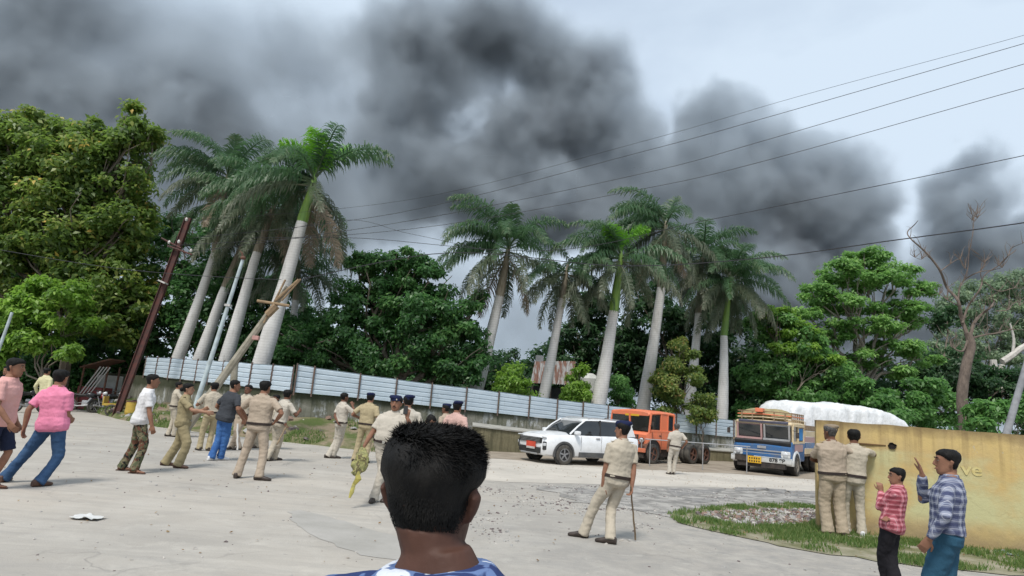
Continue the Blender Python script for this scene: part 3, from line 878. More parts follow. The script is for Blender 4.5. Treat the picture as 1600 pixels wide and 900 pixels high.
# ------------------------------------------------------------------ broadleaf trees
M_BARK = M('grey_brown_bark', (0.12, 0.095, 0.07), (0.20, 0.17, 0.135), 5, .9, 1.0, 14, stretch=(1, 1, .3), dist=.04)
M_PBARK = M('pale_bark', (0.30, 0.27, 0.23), (0.20, 0.17, 0.14), 5, .9, .8, 14, stretch=(1, 1, .3), dist=.03)
LM = {
    'olive': leaf_mat('leaf_olive', (0.040, 0.082, 0.017), (0.128, 0.203, 0.039), (0.330, 0.359, 0.077), .45, rare=(0.697, 0.465, 0.109)),
    'fresh': leaf_mat('leaf_fresh', (0.062, 0.127, 0.021), (0.168, 0.300, 0.042), (0.319, 0.464, 0.083), .5),
    'deep': leaf_mat('leaf_deep', (0.026, 0.072, 0.021), (0.062, 0.156, 0.046), (0.156, 0.292, 0.083), .4),
    'deepest': leaf_mat('leaf_deepest', (0.016, 0.041, 0.016), (0.037, 0.088, 0.032), (0.083, 0.156, 0.054), .45),
    'mid': leaf_mat('leaf_mid', (0.044, 0.114, 0.032), (0.109, 0.239, 0.062), (0.227, 0.412, 0.115), .45),
    'rust': leaf_mat('leaf_rusty', (0.062, 0.115, 0.032), (0.167, 0.229, 0.052), (0.417, 0.354, 0.104), .5, rare=(0.542, 0.209, 0.104)),
    'grey': leaf_mat('leaf_greygreen', (0.094, 0.146, 0.094), (0.198, 0.271, 0.167), (0.354, 0.438, 0.250), .6),
    'layer': leaf_mat('leaf_layer', (0.056, 0.133, 0.037), (0.150, 0.292, 0.073), (0.300, 0.478, 0.135), .5),
}
def leaves(name, clumps, n, size, mat, parent, r, aspect=.5, flat=0.0, lumps=10, lump_r=.34, droop=0.2):
    """clumps: (centre, (rx,ry,rz)); leaves sit in small lumps spread through each clump"""
    vol = np.array([c[1][0] * c[1][2] for c in clumps]); cnt = (vol / vol.sum() * n).astype(int)
    P = []; OUT = []; T = []
    for (c, rad), k in zip(clumps, cnt):
        if k < 4: continue
        c = np.array(c); rad = np.array(rad)
        nl = max(5, int(lumps * (rad[0] * rad[2]) / 1.2))
        d = r.normal(size=(nl, 3)); d /= np.linalg.norm(d, axis=1)[:, None]
        rr = r.uniform(.35, 1.0, nl) ** .6
        lc = c + d * rr[:, None] * rad * .9
        lr = np.minimum(rad.min() * .9, lump_r * r.uniform(.6, 1.5, nl) * (rad.max() ** .35))
        tb = r.normal(0, .13, nl)
        idx = r.integers(0, nl, k)
        e = r.normal(size=(k, 3)); e /= np.linalg.norm(e, axis=1)[:, None]
        q = e * (r.uniform(0, 1, k) ** .45)[:, None] * lr[idx][:, None] * np.array([1.25, 1.25, .75 - .45 * flat])
        p = lc[idx] + q
        stray = r.random(k) < .05
        p[stray] += r.normal(0, .18, (stray.sum(), 3)) * lump_r * 2
        P.append(p); o = p - c; o /= (np.linalg.norm(o, axis=1)[:, None] + 1e-6)
        OUT.append(.5 * o + .5 * e)
        T.append(.42 + tb[idx] + r.normal(0, .2, k))
    P = np.concatenate(P); OUT = np.concatenate(OUT); T = np.clip(np.concatenate(T), 0, 1); n = len(P)
    nrm = OUT + r.normal(0, .55, (n, 3)) + np.array([0, 0, .55 + flat]); nrm /= np.linalg.norm(nrm, axis=1)[:, None]
    ax = r.normal(size=(n, 3)) + np.array([0, 0, -droop]); ax -= nrm * (ax * nrm).sum(1)[:, None]; ax /= np.linalg.norm(ax, axis=1)[:, None]
    sd = np.cross(nrm, ax)
    L_ = size * r.uniform(.65, 1.35, n)[:, None]; W = L_ * aspect * .5
    V = np.empty((n, 4, 3)); V[:, 0] = P; V[:, 1] = P + ax * L_ * .45 + sd * W + nrm * W * .35; V[:, 2] = P + ax * L_ - nrm * L_ * .12; V[:, 3] = P + ax * L_ * .45 - sd * W + nrm * W * .35
    return np_mesh(name, V.reshape(-1, 3), np.arange(n * 4).reshape(-1, 4), mat, parent, tint=T)
def limb(mb, a, b, r0, r1, r, wob=.12, k=6):
    a, b = Vector(a), Vector(b); L_ = (b - a).length; pts = []
    for i in range(k + 1):
        w = i / k; p = a.lerp(b, w)
        p += Vector((r.uniform(-1, 1), r.uniform(-1, 1), r.uniform(-.4, 1))) * L_ * wob * math.sin(math.pi * w) * .6
        pts.append(p)
    mb.tube(pts, [r0 + (r1 - r0) * i / k for i in range(k + 1)], n=7); return pts
def tree(name, base_px, Y, zb, ell, nleaf, size, lm, label, cat='tree', group=None, bark=None, tr=.16, seed=1, fork=.45, depth=.8, **kw):
    """ell: (px, py, rx, ry[, dY]) crown clumps as seen, in picture px"""
    r = random.Random(seed); nr = np.random.default_rng(seed)
    base = onvert(base_px, Y, zb)
    tng = thing(name, label, cat, base, 0, group)
    cl = []
    for e in ell:
        dy = e[4] if len(e) > 4 else 0
        c = at(e[0], e[1], Y + dy) - base; s = (Y + dy) / FPX
        cl.append((c, (e[2] * s, (e[2] + e[3]) * .5 * s * depth + .3, e[3] * s)))
    mb = MB()
    cen = sum((c[0] for c in cl), Vector()) / len(cl)
    fk = Vector((cen.x * .35, cen.y * .35, max(.4, cen.z * fork)))
    limb(mb, (0, 0, -.2), fk, tr, tr * .75, r, .05)
    for c, rad in cl:
        p = limb(mb, fk + Vector((0, 0, -r.random() * .3 * fk.z)), c, tr * .5, tr * .16, r, .14)
        for q in range(4):
            tgt = c + Vector((r.uniform(-1, 1) * rad[0], r.uniform(-1, 1) * rad[1], r.uniform(-.6, 1) * rad[2])) * .8
            limb(mb, p[3 + q % 3], tgt, tr * .2, tr * .05, r, .15, 4)
    mb.build('trunk', bark or M_BARK, tng, smooth=True)
    o = leaves('crown', cl, nleaf, size, LM[lm], tng, nr, **kw)
    o['kind'] = 'stuff'
    return tng
tree('broadleaf_tree', 95, 34, 0, [(40, 248, 80, 70), (110, 258, 90, 72), (185, 265, 70, 70), (215, 215, 30, 45), (212, 182, 16, 30), (238, 218, 22, 18), (20, 330, 80, 90), (110, 345, 95, 80), (195, 345, 52, 70), (200, 430, 42, 60), (120, 440, 60, 50), (150, 205, 25, 18), (95, 198, 22, 18), (10, 205, 40, 35), (-70, 260, 90, 100), (-80, 420, 90, 90), (225, 470, 22, 36), (170, 500, 60, 50), (20, 420, 60, 60), (140, 290, 60, 50), (60, 190, 40, 20), (110, 395, 80, 45), (40, 385, 60, 50), (180, 380, 50, 50), (150, 470, 60, 40)],
     92000, .30, 'olive', 'tall olive-green tree with yellowing leaves at the left edge', tr=.3, seed=2, fork=.5, lump_r=.38, lumps=9)
tree('broadleaf_tree', 66, 31, 0, [(80, 465, 62, 30), (30, 495, 45, 28), (105, 500, 40, 28), (50, 530, 60, 22), (110, 545, 30, 20), (-30, 540, 60, 50)], 22000, .24, 'fresh', 'bright green small tree under the tall olive tree', tr=.09, seed=3, flat=.3)
tree('broadleaf_tree', 150, 37, 0, [(60, 560, 80, 50, 1), (150, 560, 70, 45), (210, 520, 50, 60), (130, 500, 80, 50, 2), (30, 450, 70, 70, 2), (200, 570, 30, 30), (160, 430, 60, 50, 2), (-60, 520, 80, 90, 2), (232, 560, 18, 30), (100, 590, 60, 22), (20, 590, 60, 24, -1), (150, 590, 40, 18)], 42000, .30, 'deep', 'dark leafy tree behind the motorcycles', tr=.14, seed=4, fork=.3)
tree('broadleaf_tree', 330, 36, 0, [(260, 500, 60, 70), (330, 480, 70, 80), (290, 420, 60, 50), (400, 500, 50, 60), (370, 440, 50, 40), (300, 360, 40, 40, 2), (440, 470, 50, 50, 2), (250, 370, 30, 45, 3), (470, 520, 60, 50, 1), (380, 545, 120, 30)], 34000, .26, 'deep', 'dark tree filling the gaps behind the left palm cluster', tr=.2, seed=5, fork=.35)
tree('mango_tree', 620, 30.5, 0, [(600, 425, 62, 30), (670, 440, 55, 35), (580, 480, 70, 50), (660, 500, 90, 55), (540, 520, 60, 50), (715, 520, 45, 48), (620, 555, 110, 42), (480, 545, 50, 42), (735, 570, 26, 36), (700, 580, 50, 28), (560, 410, 30, 18), (745, 480, 22, 30), (450, 540, 30, 45, 1), (640, 400, 30, 16)],
     70000, .20, 'deep', 'big rounded dark green mango tree between the two palm groups', tr=.28, seed=6, fork=.35, lump_r=.30, lumps=12)
tree('small_tree', 800, 30.2, 0, [(800, 595, 32, 24), (785, 610, 22, 20), (818, 612, 22, 18), (800, 578, 20, 12)], 5000, .16, 'fresh', 'light green bush behind the fence left of the rusty shed', 'bush', tr=.05, seed=7)
tree('small_tree', 903, 32.2, 0, [(903, 600, 17, 22), (900, 618, 20, 18), (907, 580, 9, 12)], 3800, .16, 'fresh', 'light green sapling right of the rusty shed', 'sapling', tr=.05, seed=8, droop=1.2)
tree('small_tree', 970, 33.2, 0, [(968, 602, 18, 20), (970, 622, 24, 18)], 3800, .16, 'mid', 'drooping green sapling between two palms, right of the shed', 'sapling', tr=.05, seed=9, droop=1.5)
tree('small_tree', 1062, 34, 0, [(1060, 560, 30, 24), (1050, 600, 34, 34), (1075, 590, 22, 26), (1045, 630, 26, 22), (1062, 535, 16, 12)], 11000, .17, 'rust', 'bushy tree with reddish young leaves among the right palms', tr=.09, seed=10)
tree('small_tree', 1098, 33.4, 0, [(1096, 636, 22, 16), (1088, 648, 16, 12), (1104, 650, 14, 12), (1100, 618, 12, 12)], 3500, .15, 'rust', 'small rusty-leaved shrub poking over the fence left of the blue truck', 'shrub', tr=.04, seed=11)
tree('broadleaf_tree', 900, 46, 0, [(905, 520, 46, 40), (950, 540, 60, 50), (890, 560, 50, 30), (930, 480, 40, 30), (985, 560, 50, 55)], 20000, .3, 'deepest', 'dark tree behind the rusty shed roof', tr=.25, seed=12)
tree('broadleaf_tree', 1070, 45, 0, [(1020, 500, 60, 50), (1080, 520, 60, 55), (1050, 590, 70, 50), (1150, 560, 50, 70), (1120, 470, 40, 40), (1010, 450, 40, 30), (1170, 610, 60, 45)], 30000, .30, 'deepest', 'dense dark tree behind the right palm row', tr=.28, seed=13)
tree('broadleaf_tree', 1250, 40, 0, [(1215, 520, 38, 38), (1250, 545, 52, 42), (1290, 580, 44, 34), (1210, 585, 55, 40), (1260, 620, 70, 32), (1190, 640, 50, 22), (1195, 500, 25, 20)], 46000, .26, 'mid', 'dense green tree right of the last palm', tr=.2, seed=14)
tree('broadleaf_tree', 1215, 39, 0, [(1215, 492, 30, 16), (1240, 515, 36, 16), (1262, 545, 34, 16), (1225, 545, 26, 14), (1290, 565, 30, 12)], 10000, .2, 'fresh', 'bright green creeper-covered crown right of the last palm', tr=.12, seed=15, flat=.5)
tree('layered_tree', 1342, 43, 0, [(1350, 403, 48, 16), (1310, 425, 48, 16), (1392, 425, 44, 16), (1350, 440, 70, 16), (1275, 455, 36, 13), (1425, 452, 34, 13), (1320, 475, 60, 15), (1395, 482, 54, 15), (1262, 492, 28, 11), (1350, 510, 70, 15), (1430, 505, 28, 12), (1290, 525, 40, 12), (1400, 540, 52, 14), (1345, 556, 44, 12), (1442, 560, 26, 11), (1310, 572, 30, 10), (1385, 580, 50, 12)],
     42000, .24, 'layer', 'tall light green tree with foliage in flat layers, right of the palms', tr=.26, seed=16, flat=.55, depth=1.3, bark=M_PBARK, fork=.55, lump_r=.36, lumps=16)
tree('shrub', 1400, 37, 0, [(1370, 630, 42, 24), (1420, 632, 50, 28), (1475, 640, 34, 26), (1440, 605, 36, 16), (1340, 612, 30, 20), (1395, 655, 90, 16)], 17000, .26, 'mid', 'large-leaved shrub just above the yellow wall beside the tarpaulin', 'shrub', tr=.07, seed=17)
tree('shrub', 1570, 28, 0, [(1550, 652, 34, 22), (1590, 640, 34, 26), (1530, 665, 22, 12), (1620, 640, 40, 40)], 9000, .24, 'mid', 'green shrub above the yellow wall at the right edge', 'shrub', tr=.06, seed=18)
tree('eucalyptus_tree', 1556, 60, 0, [(1530, 455, 50, 22), (1590, 440, 50, 26), (1500, 480, 40, 22), (1570, 500, 60, 30), (1620, 500, 60, 50), (1540, 540, 60, 30), (1600, 570, 60, 35), (1490, 540, 46, 34), (1480, 590, 50, 30)], 26000, .32, 'grey', 'pale grey-green gum tree far behind the bare tree', tr=.28, seed=19, bark=M_PBARK, droop=1.0)
tree('broadleaf_tree', 1500, 48, 0, [(1490, 580, 60, 45), (1440, 590, 40, 35), (1560, 610, 60, 40), (1600, 620, 50, 50), (1480, 500, 30, 25, 3), (1400, 600, 60, 40)], 20000, .3, 'deepest', 'dark tree behind the bare tree and the layered tree', tr=.25, seed=20)
tree('broadleaf_tree', 775, 70, 0, [(775, 570, 28, 24), (800, 562, 26, 18), (825, 580, 26, 16), (845, 595, 30, 14), (760, 595, 40, 20)], 6000, .3, 'deepest', 'distant dark tree in the gap behind the third palm group', tr=.25, seed=21)
for i, (px, Y) in enumerate([(-60, 40), (480, 52), (600, 56), (700, 58), (860, 56), (1180, 52), (1300, 54), (1700, 44)]):
    nm = ['at the far left edge', 'behind the left end of the mango tree', 'behind the middle of the mango tree', 'behind the right end of the mango tree', 'behind the rusty shed', 'behind the last palm', 'behind the layered tree', 'beyond the right edge above the yellow wall'][i]
    h = 640 + .08 * (px - 800)
    tree('broadleaf_tree', px, Y, 0, [(px - 50, h - 46, 70, 40), (px + 40, h - 50, 70, 42), (px, h - 72, 56, 32), (px + 5, h - 20, 100, 24)], 9000, .4, 'deepest', 'low dark background tree ' + nm, tr=.25, seed=30 + i, group='dark trees in the far background')

# ------------------------------------------------------------------ bare tree and broken stems
def px_tube(mb, pts, Y, base, rr, n=7, dys=None, sm=4):
    P = [at(p[0], p[1], Y + (dys[i] if dys else 0)) - base for i, p in enumerate(pts)]
    # smooth through the points
    Q = []; RR = []
    for i in range(len(P) - 1):
        p0 = P[max(0, i - 1)]; p1 = P[i]; p2 = P[i + 1]; p3 = P[min(len(P) - 1, i + 2)]
        for s in range(sm):
            u = s / sm
            q = 0.5 * ((2 * p1) + (p2 - p0) * u + (2 * p0 - 5 * p1 + 4 * p2 - p3) * u * u + (3 * p1 - p0 - 3 * p2 + p3) * u ** 3)
            Q.append(q); RR.append((rr[i] * (1 - u) + rr[i + 1] * u) * (1 + .08 * noise.noise(q * 3)))
    Q.append(P[-1]); RR.append(rr[-1])
    mb.tube(Q, RR, n=n)
M_DEAD = M('dead_bark', (0.18, 0.14, 0.112), (0.11, 0.085, 0.07), 6, .9, 1.0, 16, stretch=(1, 1, .4), dist=.04)
Yd = 30.0
db = onvert(1509, Yd, 0)
def thin(l): return [x * .58 for x in l]
dt = thing('bare_tree', 'leafless dead tree with twisted branches above the yellow wall', 'tree', db)
mb = MB(); px_tube(mb, [(1511, 720), (1508, 665), (1503, 620), (1510, 570), (1517, 540), (1512, 520)], Yd, db, [.30, .26, .23, .22, .20, .16], n=12); mb.build('trunk', M_DEAD, dt, smooth=True)
r_ = random.Random(5)
brs = [([(1514, 530), (1503, 500), (1497, 470), (1480, 450), (1470, 425), (1456, 405), (1440, 388), (1422, 372), (1418, 362), (1428, 352), (1434, 345)], [.17, .14, .12, .1, .09, .08, .065, .05, .045, .04, .02]),
       ([(1515, 530), (1522, 505), (1535, 490), (1548, 480), (1553, 470), (1545, 466)], [.16, .13, .1, .08, .06, .03]),
       ([(1504, 505), (1512, 480), (1522, 465), (1532, 450), (1538, 430), (1560, 415), (1575, 400), (1580, 388), (1598, 380)], [.1, .08, .07, .06, .05, .045, .04, .03, .015]),
       ([(1497, 470), (1500, 448), (1510, 435), (1530, 425), (1550, 422), (1566, 418)], [.08, .065, .05, .045, .035, .015]),
       ([(1505, 440), (1512, 420), (1514, 395), (1520, 365), (1521, 345), (1519, 335)], [.05, .04, .035, .03, .025, .01]),
       ([(1521, 348), (1527, 340), (1526, 335)], [.02, .015, .008]),
       ([(1512, 530), (1505, 548), (1492, 545), (1486, 532), (1494, 526)], [.09, .07, .05, .04, .02]),
       ([(1520, 528), (1540, 523), (1560, 520), (1580, 515), (1605, 516)], [.09, .07, .055, .04, .02]),
       ([(1468, 425), (1485, 412), (1500, 405), (1508, 420)], [.05, .04, .03, .015]),
       ([(1536, 445), (1532, 425), (1538, 410), (1530, 398)], [.04, .03, .025, .01]),
       ([(1498, 478), (1480, 468), (1468, 460), (1455, 462)], [.05, .035, .025, .01]),
       ([(1556, 486), (1575, 484), (1582, 475), (1594, 470), (1593, 478)], [.05, .045, .04, .03, .01]),
       ([(1446, 395), (1440, 405), (1430, 402)], [.03, .02, .01]), ([(1538, 440), (1560, 455), (1585, 450), (1604, 452)], [.04, .035, .03, .015])]
for pts, rr in brs:
    mb = MB(); px_tube(mb, pts, Yd, db, thin(rr), dys=[.0 + .12 * i * r_.choice((-1, 1)) for i in range(len(pts))])
    for _ in range(11):       # twigs
        i = r_.randrange(1, len(pts)); a = pts[i]; an = r_.uniform(-2.6, -.5); l = r_.uniform(8, 20)
        b = (a[0] + l * math.cos(an), a[1] + l * math.sin(an)); c = (b[0] + r_.uniform(-8, 8), b[1] - r_.uniform(2, 10))
        px_tube(mb, [a, b, c], Yd, db, [.018, .011, .004], n=5, sm=2)
    mb.build('branch', M_DEAD, dt, smooth=True)
M_WHITEB = M('white_bark', (0.55, 0.52, 0.47), (0.38, 0.35, 0.31), 4, .85, .5, 14)
sb = onvert(1556, 50, 0)
st = thing('pale_trunk_tree', 'pale broken gum trunk with white limbs behind the bare tree', 'tree', sb)
mb = MB(); px_tube(mb, [(1540, 690), (1545, 650), (1552, 610), (1553, 580), (1552, 562)], 50, sb, [.4, .38, .3, .28, .22]); mb.build('trunk', M_WHITEB, st, smooth=True)
for pts, rr in [([(1566, 565), (1580, 556), (1600, 541), (1640, 520)], [.25, .25, .22, .18]), ([(1552, 615), (1570, 606), (1585, 600)], [.2, .15, .08]), ([(1582, 556), (1584, 530), (1578, 505)], [.12, .1, .06]), ([(1552, 640), (1566, 570)], [.16, .2])]:
    mb = MB(); px_tube(mb, pts, 50, sb, rr); mb.build('limb', M_WHITEB, st, smooth=True)
cl = []
r_ = random.Random(9)
for px in range(-420, 1900, 14):
    Y = (fence_Y(px) + 3.5 if px > 230 else 35.5 - max(0, 120 - px) * .002) if px < 1230 else 39.0
    for rep in range(2):
        Yy = Y + r_.uniform(0, 4) + rep * 6; h = r_.uniform(1.2, 2.3) + (rep * 1.2)
        p = onvert(px + r_.uniform(-8, 8), Yy, h * .5); cl.append((p, (r_.uniform(.8, 1.3), .9, h * .62)))
o = leaves('undergrowth', cl, 85000, .28, LM['deep'], None, np.random.default_rng(77)); tag(o, 'dark tangled undergrowth filling the space under the trees', 'undergrowth', kind='stuff')
# ------------------------------------------------------------------ royal palms
def frond_mat(name, a, b, tip):
    m, _ = newmat(name); t = NT(m)
    at_ = t.n('ShaderNodeAttribute', attribute_name='tint').outputs['Fac']
    r = t.n('ShaderNodeValToRGB', ins={'Fac': at_}); e = r.color_ramp.elements
    e[0].position = 0; e[0].color = (*a, 1); e[1].position = 1; e[1].color = (*tip, 1)
    k = e.new(.55); k.color = (*b, 1)
    oi = t.n('ShaderNodeObjectInfo').outputs['Random']
    col = t.mix(t.math('MULTIPLY', oi, .35), r.outputs['Color'], tuple(x * .55 for x in b))
    t.out(col, .45, spec=.5, trans=tuple(x * 1.3 for x in b))
    return m
FM = {'green': frond_mat('frond_green', (0.030, 0.085, 0.034), (0.075, 0.155, 0.065), (0.24, 0.27, 0.16)),
      'grey': frond_mat('frond_old', (0.055, 0.10, 0.055), (0.14, 0.17, 0.105), (0.32, 0.29, 0.21)),
      'dead': frond_mat('frond_dead', (0.15, 0.12, 0.08), (0.28, 0.22, 0.15), (0.42, 0.34, 0.25)),
      'lime': frond_mat('frond_lime', (0.07, 0.22, 0.02), (0.15, 0.36, 0.03), (0.26, 0.46, 0.06))}
def frond_mesh(elev, droop, Ls, seed, hang, mat, pairs=86, ll=.80):
    r = np.random.default_rng(seed)
    V = []; F = []; T = []
    # rachis
    K = 14; P = [np.array([0.0, 0, 0])]; ang = []
    for i in range(K):
        s = i / K; a = elev - droop * (s ** 1.25); ang.append(a)
        P.append(P[-1] + np.array([math.cos(a), .05 * math.sin(seed * 1.7) * s, math.sin(a)]) * Ls / K)
    P = np.array(P); ang.append(ang[-1])
    n = 5
    for i in range(K + 1):
        rad = .045 * (1 - i / K) ** .8 + .006; a = ang[i]
        u = np.array([-math.sin(a), 0, math.cos(a)]); w = np.array([0, 1, 0])
        for j in range(n):
            th = 2 * math.pi * j / n; V.append(P[i] + u * math.cos(th) * rad * .7 + w * math.sin(th) * rad)
    for i in range(K):
        for j in range(n): F.append((i * n + j, i * n + (j + 1) % n, (i + 1) * n + (j + 1) % n, (i + 1) * n + j)); T.append(.75 if i < 4 else .45)
    for i in range(pairs):
        s = .13 + .87 * (i + .5) / pairs
        x = s * K; k = min(int(x), K - 1); f = x - k; p = P[k] * (1 - f) + P[k + 1] * f; a = ang[k]
        tdir = np.array([math.cos(a), 0, math.sin(a)]); up = np.array([-math.sin(a), 0, math.cos(a)])
        for sg in (-1, 1):
            l = ll * (math.sin(math.pi * min(1, s * .82 + .16)) ** .55) * r.uniform(.8, 1.15)
            lift = r.choice([-.15, .35, .75]) + r.normal(0, .12)
            d = tdir * (.55 + r.normal(0, .1)) + np.array([0, sg, 0]) * math.cos(lift) + up * math.sin(lift); d /= np.linalg.norm(d)
            w = tdir * .026
            g = np.array([0, 0, -1.0])
            p1 = p + d * l * .38 + g * l * .05
            d2 = d * (1 - hang) + g * hang + r.normal(0, .08, 3); d2 /= np.linalg.norm(d2)
            p2 = p1 + d2 * l * .34
            d3 = d2 * .55 + g * (.45 + hang * .4); d3 /= np.linalg.norm(d3)
            p3 = p2 + d3 * l * .32
            b = len(V); V += [p - w * .6, p + w * .6, p1 - w, p1 + w, p2 - w * .8, p2 + w * .8, p3]
            F += [(b, b + 1, b + 3, b + 2), (b + 2, b + 3, b + 5, b + 4), (b + 4, b + 5, b + 6)]
            tt = .2 + .45 * s * s + r.normal(0, .12); T += [min(1, max(0, tt)), min(1, max(0, tt + .1)), min(1, max(0, tt + .28))]
    me = bpy.data.meshes.new('frond'); me.from_pydata([tuple(v) for v in V], [], F); me.materials.append(mat)
    a_ = me.attributes.new('tint', 'FLOAT', 'FACE'); a_.data.foreach_set('value', np.array(T, dtype=np.float32)); me.update()
    return me
FR = {}
for cls, (el, dr, hang, mt, ln) in {'spear': (82, 30, .1, 'green', .5), 'up': (60, 100, .42, 'green', 1.0), 'mid': (32, 98, .55, 'green', 1.0), 'flat': (8, 86, .66, 'green', 1.0),
                                    'low': (-12, 66, .7, 'grey', .95), 'hang': (-42, 42, .7, 'grey', .85), 'dead': (-52, 32, .6, 'dead', .8), 'lime': (72, 85, .25, 'lime', .58)}.items():
    FR[cls] = [frond_mesh(R(el), R(dr), 4.15 * ln, 11 * k + len(FR), hang, FM[mt]) for k in range(3)]
M_PTRUNK, _ = newmat('palm_trunk'); t = NT(M_PTRUNK)
tc = t.n('ShaderNodeTexCoord').outputs['Object']
col = t.mix(t.ramp(t.noise(t.mapping(tc, (1, 1, .5)), 1.6, 6, .65), .38, .66), (0.62, 0.605, 0.58), (0.47, 0.455, 0.43))
rg = t.n('ShaderNodeTexWave', wave_type='BANDS', bands_direction='Z', ins={'Vector': tc, 'Scale': 2.6, 'Distortion': 2.0, 'Detail': 3, 'Detail Scale': 1.5}).outputs['Fac']
col = t.mix(t.math('MULTIPLY', t.ramp(rg, .78, .95), .2), col, (0.24, 0.225, 0.20))
col = t.mix(t.math('MULTIPLY', t.ramp(t.noise(t.mapping(tc, (3, 3, .4)), 2.5, 6, .7), .56, .7), .45), col, (0.20, 0.19, 0.165))
t.out(col, .85, t.math('ADD', t.math('MULTIPLY', rg, -.22), t.noise(tc, 12, 5)), .5, .02, spec=.25)
M_SHAFT = M('palm_crownshaft', (0.19, 0.30, 0.05), (0.10, 0.19, 0.04), 2.0, .45, .1, stretch=(2, 2, .4))
M_SHAFTB = M('palm_boots', (0.27, 0.235, 0.18), (0.17, 0.145, 0.10), 5.0, .85, .5, stretch=(3, 3, .5))
def palm(b, top, crown, Y, rb, label, spec, seed, shaft=True, lean_fr=0.0, scale=1.0, wind=None):
    """b, top, crown: picture points of trunk foot, trunk top, crown heart"""
    r = random.Random(seed)
    B = at(b[0], b[1], Y); T = at(top[0], top[1], Y); C = at(crown[0], crown[1], Y)
    d = (T - B).normalized(); B = B - d * (max(0, B.z) / d.z)     # run down to the ground
    p = thing('royal_palm', label, 'palm tree', B)
    mb = MB(); k = 16; pts = []; rr = []
    for i in range(k + 1):
        w = i / k; q = B.lerp(T, w) - B
        q += Vector((math.sin(w * 3.1) * .06, math.sin(w * 2.2 + seed) * .08, 0)); pts.append(q)
        rr.append(rb * .82 * (1.08 + .10 * math.sin(math.pi * min(1, w * 1.5)) - .38 * w ** 1.6) * (1 + .012 * math.sin(i * 2.1)))
    pts[-1] = T - B
    mb.tube(pts, rr, n=16, cap=False); mb.build('trunk', M_PTRUNK, p, smooth=True)
    mb = MB(); T0 = T - B; C0 = C - B; ax = (C0 - T0)
    mb.tube([T0 - ax * .03, T0 + ax * .12, T0 + ax * .45, T0 + ax * .8, C0, C0 + ax.normalized() * .25], [rr[-1] * .98, rr[-1] * 1.06, rr[-1] * .86, rr[-1] * .6, rr[-1] * .5, .05], n=14)
    mb.build('crownshaft', M_SHAFT if shaft else M_SHAFTB, p, smooth=True)
    tilt = Euler((r.uniform(-.08, .08), lean_fr + r.uniform(-.05, .05), 0)).to_matrix().to_4x4()
    az0 = r.uniform(0, 6.28); idx = 0; spec = {k: (v if k in ('spear', 'lime') else int(round(v * 1.2))) for k, v in spec.items()}
    for cls, cnt in spec.items():
        for q in range(cnt):
            me = r.choice(FR[cls]); o = bpy.data.objects.new('frond', me); link(o, p)
            az = az0 + idx * 2.39996 + r.uniform(-.25, .25); idx += 1
            if wind is not None and cls in ('up', 'mid', 'flat') and r.random() < .45: az = wind + r.uniform(-.8, .8)
            sc = scale * r.uniform(.86, 1.1)
            hgt = {'spear': .15, 'lime': .12, 'up': .05, 'mid': -.05, 'flat': -.15, 'low': -.28, 'hang': -.42, 'dead': -.5}[cls]
            o.matrix_local = Matrix.Translation(C0 + ax.normalized() * hgt) @ tilt @ Matrix.Rotation(az, 4, 'Z') @ Matrix.Rotation(r.uniform(-.12, .12), 4, 'Y') @ Matrix.Rotation(r.uniform(-.3, .3), 4, 'X') @ Matrix.Scale(sc, 4)
    return p
full = dict(spear=1, up=4, mid=5, flat=5, low=4, hang=2)
palm((278, 552), (336, 395), (356, 275), 33.5, .34, 'leftmost palm of the left cluster, trunk rising behind the rusty pole', dict(spear=1, up=3, mid=5, flat=5, low=3, dead=1), 1, shaft=False, wind=math.pi, lean_fr=.1)
palm((312, 556), (352, 450), (395, 345), 33.5, .38, 'second palm of the left cluster with low sprawling fronds', dict(up=3, mid=5, flat=5, low=5, hang=3), 2, shaft=False, wind=math.pi)
palm((352, 562), (402, 395), (430, 318), 30.5, .35, 'third palm of the left cluster behind the thin white pole', dict(spear=1, up=3, mid=5, flat=4, low=4, hang=3, dead=1), 3, shaft=False, wind=math.pi)
palm((408, 566), (472, 347), (491, 282), 27.5, .40, 'tallest palm with bright green shaft and young fronds, right of the left cluster', dict(spear=1, lime=3, up=5, mid=5, flat=4, low=3, dead=2), 4, wind=math.pi * .95, scale=1.08)
palm((452, 560), (462, 470), (468, 415), 33, .30, 'low palm half hidden behind the tallest palm', dict(up=2, mid=4, flat=5, low=4), 15, shaft=False)
palm((744, 604), (781, 462), (795, 385), 31.5, .38, 'lone leaning palm with a spear leaf at the right end of the mango tree', dict(spear=1, up=3, mid=5, flat=5, low=4, hang=2, dead=2), 5, shaft=False, wind=math.pi)
palm((848, 620), (878, 466), (886, 420), 32.5, .31, 'slim palm with sparse hanging grey fronds in front of the rusty shed', dict(mid=2, flat=4, low=6, hang=4), 6, shaft=False, scale=.86)
palm((934, 630), (959, 486), (970, 400), 32.3, .42, 'stout palm with green shaft and one lime young frond', dict(lime=2, up=3, mid=4, flat=5, low=5, hang=3), 7, wind=math.pi)
palm((1004, 636), (1033, 450), (1040, 352), 35.5, .40, 'tallest palm of the right row', dict(spear=1, up=5, mid=5, flat=4, low=4, hang=3, dead=2), 8, shaft=False, scale=1.08, wind=math.pi * .9)
palm((1074, 645), (1091, 490), (1098, 398), 39, .36, 'palm with a grey hanging skirt, second from right', dict(spear=1, up=4, mid=4, flat=4, low=5, hang=5), 9, shaft=False)
palm((1126, 655), (1131, 525), (1141, 438), 37.5, .36, 'rightmost palm with a slim green shaft and drooping fronds', dict(spear=1, up=4, mid=5, flat=5, low=6, hang=4), 10, scale=1.0)
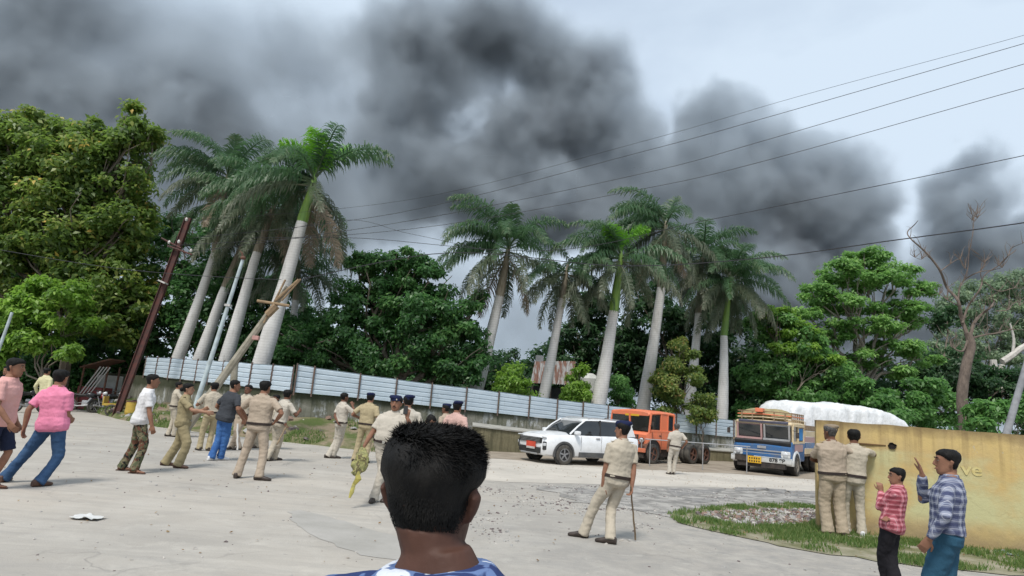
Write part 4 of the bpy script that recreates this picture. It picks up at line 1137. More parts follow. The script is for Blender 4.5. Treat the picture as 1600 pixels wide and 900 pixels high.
# ------------------------------------------------------------------ paints
def paint(name, c, rough=.35, coat=.3, dirt=(0.25, 0.22, 0.18), amt=.35, metal=0.0):
    m, _ = newmat(name); t = NT(m)
    tc = t.n('ShaderNodeTexCoord').outputs['Object']
    col = t.mix(t.math('MULTIPLY', t.ramp(t.noise(tc, 2.2, 7, .7), .45, .7), amt), c, dirt)
    z = t.n('ShaderNodeSeparateXYZ', ins={0: tc}).outputs[2]
    lo = t.n('ShaderNodeMapRange', ins={'Value': t.math('SUBTRACT', z, t.math('MULTIPLY', t.noise(tc, 4, 5, .7), .4)), 'From Min': .45, 'From Max': .0}).outputs[0]
    col = t.mix(t.math('MULTIPLY', lo, min(1, amt * 2)), col, dirt)
    t.out(col, rough, t.noise(tc, 3, 4), .05, .02, metal=metal, coat=coat)
    return m
P_WHITE = paint('white_car_paint', (0.78, 0.79, 0.80), .28, .5, amt=.22)
P_BLACK = M('black_plastic', (0.018, 0.018, 0.02), (0.035, 0.034, 0.032), 5, .5, .1)
P_GREYP = M('grey_cladding', (0.06, 0.06, 0.062), (0.10, 0.097, 0.09), 5, .6, .1)
P_GLASS = M('dark_car_glass', (0.015, 0.018, 0.02), (0.03, 0.034, 0.036), 1, .06, .0, spec=.8)
P_TYRE = M('tyre_rubber', (0.03, 0.029, 0.028), (0.10, 0.09, 0.075), 4, .9, .4, 30)
P_RIM = M('alloy_rim', (0.35, 0.35, 0.36), (0.22, 0.21, 0.2), 4, .35, .05, metal=.7)
P_SILV = M('silver_trim', (0.45, 0.45, 0.46), (0.35, 0.34, 0.33), 4, .35, .05, metal=.5)
P_PLATE = M('red_plate', (0.62, 0.08, 0.045), (0.5, 0.07, 0.04), 5, .5, .05)
P_LAMP = M('lamp_lens', (0.62, 0.64, 0.66), (0.45, 0.46, 0.47), 8, .12, .02, spec=.8)
P_ORG = paint('orange_paint', (0.74, 0.19, 0.085), .55, .05, dirt=(0.42, 0.20, 0.13), amt=.6)
P_RUST = M('rust', (0.17, 0.075, 0.045), (0.085, 0.05, 0.04), 5, .85, .5)
P_BLUE = paint('blue_truck_paint', (0.025, 0.115, 0.29), .45, .1, dirt=(0.12, 0.125, 0.13), amt=.8)
P_TRW = paint('white_truck_paint', (0.62, 0.63, 0.62), .5, .05, amt=.5)
P_CREAM = paint('cream_paint', (0.60, 0.48, 0.30), .6, .0, amt=.5)
P_PINK = paint('faded_pink_paint', (0.42, 0.25, 0.24), .6, .0, amt=.5)
P_DARK = M('dark_underbody', (0.03, 0.027, 0.025), (0.075, 0.06, 0.05), 5, .9, .5)
P_YPLATE = M('yellow_plate', (0.72, 0.42, 0.02), (0.6, 0.35, 0.03), 6, .5)
P_BLKTXT = M('black_lettering', (0.02, 0.02, 0.02), scale=5)
P_WOOD = M('weathered_wood', (0.30, 0.21, 0.12), (0.19, 0.13, 0.08), 4, .85, .6, 14, stretch=(1, 1, 3))

def wheel(parent, c, r, w, rim_mat, spokes=5, side=-1, name='wheel', rimr=.64):
    """axle along local Y; side -1: outer face towards -Y"""
    e = bpy.data.objects.new(name, None); e.location = c; link(e, parent)
    prof = [(-w / 2, r * .66), (-w / 2, r * .9), (-w * .42, r * .985), (-w * .2, r), (w * .2, r), (w * .42, r * .985), (w / 2, r * .9), (w / 2, r * .66)]
    n = 28; V = []; F = []; k = len(prof)
    for j in range(n):
        th = 2 * math.pi * j / n
        for (y, rr) in prof:
            rr2 = rr * (1.0 - (.012 if (j % 2 and abs(y) < w * .45) else 0)); V.append((rr2 * math.cos(th), y, rr2 * math.sin(th)))
    for j in range(n):
        a, b = j * k, ((j + 1) % n) * k
        for q in range(k - 1): F.append((a + q, b + q, b + q + 1, a + q + 1))
    mesh_obj('tyre', V, F, P_TYRE, e, smooth=True)
    mb = MB(); yo = side * w * .40
    mb.ring((0, side * w * .2, 0), (0, 1, 0), r * rimr * .88, r * .69, w * .5, 24)
    mb.cyl((0, side * w * .05, 0), (0, side * w * .1, 0), r * .66, 20, mi=1)
    for q in range(spokes):
        th = 2 * math.pi * q / spokes + .3
        d = Vector((math.cos(th), 0, math.sin(th))); p = Vector((0, yo * .8, 0))
        mb.box(p + d * r * .36, (r * .55, w * .12, r * .15), Euler((0, -th, 0)).to_matrix())
    mb.cyl((0, yo * .6, 0), (0, yo * 1.05, 0), r * .14, 10)
    mb.build('rim', [rim_mat, P_BLACK], e)
    return e
def loft(sections, mat, name, parent, smooth=True, cap=True, mirror=True):
    """sections: list of (x, [(y, z) ...]) half rings, mirrored in y"""
    V = []; F = []; k = None
    for x, ring in sections:
        full_ = ring + [(-y, z) for y, z in reversed(ring)]
        k = len(full_); V += [(x, y, z) for y, z in full_]
    for i in range(len(sections) - 1):
        for j in range(k):
            j2 = (j + 1) % k; F.append((i * k + j, i * k + j2, (i + 1) * k + j2, (i + 1) * k + j))
    F.append(tuple(reversed(range(k)))); F.append(tuple((len(sections) - 1) * k + j for j in range(k)))
    o = mesh_obj(name, V, F, mat, parent, smooth)
    bm = bmesh.new(); bm.from_mesh(o.data); bmesh.ops.recalc_face_normals(bm, faces=bm.faces); bm.to_mesh(o.data); bm.free()
    if smooth: o.data.set_sharp_from_angle(angle=R(32))
    return o

# ------------------------------------------------------------------ white SUV, front to the left
def make_suv():
    a = R(180 + 31)
    W = onvert(878, 22.4, 0)          # near front wheel contact
    fw = Vector((math.cos(a), math.sin(a), 0)); lf = Vector((-fw.y, fw.x, 0))       # forward, left
    # local frame: +X forward, +Y left = towards the camera
    loc = W - fw * 1.33 - lf * .82
    c = thing('white_car', 'white compact SUV with black grille and red front plate, parked facing left', 'car', loc, a)
    def sec(x, w, zb, zs, zt, cr=.03):
        return (x, [(w - .10, zb), (w - .02, zb + .06), (w, zb + .22), (w + .005, (zb + zs) / 2 + .1), (w - .015, zs - .06), (w - .06, zs), (w * .55, zt + cr * .6), (0.0, zt + cr)])
    S = [sec(2.13, .62, .36, .72, .74, .01), sec(2.10, .74, .30, .80, .84, .01), sec(2.02, .83, .27, .90, .93), sec(1.85, .875, .26, .95, .99), sec(1.4, .895, .25, .98, 1.03), sec(.95, .90, .25, 1.0, 1.06),
         sec(.3, .90, .25, 1.0, 1.05, 0), sec(-.6, .90, .25, 1.02, 1.06, 0), sec(-1.4, .90, .26, 1.04, 1.07, 0), sec(-1.85, .88, .30, 1.02, 1.06, 0), sec(-2.08, .82, .36, .98, 1.02, 0), sec(-2.15, .74, .45, .9, .94, 0)]
    loft(S, P_WHITE, 'body', c)
    def gs(x, w, z): return (x, [(w, 1.0), (w * .99, 1.0 + (z - 1.0) * .5), (w - .10 * (z - 1.0) / .56, z - .02), (w * .6, z), (0.0, z)])
    loft([gs(1.08, .80, 1.03), gs(.75, .80, 1.28), gs(.35, .80, 1.52), gs(-.2, .80, 1.56), gs(-1.3, .79, 1.55), gs(-1.75, .78, 1.45), gs(-2.02, .76, 1.08)], P_GLASS, 'greenhouse', c)
    def rs(x, w, z): return (x, [(w - .02, z - .05), (w, z - .02), (w - .04, z + .012), (w * .6, z + .03), (0.0, z + .035)])
    loft([rs(.42, .66, 1.50), rs(.30, .71, 1.545), rs(-.3, .725, 1.575), rs(-1.3, .72, 1.565), rs(-1.8, .69, 1.52), rs(-1.95, .64, 1.49)], P_WHITE, 'roof', c)
    for s in (1, -1):
        mb = MB()
        mb.tube([(1.05, s * .80, 1.03), (.72, s * .775, 1.30), (.36, s * .715, 1.525)], [.035, .03, .03], n=6)
        mb.build('pillar', P_WHITE, c, smooth=True)
        mb = MB(); mb.tube([(-.28, s * .815, 1.0), (-.30, s * .735, 1.56)], .032, n=6); mb.build('pillar', P_BLACK, c)
        mb = MB(); mb.prism([(-1.35, 1.04), (-1.95, 1.06), (-1.72, 1.50), (-1.45, 1.55), (-1.55, 1.30)], 'y', s * .735, s * .80); mb.build('pillar', P_WHITE, c)
        mb = MB(); mb.tube([(.2, s * .66, 1.585), (0, s * .66, 1.625), (-1.3, s * .65, 1.615), (-1.5, s * .64, 1.57)], .018, n=5); mb.build('roof_rail', P_SILV, c)
        mb = MB(); mb.box((.86, s * .98, 1.09), (.16, .20, .13), bev=.04); mb.box((.86, s * .87, 1.05), (.06, .12, .04)); mb.build('mirror', P_WHITE, c, smooth=True)
        mb = MB(); mb.box((-.3, s * .902, .36), (2.0, .04, .17), bev=.015); mb.build('sill_cladding', P_GREYP, c)
        mb = MB(); mb.box((-.12, s * .905, .93), (.18, .03, .035), bev=.01); mb.build('door_handle', P_SILV, c)
        mb = MB(); mb.box((-1.02, s * .905, .94), (.18, .03, .035), bev=.01); mb.build('door_handle', P_SILV, c)
        mb = MB(); mb.box((.62, s * .9025, .74), (.008, .006, .5)); mb.box((-.28, s * .9025, .74), (.008, .006, .52)); mb.box((-1.12, s * .9025, .78), (.008, .006, .5)); mb.build('door_seam', P_BLACK, c)
        for x in (1.33, -1.33):
            mb = MB()
            arch = [(x + .44 * math.cos(th), .34 + .44 * math.sin(th)) for th in [math.pi * q / 16 for q in range(-1, 18)]]
            inner = [(x + .375 * math.cos(th), .34 + .375 * math.sin(th)) for th in [math.pi * q / 16 for q in range(-1, 18)]]
            V = [(p[0], s * .92, p[1]) for p in arch] + [(p[0], s * .92, p[1]) for p in inner] + [(p[0], s * .86, p[1]) for p in arch]
            n = 19
            F = [(i, i + 1, n + i + 1, n + i) for i in range(n - 1)] + [(i, 2 * n + i, 2 * n + i + 1, i + 1) for i in range(n - 1)]
            mb.add(V, F); mb.build('arch_trim', P_GREYP, c)
            mb = MB(); mb.cyl((x, s * .80, .35), (x, s * .908, .35), .385, 24); mb.build('wheel_well', P_BLACK, c)
            wheel(c, (x, s * .85, .335), .335, .22, P_RIM, 5, side=s)
    # front
    mb = MB(); mb.box((2.115, 0, .76), (.07, 1.36, .19), bev=.03); mb.build('grille', P_BLACK, c)
    mb = MB()
    for q in range(4): mb.box((2.155, 0, .69 + q * .045), (.012, 1.2, .012))
    mb.build('grille_bar', P_SILV, c)
    mb = MB(); mb.box((2.12, 0, .43), (.10, 1.30, .20), bev=.04); mb.build('bumper_intake', P_BLACK, c)
    mb = MB(); mb.box((2.14, 0, .31), (.10, 1.0, .06), bev=.02); mb.box((2.09, .62, .44), (.10, .05, .24), (0, 0, .3)); mb.box((2.09, -.62, .44), (.10, .05, .24), (0, 0, -.3)); mb.build('skid_plate', P_SILV, c)
    mb = MB(); mb.box((2.185, .12, .60), (.015, .56, .20), bev=.006); mb.build('red_number_plate', P_PLATE, c)
    mb = MB(); mb.box((2.19, .12, .49), (.015, .5, .07), bev=.004); mb.build('white_plate_strip', P_TRW, c)
    mb = MB()
    for k in range(7): mb.box((2.1945, -.08 + k * .065, .49), (.003, .03, .04))
    mb.build('plate_characters', P_BLKTXT, c)['kind'] = 'stuff'
    for s in (1, -1):
        mb = MB(); mb.box((2.03, s * .74, .60), (.16, .15, .28), (0, 0, s * -.5), bev=.03); mb.build('headlight_housing', P_BLACK, c)
        mb = MB(); mb.box((2.075, s * .775, .64), (.10, .09, .10), (0, 0, s * -.5), bev=.02); mb.build('headlight', P_LAMP, c)
        mb = MB(); mb.box((2.045, s * .70, .885), (.12, .26, .035), (0, 0, s * -.42), bev=.01); mb.build('running_light', P_LAMP, c)
    mb = MB(); mb.box((-2.05, 0, .45), (.2, 1.5, .25), bev=.04); mb.build('rear_bumper', P_GREYP, c)
    mb = MB(); mb.box((-2.14, 0, .88), (.06, 1.4, .08), bev=.02); mb.build('tail_light', P_PLATE, c)
make_suv()

# ------------------------------------------------------------------ orange cab on a bare chassis
def make_orange():
    a = R(180 + 42)
    loc = onvert(1013, 26.2, 0)        # the near front corner of the cab
    fw = Vector((math.cos(a), math.sin(a), 0)); lf = Vector((-fw.y, fw.x, 0))
    loc = loc - lf * 1.02 - fw * .2
    c = thing('orange_truck', 'faded orange truck cab on a bare chassis, parked between white car and blue truck', 'truck', loc, a)
    W2 = 1.02
    S = [(.34, [(W2 - .10, .62), (W2 - .04, .66), (W2 - .03, .95), (W2 - .06, 1.12), (0.0, 1.14)]), (.26, [(W2 - .04, .60), (W2, .66), (W2, 1.0), (W2 - .02, 1.20), (0.0, 1.22)]), (0.0, [(W2 - .02, .58), (W2, .62), (W2 + .01, 1.05), (W2, 1.25), (0.0, 1.26)]),
         (-1.60, [(W2 - .02, .58), (W2, .62), (W2 + .01, 1.05), (W2, 1.25), (0.0, 1.26)])]
    loft(S, P_ORG, 'cab_body', c)
    # upper cab frame: posts, roof, header
    mb = MB()
    mb.box((-1.56, 0, 1.64), (.06, 2 * W2 - .08, .8)); mb.build('back_panel', P_ORG, c)
    def rr(x, w, z): return (x, [(w - .02, z - .10), (w, z - .05), (w - .05, z + .02), (w * .55, z + .06), (0.0, z + .075)])
    loft([rr(.16, W2 - .10, 1.98), rr(.10, W2 - .02, 2.02), rr(-.4, W2, 2.06), rr(-1.2, W2, 2.06), rr(-1.62, W2 - .02, 2.03)], P_ORG, 'roof', c)
    for s in (1, -1):
        for (x0, x1, wd_) in ((.20, .06, .075), (-.62, -.62, .08), (-1.10, -1.10, .075), (-1.56, -1.56, .09)):
            mb = MB(); mb.box(((x0 + x1) / 2, s * (W2 - .035), 1.60), (wd_, .065, .84), (0, (x0 - x1) * -.9 if x0 != x1 else 0, 0), bev=.015); mb.build('pillar', P_ORG, c)
        mb = MB(); mb.box((-.75, s * (W2 - .03), 1.29), (1.66, .07, .10), bev=.02); mb.build('window_sill', P_ORG, c)
        mb = MB(); mb.box((-1.33, s * (W2 - .05), 1.62), (.40, .02, .58)); mb.build('quarter_window', P_GLASS, c)
        mb = MB(); mb.box((-.30, s * (W2 - .05), 1.62), (.60, .015, .64)); mb.build('door_window', P_GLASS, c)
        mb = MB(); mb.box((-.86, s * (W2 - .04), 1.62), (.44, .03, .70)); mb.build('side_panel', P_ORG, c)
        mb = MB(); mb.box((.01, s * (W2 + .014), .93), (.012, .006, .62)); mb.box((-.62, s * (W2 + .014), .93), (.012, .006, .62)); mb.box((-.3, s * (W2 + .014), .64), (.62, .006, .012)); mb.build('door_seam', P_RUST, c)
        mb = MB(); mb.box((-.53, s * (W2 + .02), 1.12), (.13, .03, .03)); mb.build('door_handle', P_DARK, c)
        mb = MB(); mb.tube([(.14, s * W2, 1.5), (.24, s * (W2 + .16), 1.52)], .012, n=5); mb.box((.25, s * (W2 + .18), 1.56), (.05, .12, .2), bev=.02); mb.build('mirror', P_DARK, c)
        # fender with dark wheel mouth
        V = []; F = []; n = 14
        for yy in (s * (W2 - .3), s * (W2 + .05)):
            for q in range(n + 1):
                th = math.pi * q / n; V.append((-.05 + .52 * math.cos(th), yy, .46 + .50 * math.sin(th)))
        for q in range(n): F.append((q, q + 1, n + 2 + q, n + 1 + q))
        mesh_obj('fender', V, F, P_RUST, c, smooth=True)
        mb = MB(); mb.cyl((-.05, s * (W2 - .4), .5), (-.05, s * (W2 + .02), .5), .47, 20); mb.build('wheel_well', P_BLACK, c)
        wheel(c, (-.05, s * (W2 - .06), .40), .40, .24, P_RUST, 4, side=s, name='front_wheel')
    mb = MB(); mb.box((.11, 0, 1.58), (.02, 1.84, .60), (0, .12, 0)); mb.build('windscreen', P_GLASS, c)
    mb = MB(); mb.box((.15, 0, 1.60), (.05, .06, .70), (0, .12, 0)); mb.build('windscreen_divider', P_ORG, c)
    mb = MB(); mb.box((.155, .1, 1.885), (.02, .7, .08)); mb.build('yellow_sun_strip', P_YPLATE, c)
    mb = MB(); mb.box((.36, 0, .92), (.05, 1.20, .40), bev=.02); mb.build('grille', P_DARK, c)
    mb = MB()
    for q in range(6): mb.box((.39, 0, .76 + q * .065), (.015, 1.1, .018))
    mb.build('grille_bar', P_ORG, c)
    for s in (1, -1):
        mb = MB(); mb.cyl((.33, s * .78, .90), (.40, s * .78, .90), .12, 16); mb.build('headlight_ring', P_RUST, c)
        mb = MB(); mb.ell((.40, s * .78, .90), (.03, .10, .10)); mb.build('headlight', P_LAMP, c, smooth=True)
    mb = MB(); mb.box((.50, 0, .52), (.10, 2.1, .16), bev=.02); mb.build('bumper', P_ORG, c)
    mb = MB(); mb.box((.56, 0, .93), (.025, 2.1, .035)); mb.box((.53, .9, .75), (.03, .03, .4)); mb.box((.53, -.9, .75), (.03, .03, .4)); mb.build('bull_bar', P_SILV, c)
    mb = MB(); mb.box((.40, .2, .34), (.2, 1.5, .22)); mb.box((-.8, 0, .42), (1.4, 1.5, .3)); mb.build('engine_underside', P_DARK, c)
    mb = MB()
    for s in (1, -1): mb.box((-2.6, s * .42, .62), (4.2, .08, .18))
    for x in (-1.9, -2.8, -3.7, -4.6): mb.box((x, 0, .62), (.08, .9, .14))
    mb.build('chassis_frame', P_DARK, c)
    mb = MB(); mb.box((-1.95, .72, .55), (.7, .42, .42), bev=.05); mb.build('fuel_tank', P_DARK, c, smooth=True)
    mb = MB(); mb.box((-2.0, 0, 1.0), (.30, 1.3, .7), bev=.03); mb.build('toolbox', P_DARK, c)
    for s in (1, -1):
        for x in (-3.05, -4.05):
            for q, yo in enumerate((.92, .66)): wheel(c, (x, s * yo, .42), .42, .24, P_RUST, 4, side=s, name='rear_wheel')
    mb = MB()
    for x in (-3.05, -4.05): mb.cyl((x, -.9, .42), (x, .9, .42), .07, 8)
    mb.build('axle', P_DARK, c)
make_orange()

# ------------------------------------------------------------------ decorated blue truck
def make_blue():
    a = R(180 + 54)
    loc = onvert(1240, 25.6, 0)        # near front corner
    fw = Vector((math.cos(a), math.sin(a), 0)); lf = Vector((-fw.y, fw.x, 0))
    loc = loc - lf * 1.12
    c = thing('blue_truck', 'decorated blue truck with split windscreen and loaded roof rack beside the yellow wall', 'truck', loc, a)
    W = 1.12
    # nose: blue lower panel, dark band, window frame
    loft([(.30, [(W - .16, .58), (W - .10, .62), (W - .10, .98), (W - .14, 1.06), (0.0, 1.10)]), (.18, [(W - .05, .55), (W, .60), (W, 1.02), (W - .03, 1.14), (0.0, 1.20)]), (0.0, [(W - .02, .55), (W, .60), (W + .01, 1.1), (W, 1.30), (0.0, 1.32)]), (-2.0, [(W - .02, .55), (W, .60), (W + .01, 1.1), (W, 1.30), (0.0, 1.32)])], P_BLUE, 'cab_body', c)
    mb = MB(); mb.box((.20, 0, 1.22), (.16, 2 * W - .1, .17), (0, .5, 0), bev=.03); mb.build('cowl_band', P_BLACK, c)
    mb = MB(); mb.box((.31, 0, .90), (.03, 1.7, .05)); mb.box((.315, 0, 1.02), (.03, .34, .10), bev=.02); mb.build('chrome_strip', P_SILV, c)
    for s in (1, -1):
        mb = MB(); mb.box((.10, s * .52, 1.63), (.02, .84, .50), (0, .16, s * -.06)); mb.build('windscreen', P_GLASS, c)
        mb = MB()
        for yy in (.06, .99): mb.box((.115, s * yy, 1.63), (.05, .07, .62), (0, .16, 0))
        mb.box((.06, s * .52, 1.92), (.07, 1.0, .09)); mb.box((.17, s * .52, 1.35), (.07, 1.0, .08)); mb.build('window_frame', P_SILV if s > 0 else P_PINK, c)
        for (x, w_) in ((-.04, .10), (-.95, .08), (-1.95, .1)):
            mb = MB(); mb.box((x, s * (W - .03), 1.62), (w_, .07, .70), bev=.01); mb.build('pillar', P_CREAM, c)
        mb = MB(); mb.box((-1.0, s * (W - .02), 1.30), (2.0, .08, .07)); mb.box((-1.0, s * (W - .02), 1.95), (2.0, .08, .08)); mb.build('side_rail', P_CREAM, c)
        mb = MB(); mb.box((-.5, s * (W - .06), 1.62), (.80, .015, .56)); mb.build('side_window', P_GLASS, c)
        mb = MB(); mb.box((-1.44, s * (W - .035), 1.62), (.86, .02, .48)); mb.build('blue_curtain', M('curtain_blue', (0.03, 0.22, 0.52), (0.02, 0.15, 0.38), 3, .8), c)
        mb = MB(); mb.box((-.90, s * (W + .014), 1.08), (1.45, .02, .28), bev=.005); mb.build('painted_door_panel', P_PINK, c)
        mb = MB(); mb.box((-.40, s * (W + .02), 1.27), (1.1, .02, .06)); mb.build('cream_band', P_CREAM, c)
        V = []; F = []; n = 14
        ys = [s * (W - .34), s * (W + .0), s * (W + .055), s * (W + .055)]
        for q in range(n + 1):
            th = math.pi * (q / n * 1.06 - .03)
            cx, sz = math.cos(th), math.sin(th)
            for yy, rr_ in ((s * (W - .34), .60), (s * (W + .0), .60), (s * (W + .05), .57), (s * (W + .05), .47)):
                V.append((-.42 + rr_ * cx * 1.05, yy, .44 + rr_ * sz * .92))
        for q in range(n):
            for k in range(3): F.append((4 * q + k, 4 * q + k + 1, 4 * q + 4 + k + 1, 4 * q + 4 + k))
        mesh_obj('mudguard', V, F, P_TRW, c, smooth=True)
        mb = MB(); mb.cyl((-.42, s * (W - .4), .5), (-.42, s * (W + .015), .5), .48, 20); mb.build('wheel_well', P_BLACK, c)
        wheel(c, (-.42, s * (W - .05), .43), .43, .25, P_CREAM, 6, side=s, name='front_wheel')
        mb = MB(); mb.box((.30, s * .90, .80), (.10, .34, .26), bev=.04); mb.build('headlight_surround', P_TRW, c)
        mb = MB(); mb.ell((.36, s * .90, .80), (.04, .10, .10)); mb.build('headlight', P_LAMP, c, smooth=True)
        mb = MB(); mb.tube([(.10, s * W, 1.75), (.25, s * (W + .18), 1.72), (.22, s * (W + .2), 1.5)], .012, n=5); mb.box((.24, s * (W + .2), 1.58), (.04, .13, .22), bev=.02); mb.build('mirror', P_DARK, c)
    mb = MB(); mb.box((.42, 0, .56), (.12, 2.3, .22), bev=.02); mb.build('bumper', P_TRW, c)
    mb = MB(); mb.box((.44, -.62, .56), (.13, .72, .23)); mb.build('bumper_frame', P_DARK, c)
    mb = MB(); mb.box((.515, -.22, .52), (.02, .52, .26), bev=.006); mb.build('yellow_number_plate', P_YPLATE, c)
    mb = MB()
    for r2 in range(2):
        for k in range(5): mb.box((.527, -.40 + k * .09, .46 + r2 * .11), (.004, .045, .065))
    mb.build('plate_characters', P_BLKTXT, c)['kind'] = 'stuff'
    text_obj('bumper_lettering', '878 9P', .19, P_BLKTXT, c, (.484, .62, .56), (R(90), 0, R(90)), depth=.003, sx=1.1, bold=.006)
    mb = MB(); mb.box((.30, .0, .36), (.3, 1.8, .22)); mb.box((-1, 0, .42), (1.8, 1.6, .3)); mb.build('engine_underside', P_DARK, c)
    mb = MB(); mb.box((.57, 0, .80), (.02, 2.3, .025)); mb.build('front_bar', P_SILV, c)
    # roof and rack
    def rr(x, w, z): return (x, [(w - .02, z - .08), (w, z - .03), (w - .06, z + .02), (w * .55, z + .05), (0.0, z + .06)])
    loft([rr(.12, W - .14, 2.0), rr(.05, W - .02, 2.03), rr(-1.0, W, 2.05), rr(-2.02, W, 2.05)], P_CREAM, 'roof', c)
    mb = MB(); mb.box((.12, 0, 2.02), (.14, 1.9, .07), (0, .3, 0)); mb.build('sun_visor', M('visor_dark', (0.10, 0.10, 0.14), scale=4), c)
    for k in range(3):
        mb = MB()
        z = 2.17 + k * .12
        mb.tube([(.02, -W + .1, z), (.10, 0, z + .03), (.02, W - .1, z)], .022, n=5); mb.tube([(.02, W - .1, z), (-2.1, W - .04, z)], .022, n=5); mb.tube([(.02, -W + .1, z), (-2.1, -W + .04, z)], .022, n=5)
        mb.build('rack_rail', [P_CREAM, P_ORG, P_WOOD][k], c)
    for k in range(7):
        mb = MB(); x = -.05 - k * .34; mb.box((x, W - .06, 2.26), (.05, .04, .36)); mb.build('rack_post', P_WOOD, c)
    for k in range(5):
        mb = MB(); y = -.85 + k * .42; mb.box((.06, y, 2.26), (.04, .05, .34)); mb.build('rack_post', P_WOOD, c)
    # truck bed behind the cab
    for k in range(5):
        mb = MB(); z = .95 + k * .24; mb.box((-4.3, W, z), (4.3, .05, .22)); mb.build('side_plank', [P_CREAM, P_BLUE, P_PINK, P_CREAM, P_WOOD][k], c)
        mb = MB(); mb.box((-4.3, -W, z), (4.3, .05, .22)); mb.build('side_plank', P_CREAM, c)
    mb = MB(); mb.box((-4.3, 0, .80), (4.35, 2.2, .12)); mb.box((-3.6, 0, .60), (5.2, .9, .2)); mb.build('bed_floor', P_WOOD, c)
    mb = MB(); mb.box((-2.16, 0, 1.5), (.06, 2.2, 1.35)); mb.build('headboard', P_CREAM, c)
    for s in (1, -1):
        for yo in (.95, .68): wheel(c, (-4.9, s * yo, .45), .45, .25, P_RUST, 4, side=s, name='rear_wheel')
    # things tied on the rack
    bx = thing('roof_bundle', 'tan sacking bundle tied on the roof rack of the blue truck', 'bundle', c.matrix_basis @ Vector((-.7, -.1, 2.12)), a)
    mb = MB(); mb.ell((0, -.2, .20), (.62, .75, .26), 14, 8); mb.ell((-.7, .2, .22), (.55, .7, .26), 14, 8); mb.ell((.1, .55, .13), (.5, .35, .2), 12, 8)
    o = mb.build('sack', M('sacking', (0.36, 0.29, 0.15), (0.22, 0.20, 0.11), 4, .95, 1.0, 12, dist=.05), bx, smooth=True)
    ob = MB(); ob.box(c.matrix_basis @ Vector((.02, -.15, 2.47)), (.34, .30, .16), (0, 0, a), bev=.02)
    tag(ob.build('orange_box', P_ORG), 'small orange box on top of the rack over the blue cab', 'box')
    return c
blue = make_blue()

# ------------------------------------------------------------------ covered load behind the wall
def make_load():
    A = at(1216, 640, 30.5); B = at(1440, 668, 33.5)
    A.z = B.z = 0
    d = (B - A); L_ = d.length; a = math.atan2(d.y, d.x)
    c = thing('loaded_lorry', 'lorry trailer piled under a white plastic tarpaulin behind the yellow wall', 'lorry', A, a)
    # top profile from the picture
    prof = []
    for px, py in [(1206, 656), (1213, 632), (1220, 625), (1240, 626), (1262, 629), (1285, 628), (1300, 632), (1320, 632), (1345, 638), (1362, 644), (1374, 650), (1384, 658), (1390, 668)]:
        w = (px - 1216) / (1440 - 1216); p = at(px, py, 30.5 + 3.0 * w); prof.append((max(-.6, w * L_), p.z))
    V = []; F = []; nx_ = 90; ny = 26
    for i in range(nx_ + 1):
        x = prof[0][0] + (prof[-1][0] - prof[0][0]) * i / nx_
        zt = float(np.interp(x, [q[0] for q in prof], [q[1] for q in prof]))
        for j in range(ny + 1):
            v = j / ny * 2 - 1; s = abs(v)
            y = math.copysign(min(1, s * 1.35), v) * 1.15
            z = zt - .10 * min(1, s * 1.3) ** 2 if s < .74 else zt - .12 - (s - .74) / .26 * (zt - 1.1)
            q = Vector((x * 1.6, y * 2.0, z * 1.8))
            z += .05 * noise.noise(q) + .035 * noise.noise(q * 3.1) - .03 * abs(noise.noise(q * 1.7 + Vector((5, 0, 0))))
            y += .05 * noise.noise(q * 2.3 + Vector((0, 7, 0))) + (.05 * math.sin(x * 7 + noise.noise(q) * 4) if s > .74 else 0)
            V.append((x, y, z))
    for i in range(nx_):
        for j in range(ny):
            q = i * (ny + 1) + j; F.append((q, q + ny + 1, q + ny + 2, q + 1))
    m, _ = newmat('white_tarpaulin'); t = NT(m); tc = t.n('ShaderNodeTexCoord').outputs['Object']
    col = t.mix(t.ramp(t.noise(tc, 3, 6, .65), .4, .65), (0.80, 0.81, 0.82), (0.62, 0.63, 0.63))
    t.out(col, .4, t.noise(tc, 5, 7, .65), .7, .06, spec=.5)
    mesh_obj('tarpaulin', V, F, m, c, smooth=True)
    mb = MB(); mb.box((L_ / 2 - .3, 0, 1.0), (L_ - .4, 2.2, .3)); mb.build('trailer_bed', P_BLUE, c)
    for s in (1, -1):
        for x in (1.0, 4.6, 5.6): wheel(c, (x, s * .9, .48), .48, .28, P_RUST, 4, side=s)
    mb = MB()
    for k in range(6): mb.tube([(.4 + k * 1.05, -1.2, 1.2), (.5 + k * 1.05, -1.17, 2.2)], .012, n=4)
    mb.build('tie_rope', P_WOOD, c)
make_load()

# ------------------------------------------------------------------ poles and wires
def px_pole(name, a, b, Y, r0, r1, mat, label, cat='pole', n=10, ext=True, dY=0.0):
    A = at(a[0], a[1], Y); B = at(b[0], b[1], Y + dY); d = (B - A).normalized()
    if ext and A.z > 0: A = A - d * (A.z / d.z + .0)
    p = thing(name, label, cat, A)
    mb = MB(); mb.tube([Vector((0, 0, 0)) - d * .2, (B - A) * .5, B - A], [r0, (r0 + r1) / 2, r1], n=n); mb.build('shaft', mat, p, smooth=n > 6)
    return p, B - A, d
M_RAIL = M('rusty_steel', (0.10, 0.035, 0.028), (0.055, 0.03, 0.026), 4, .75, .3)
M_PALEP = M('pale_blue_paint', (0.48, 0.56, 0.58), (0.34, 0.38, 0.38), 4, .5, .2)
M_CONC = M('pole_concrete', (0.34, 0.31, 0.25), (0.22, 0.20, 0.15), 4, .9, .5)
M_WIRE = M('wire_black', (0.035, 0.035, 0.04), scale=5, rough=.6)
M_INS = M('white_insulator', (0.6, 0.58, 0.55), (0.4, 0.38, 0.35), 5, .3)
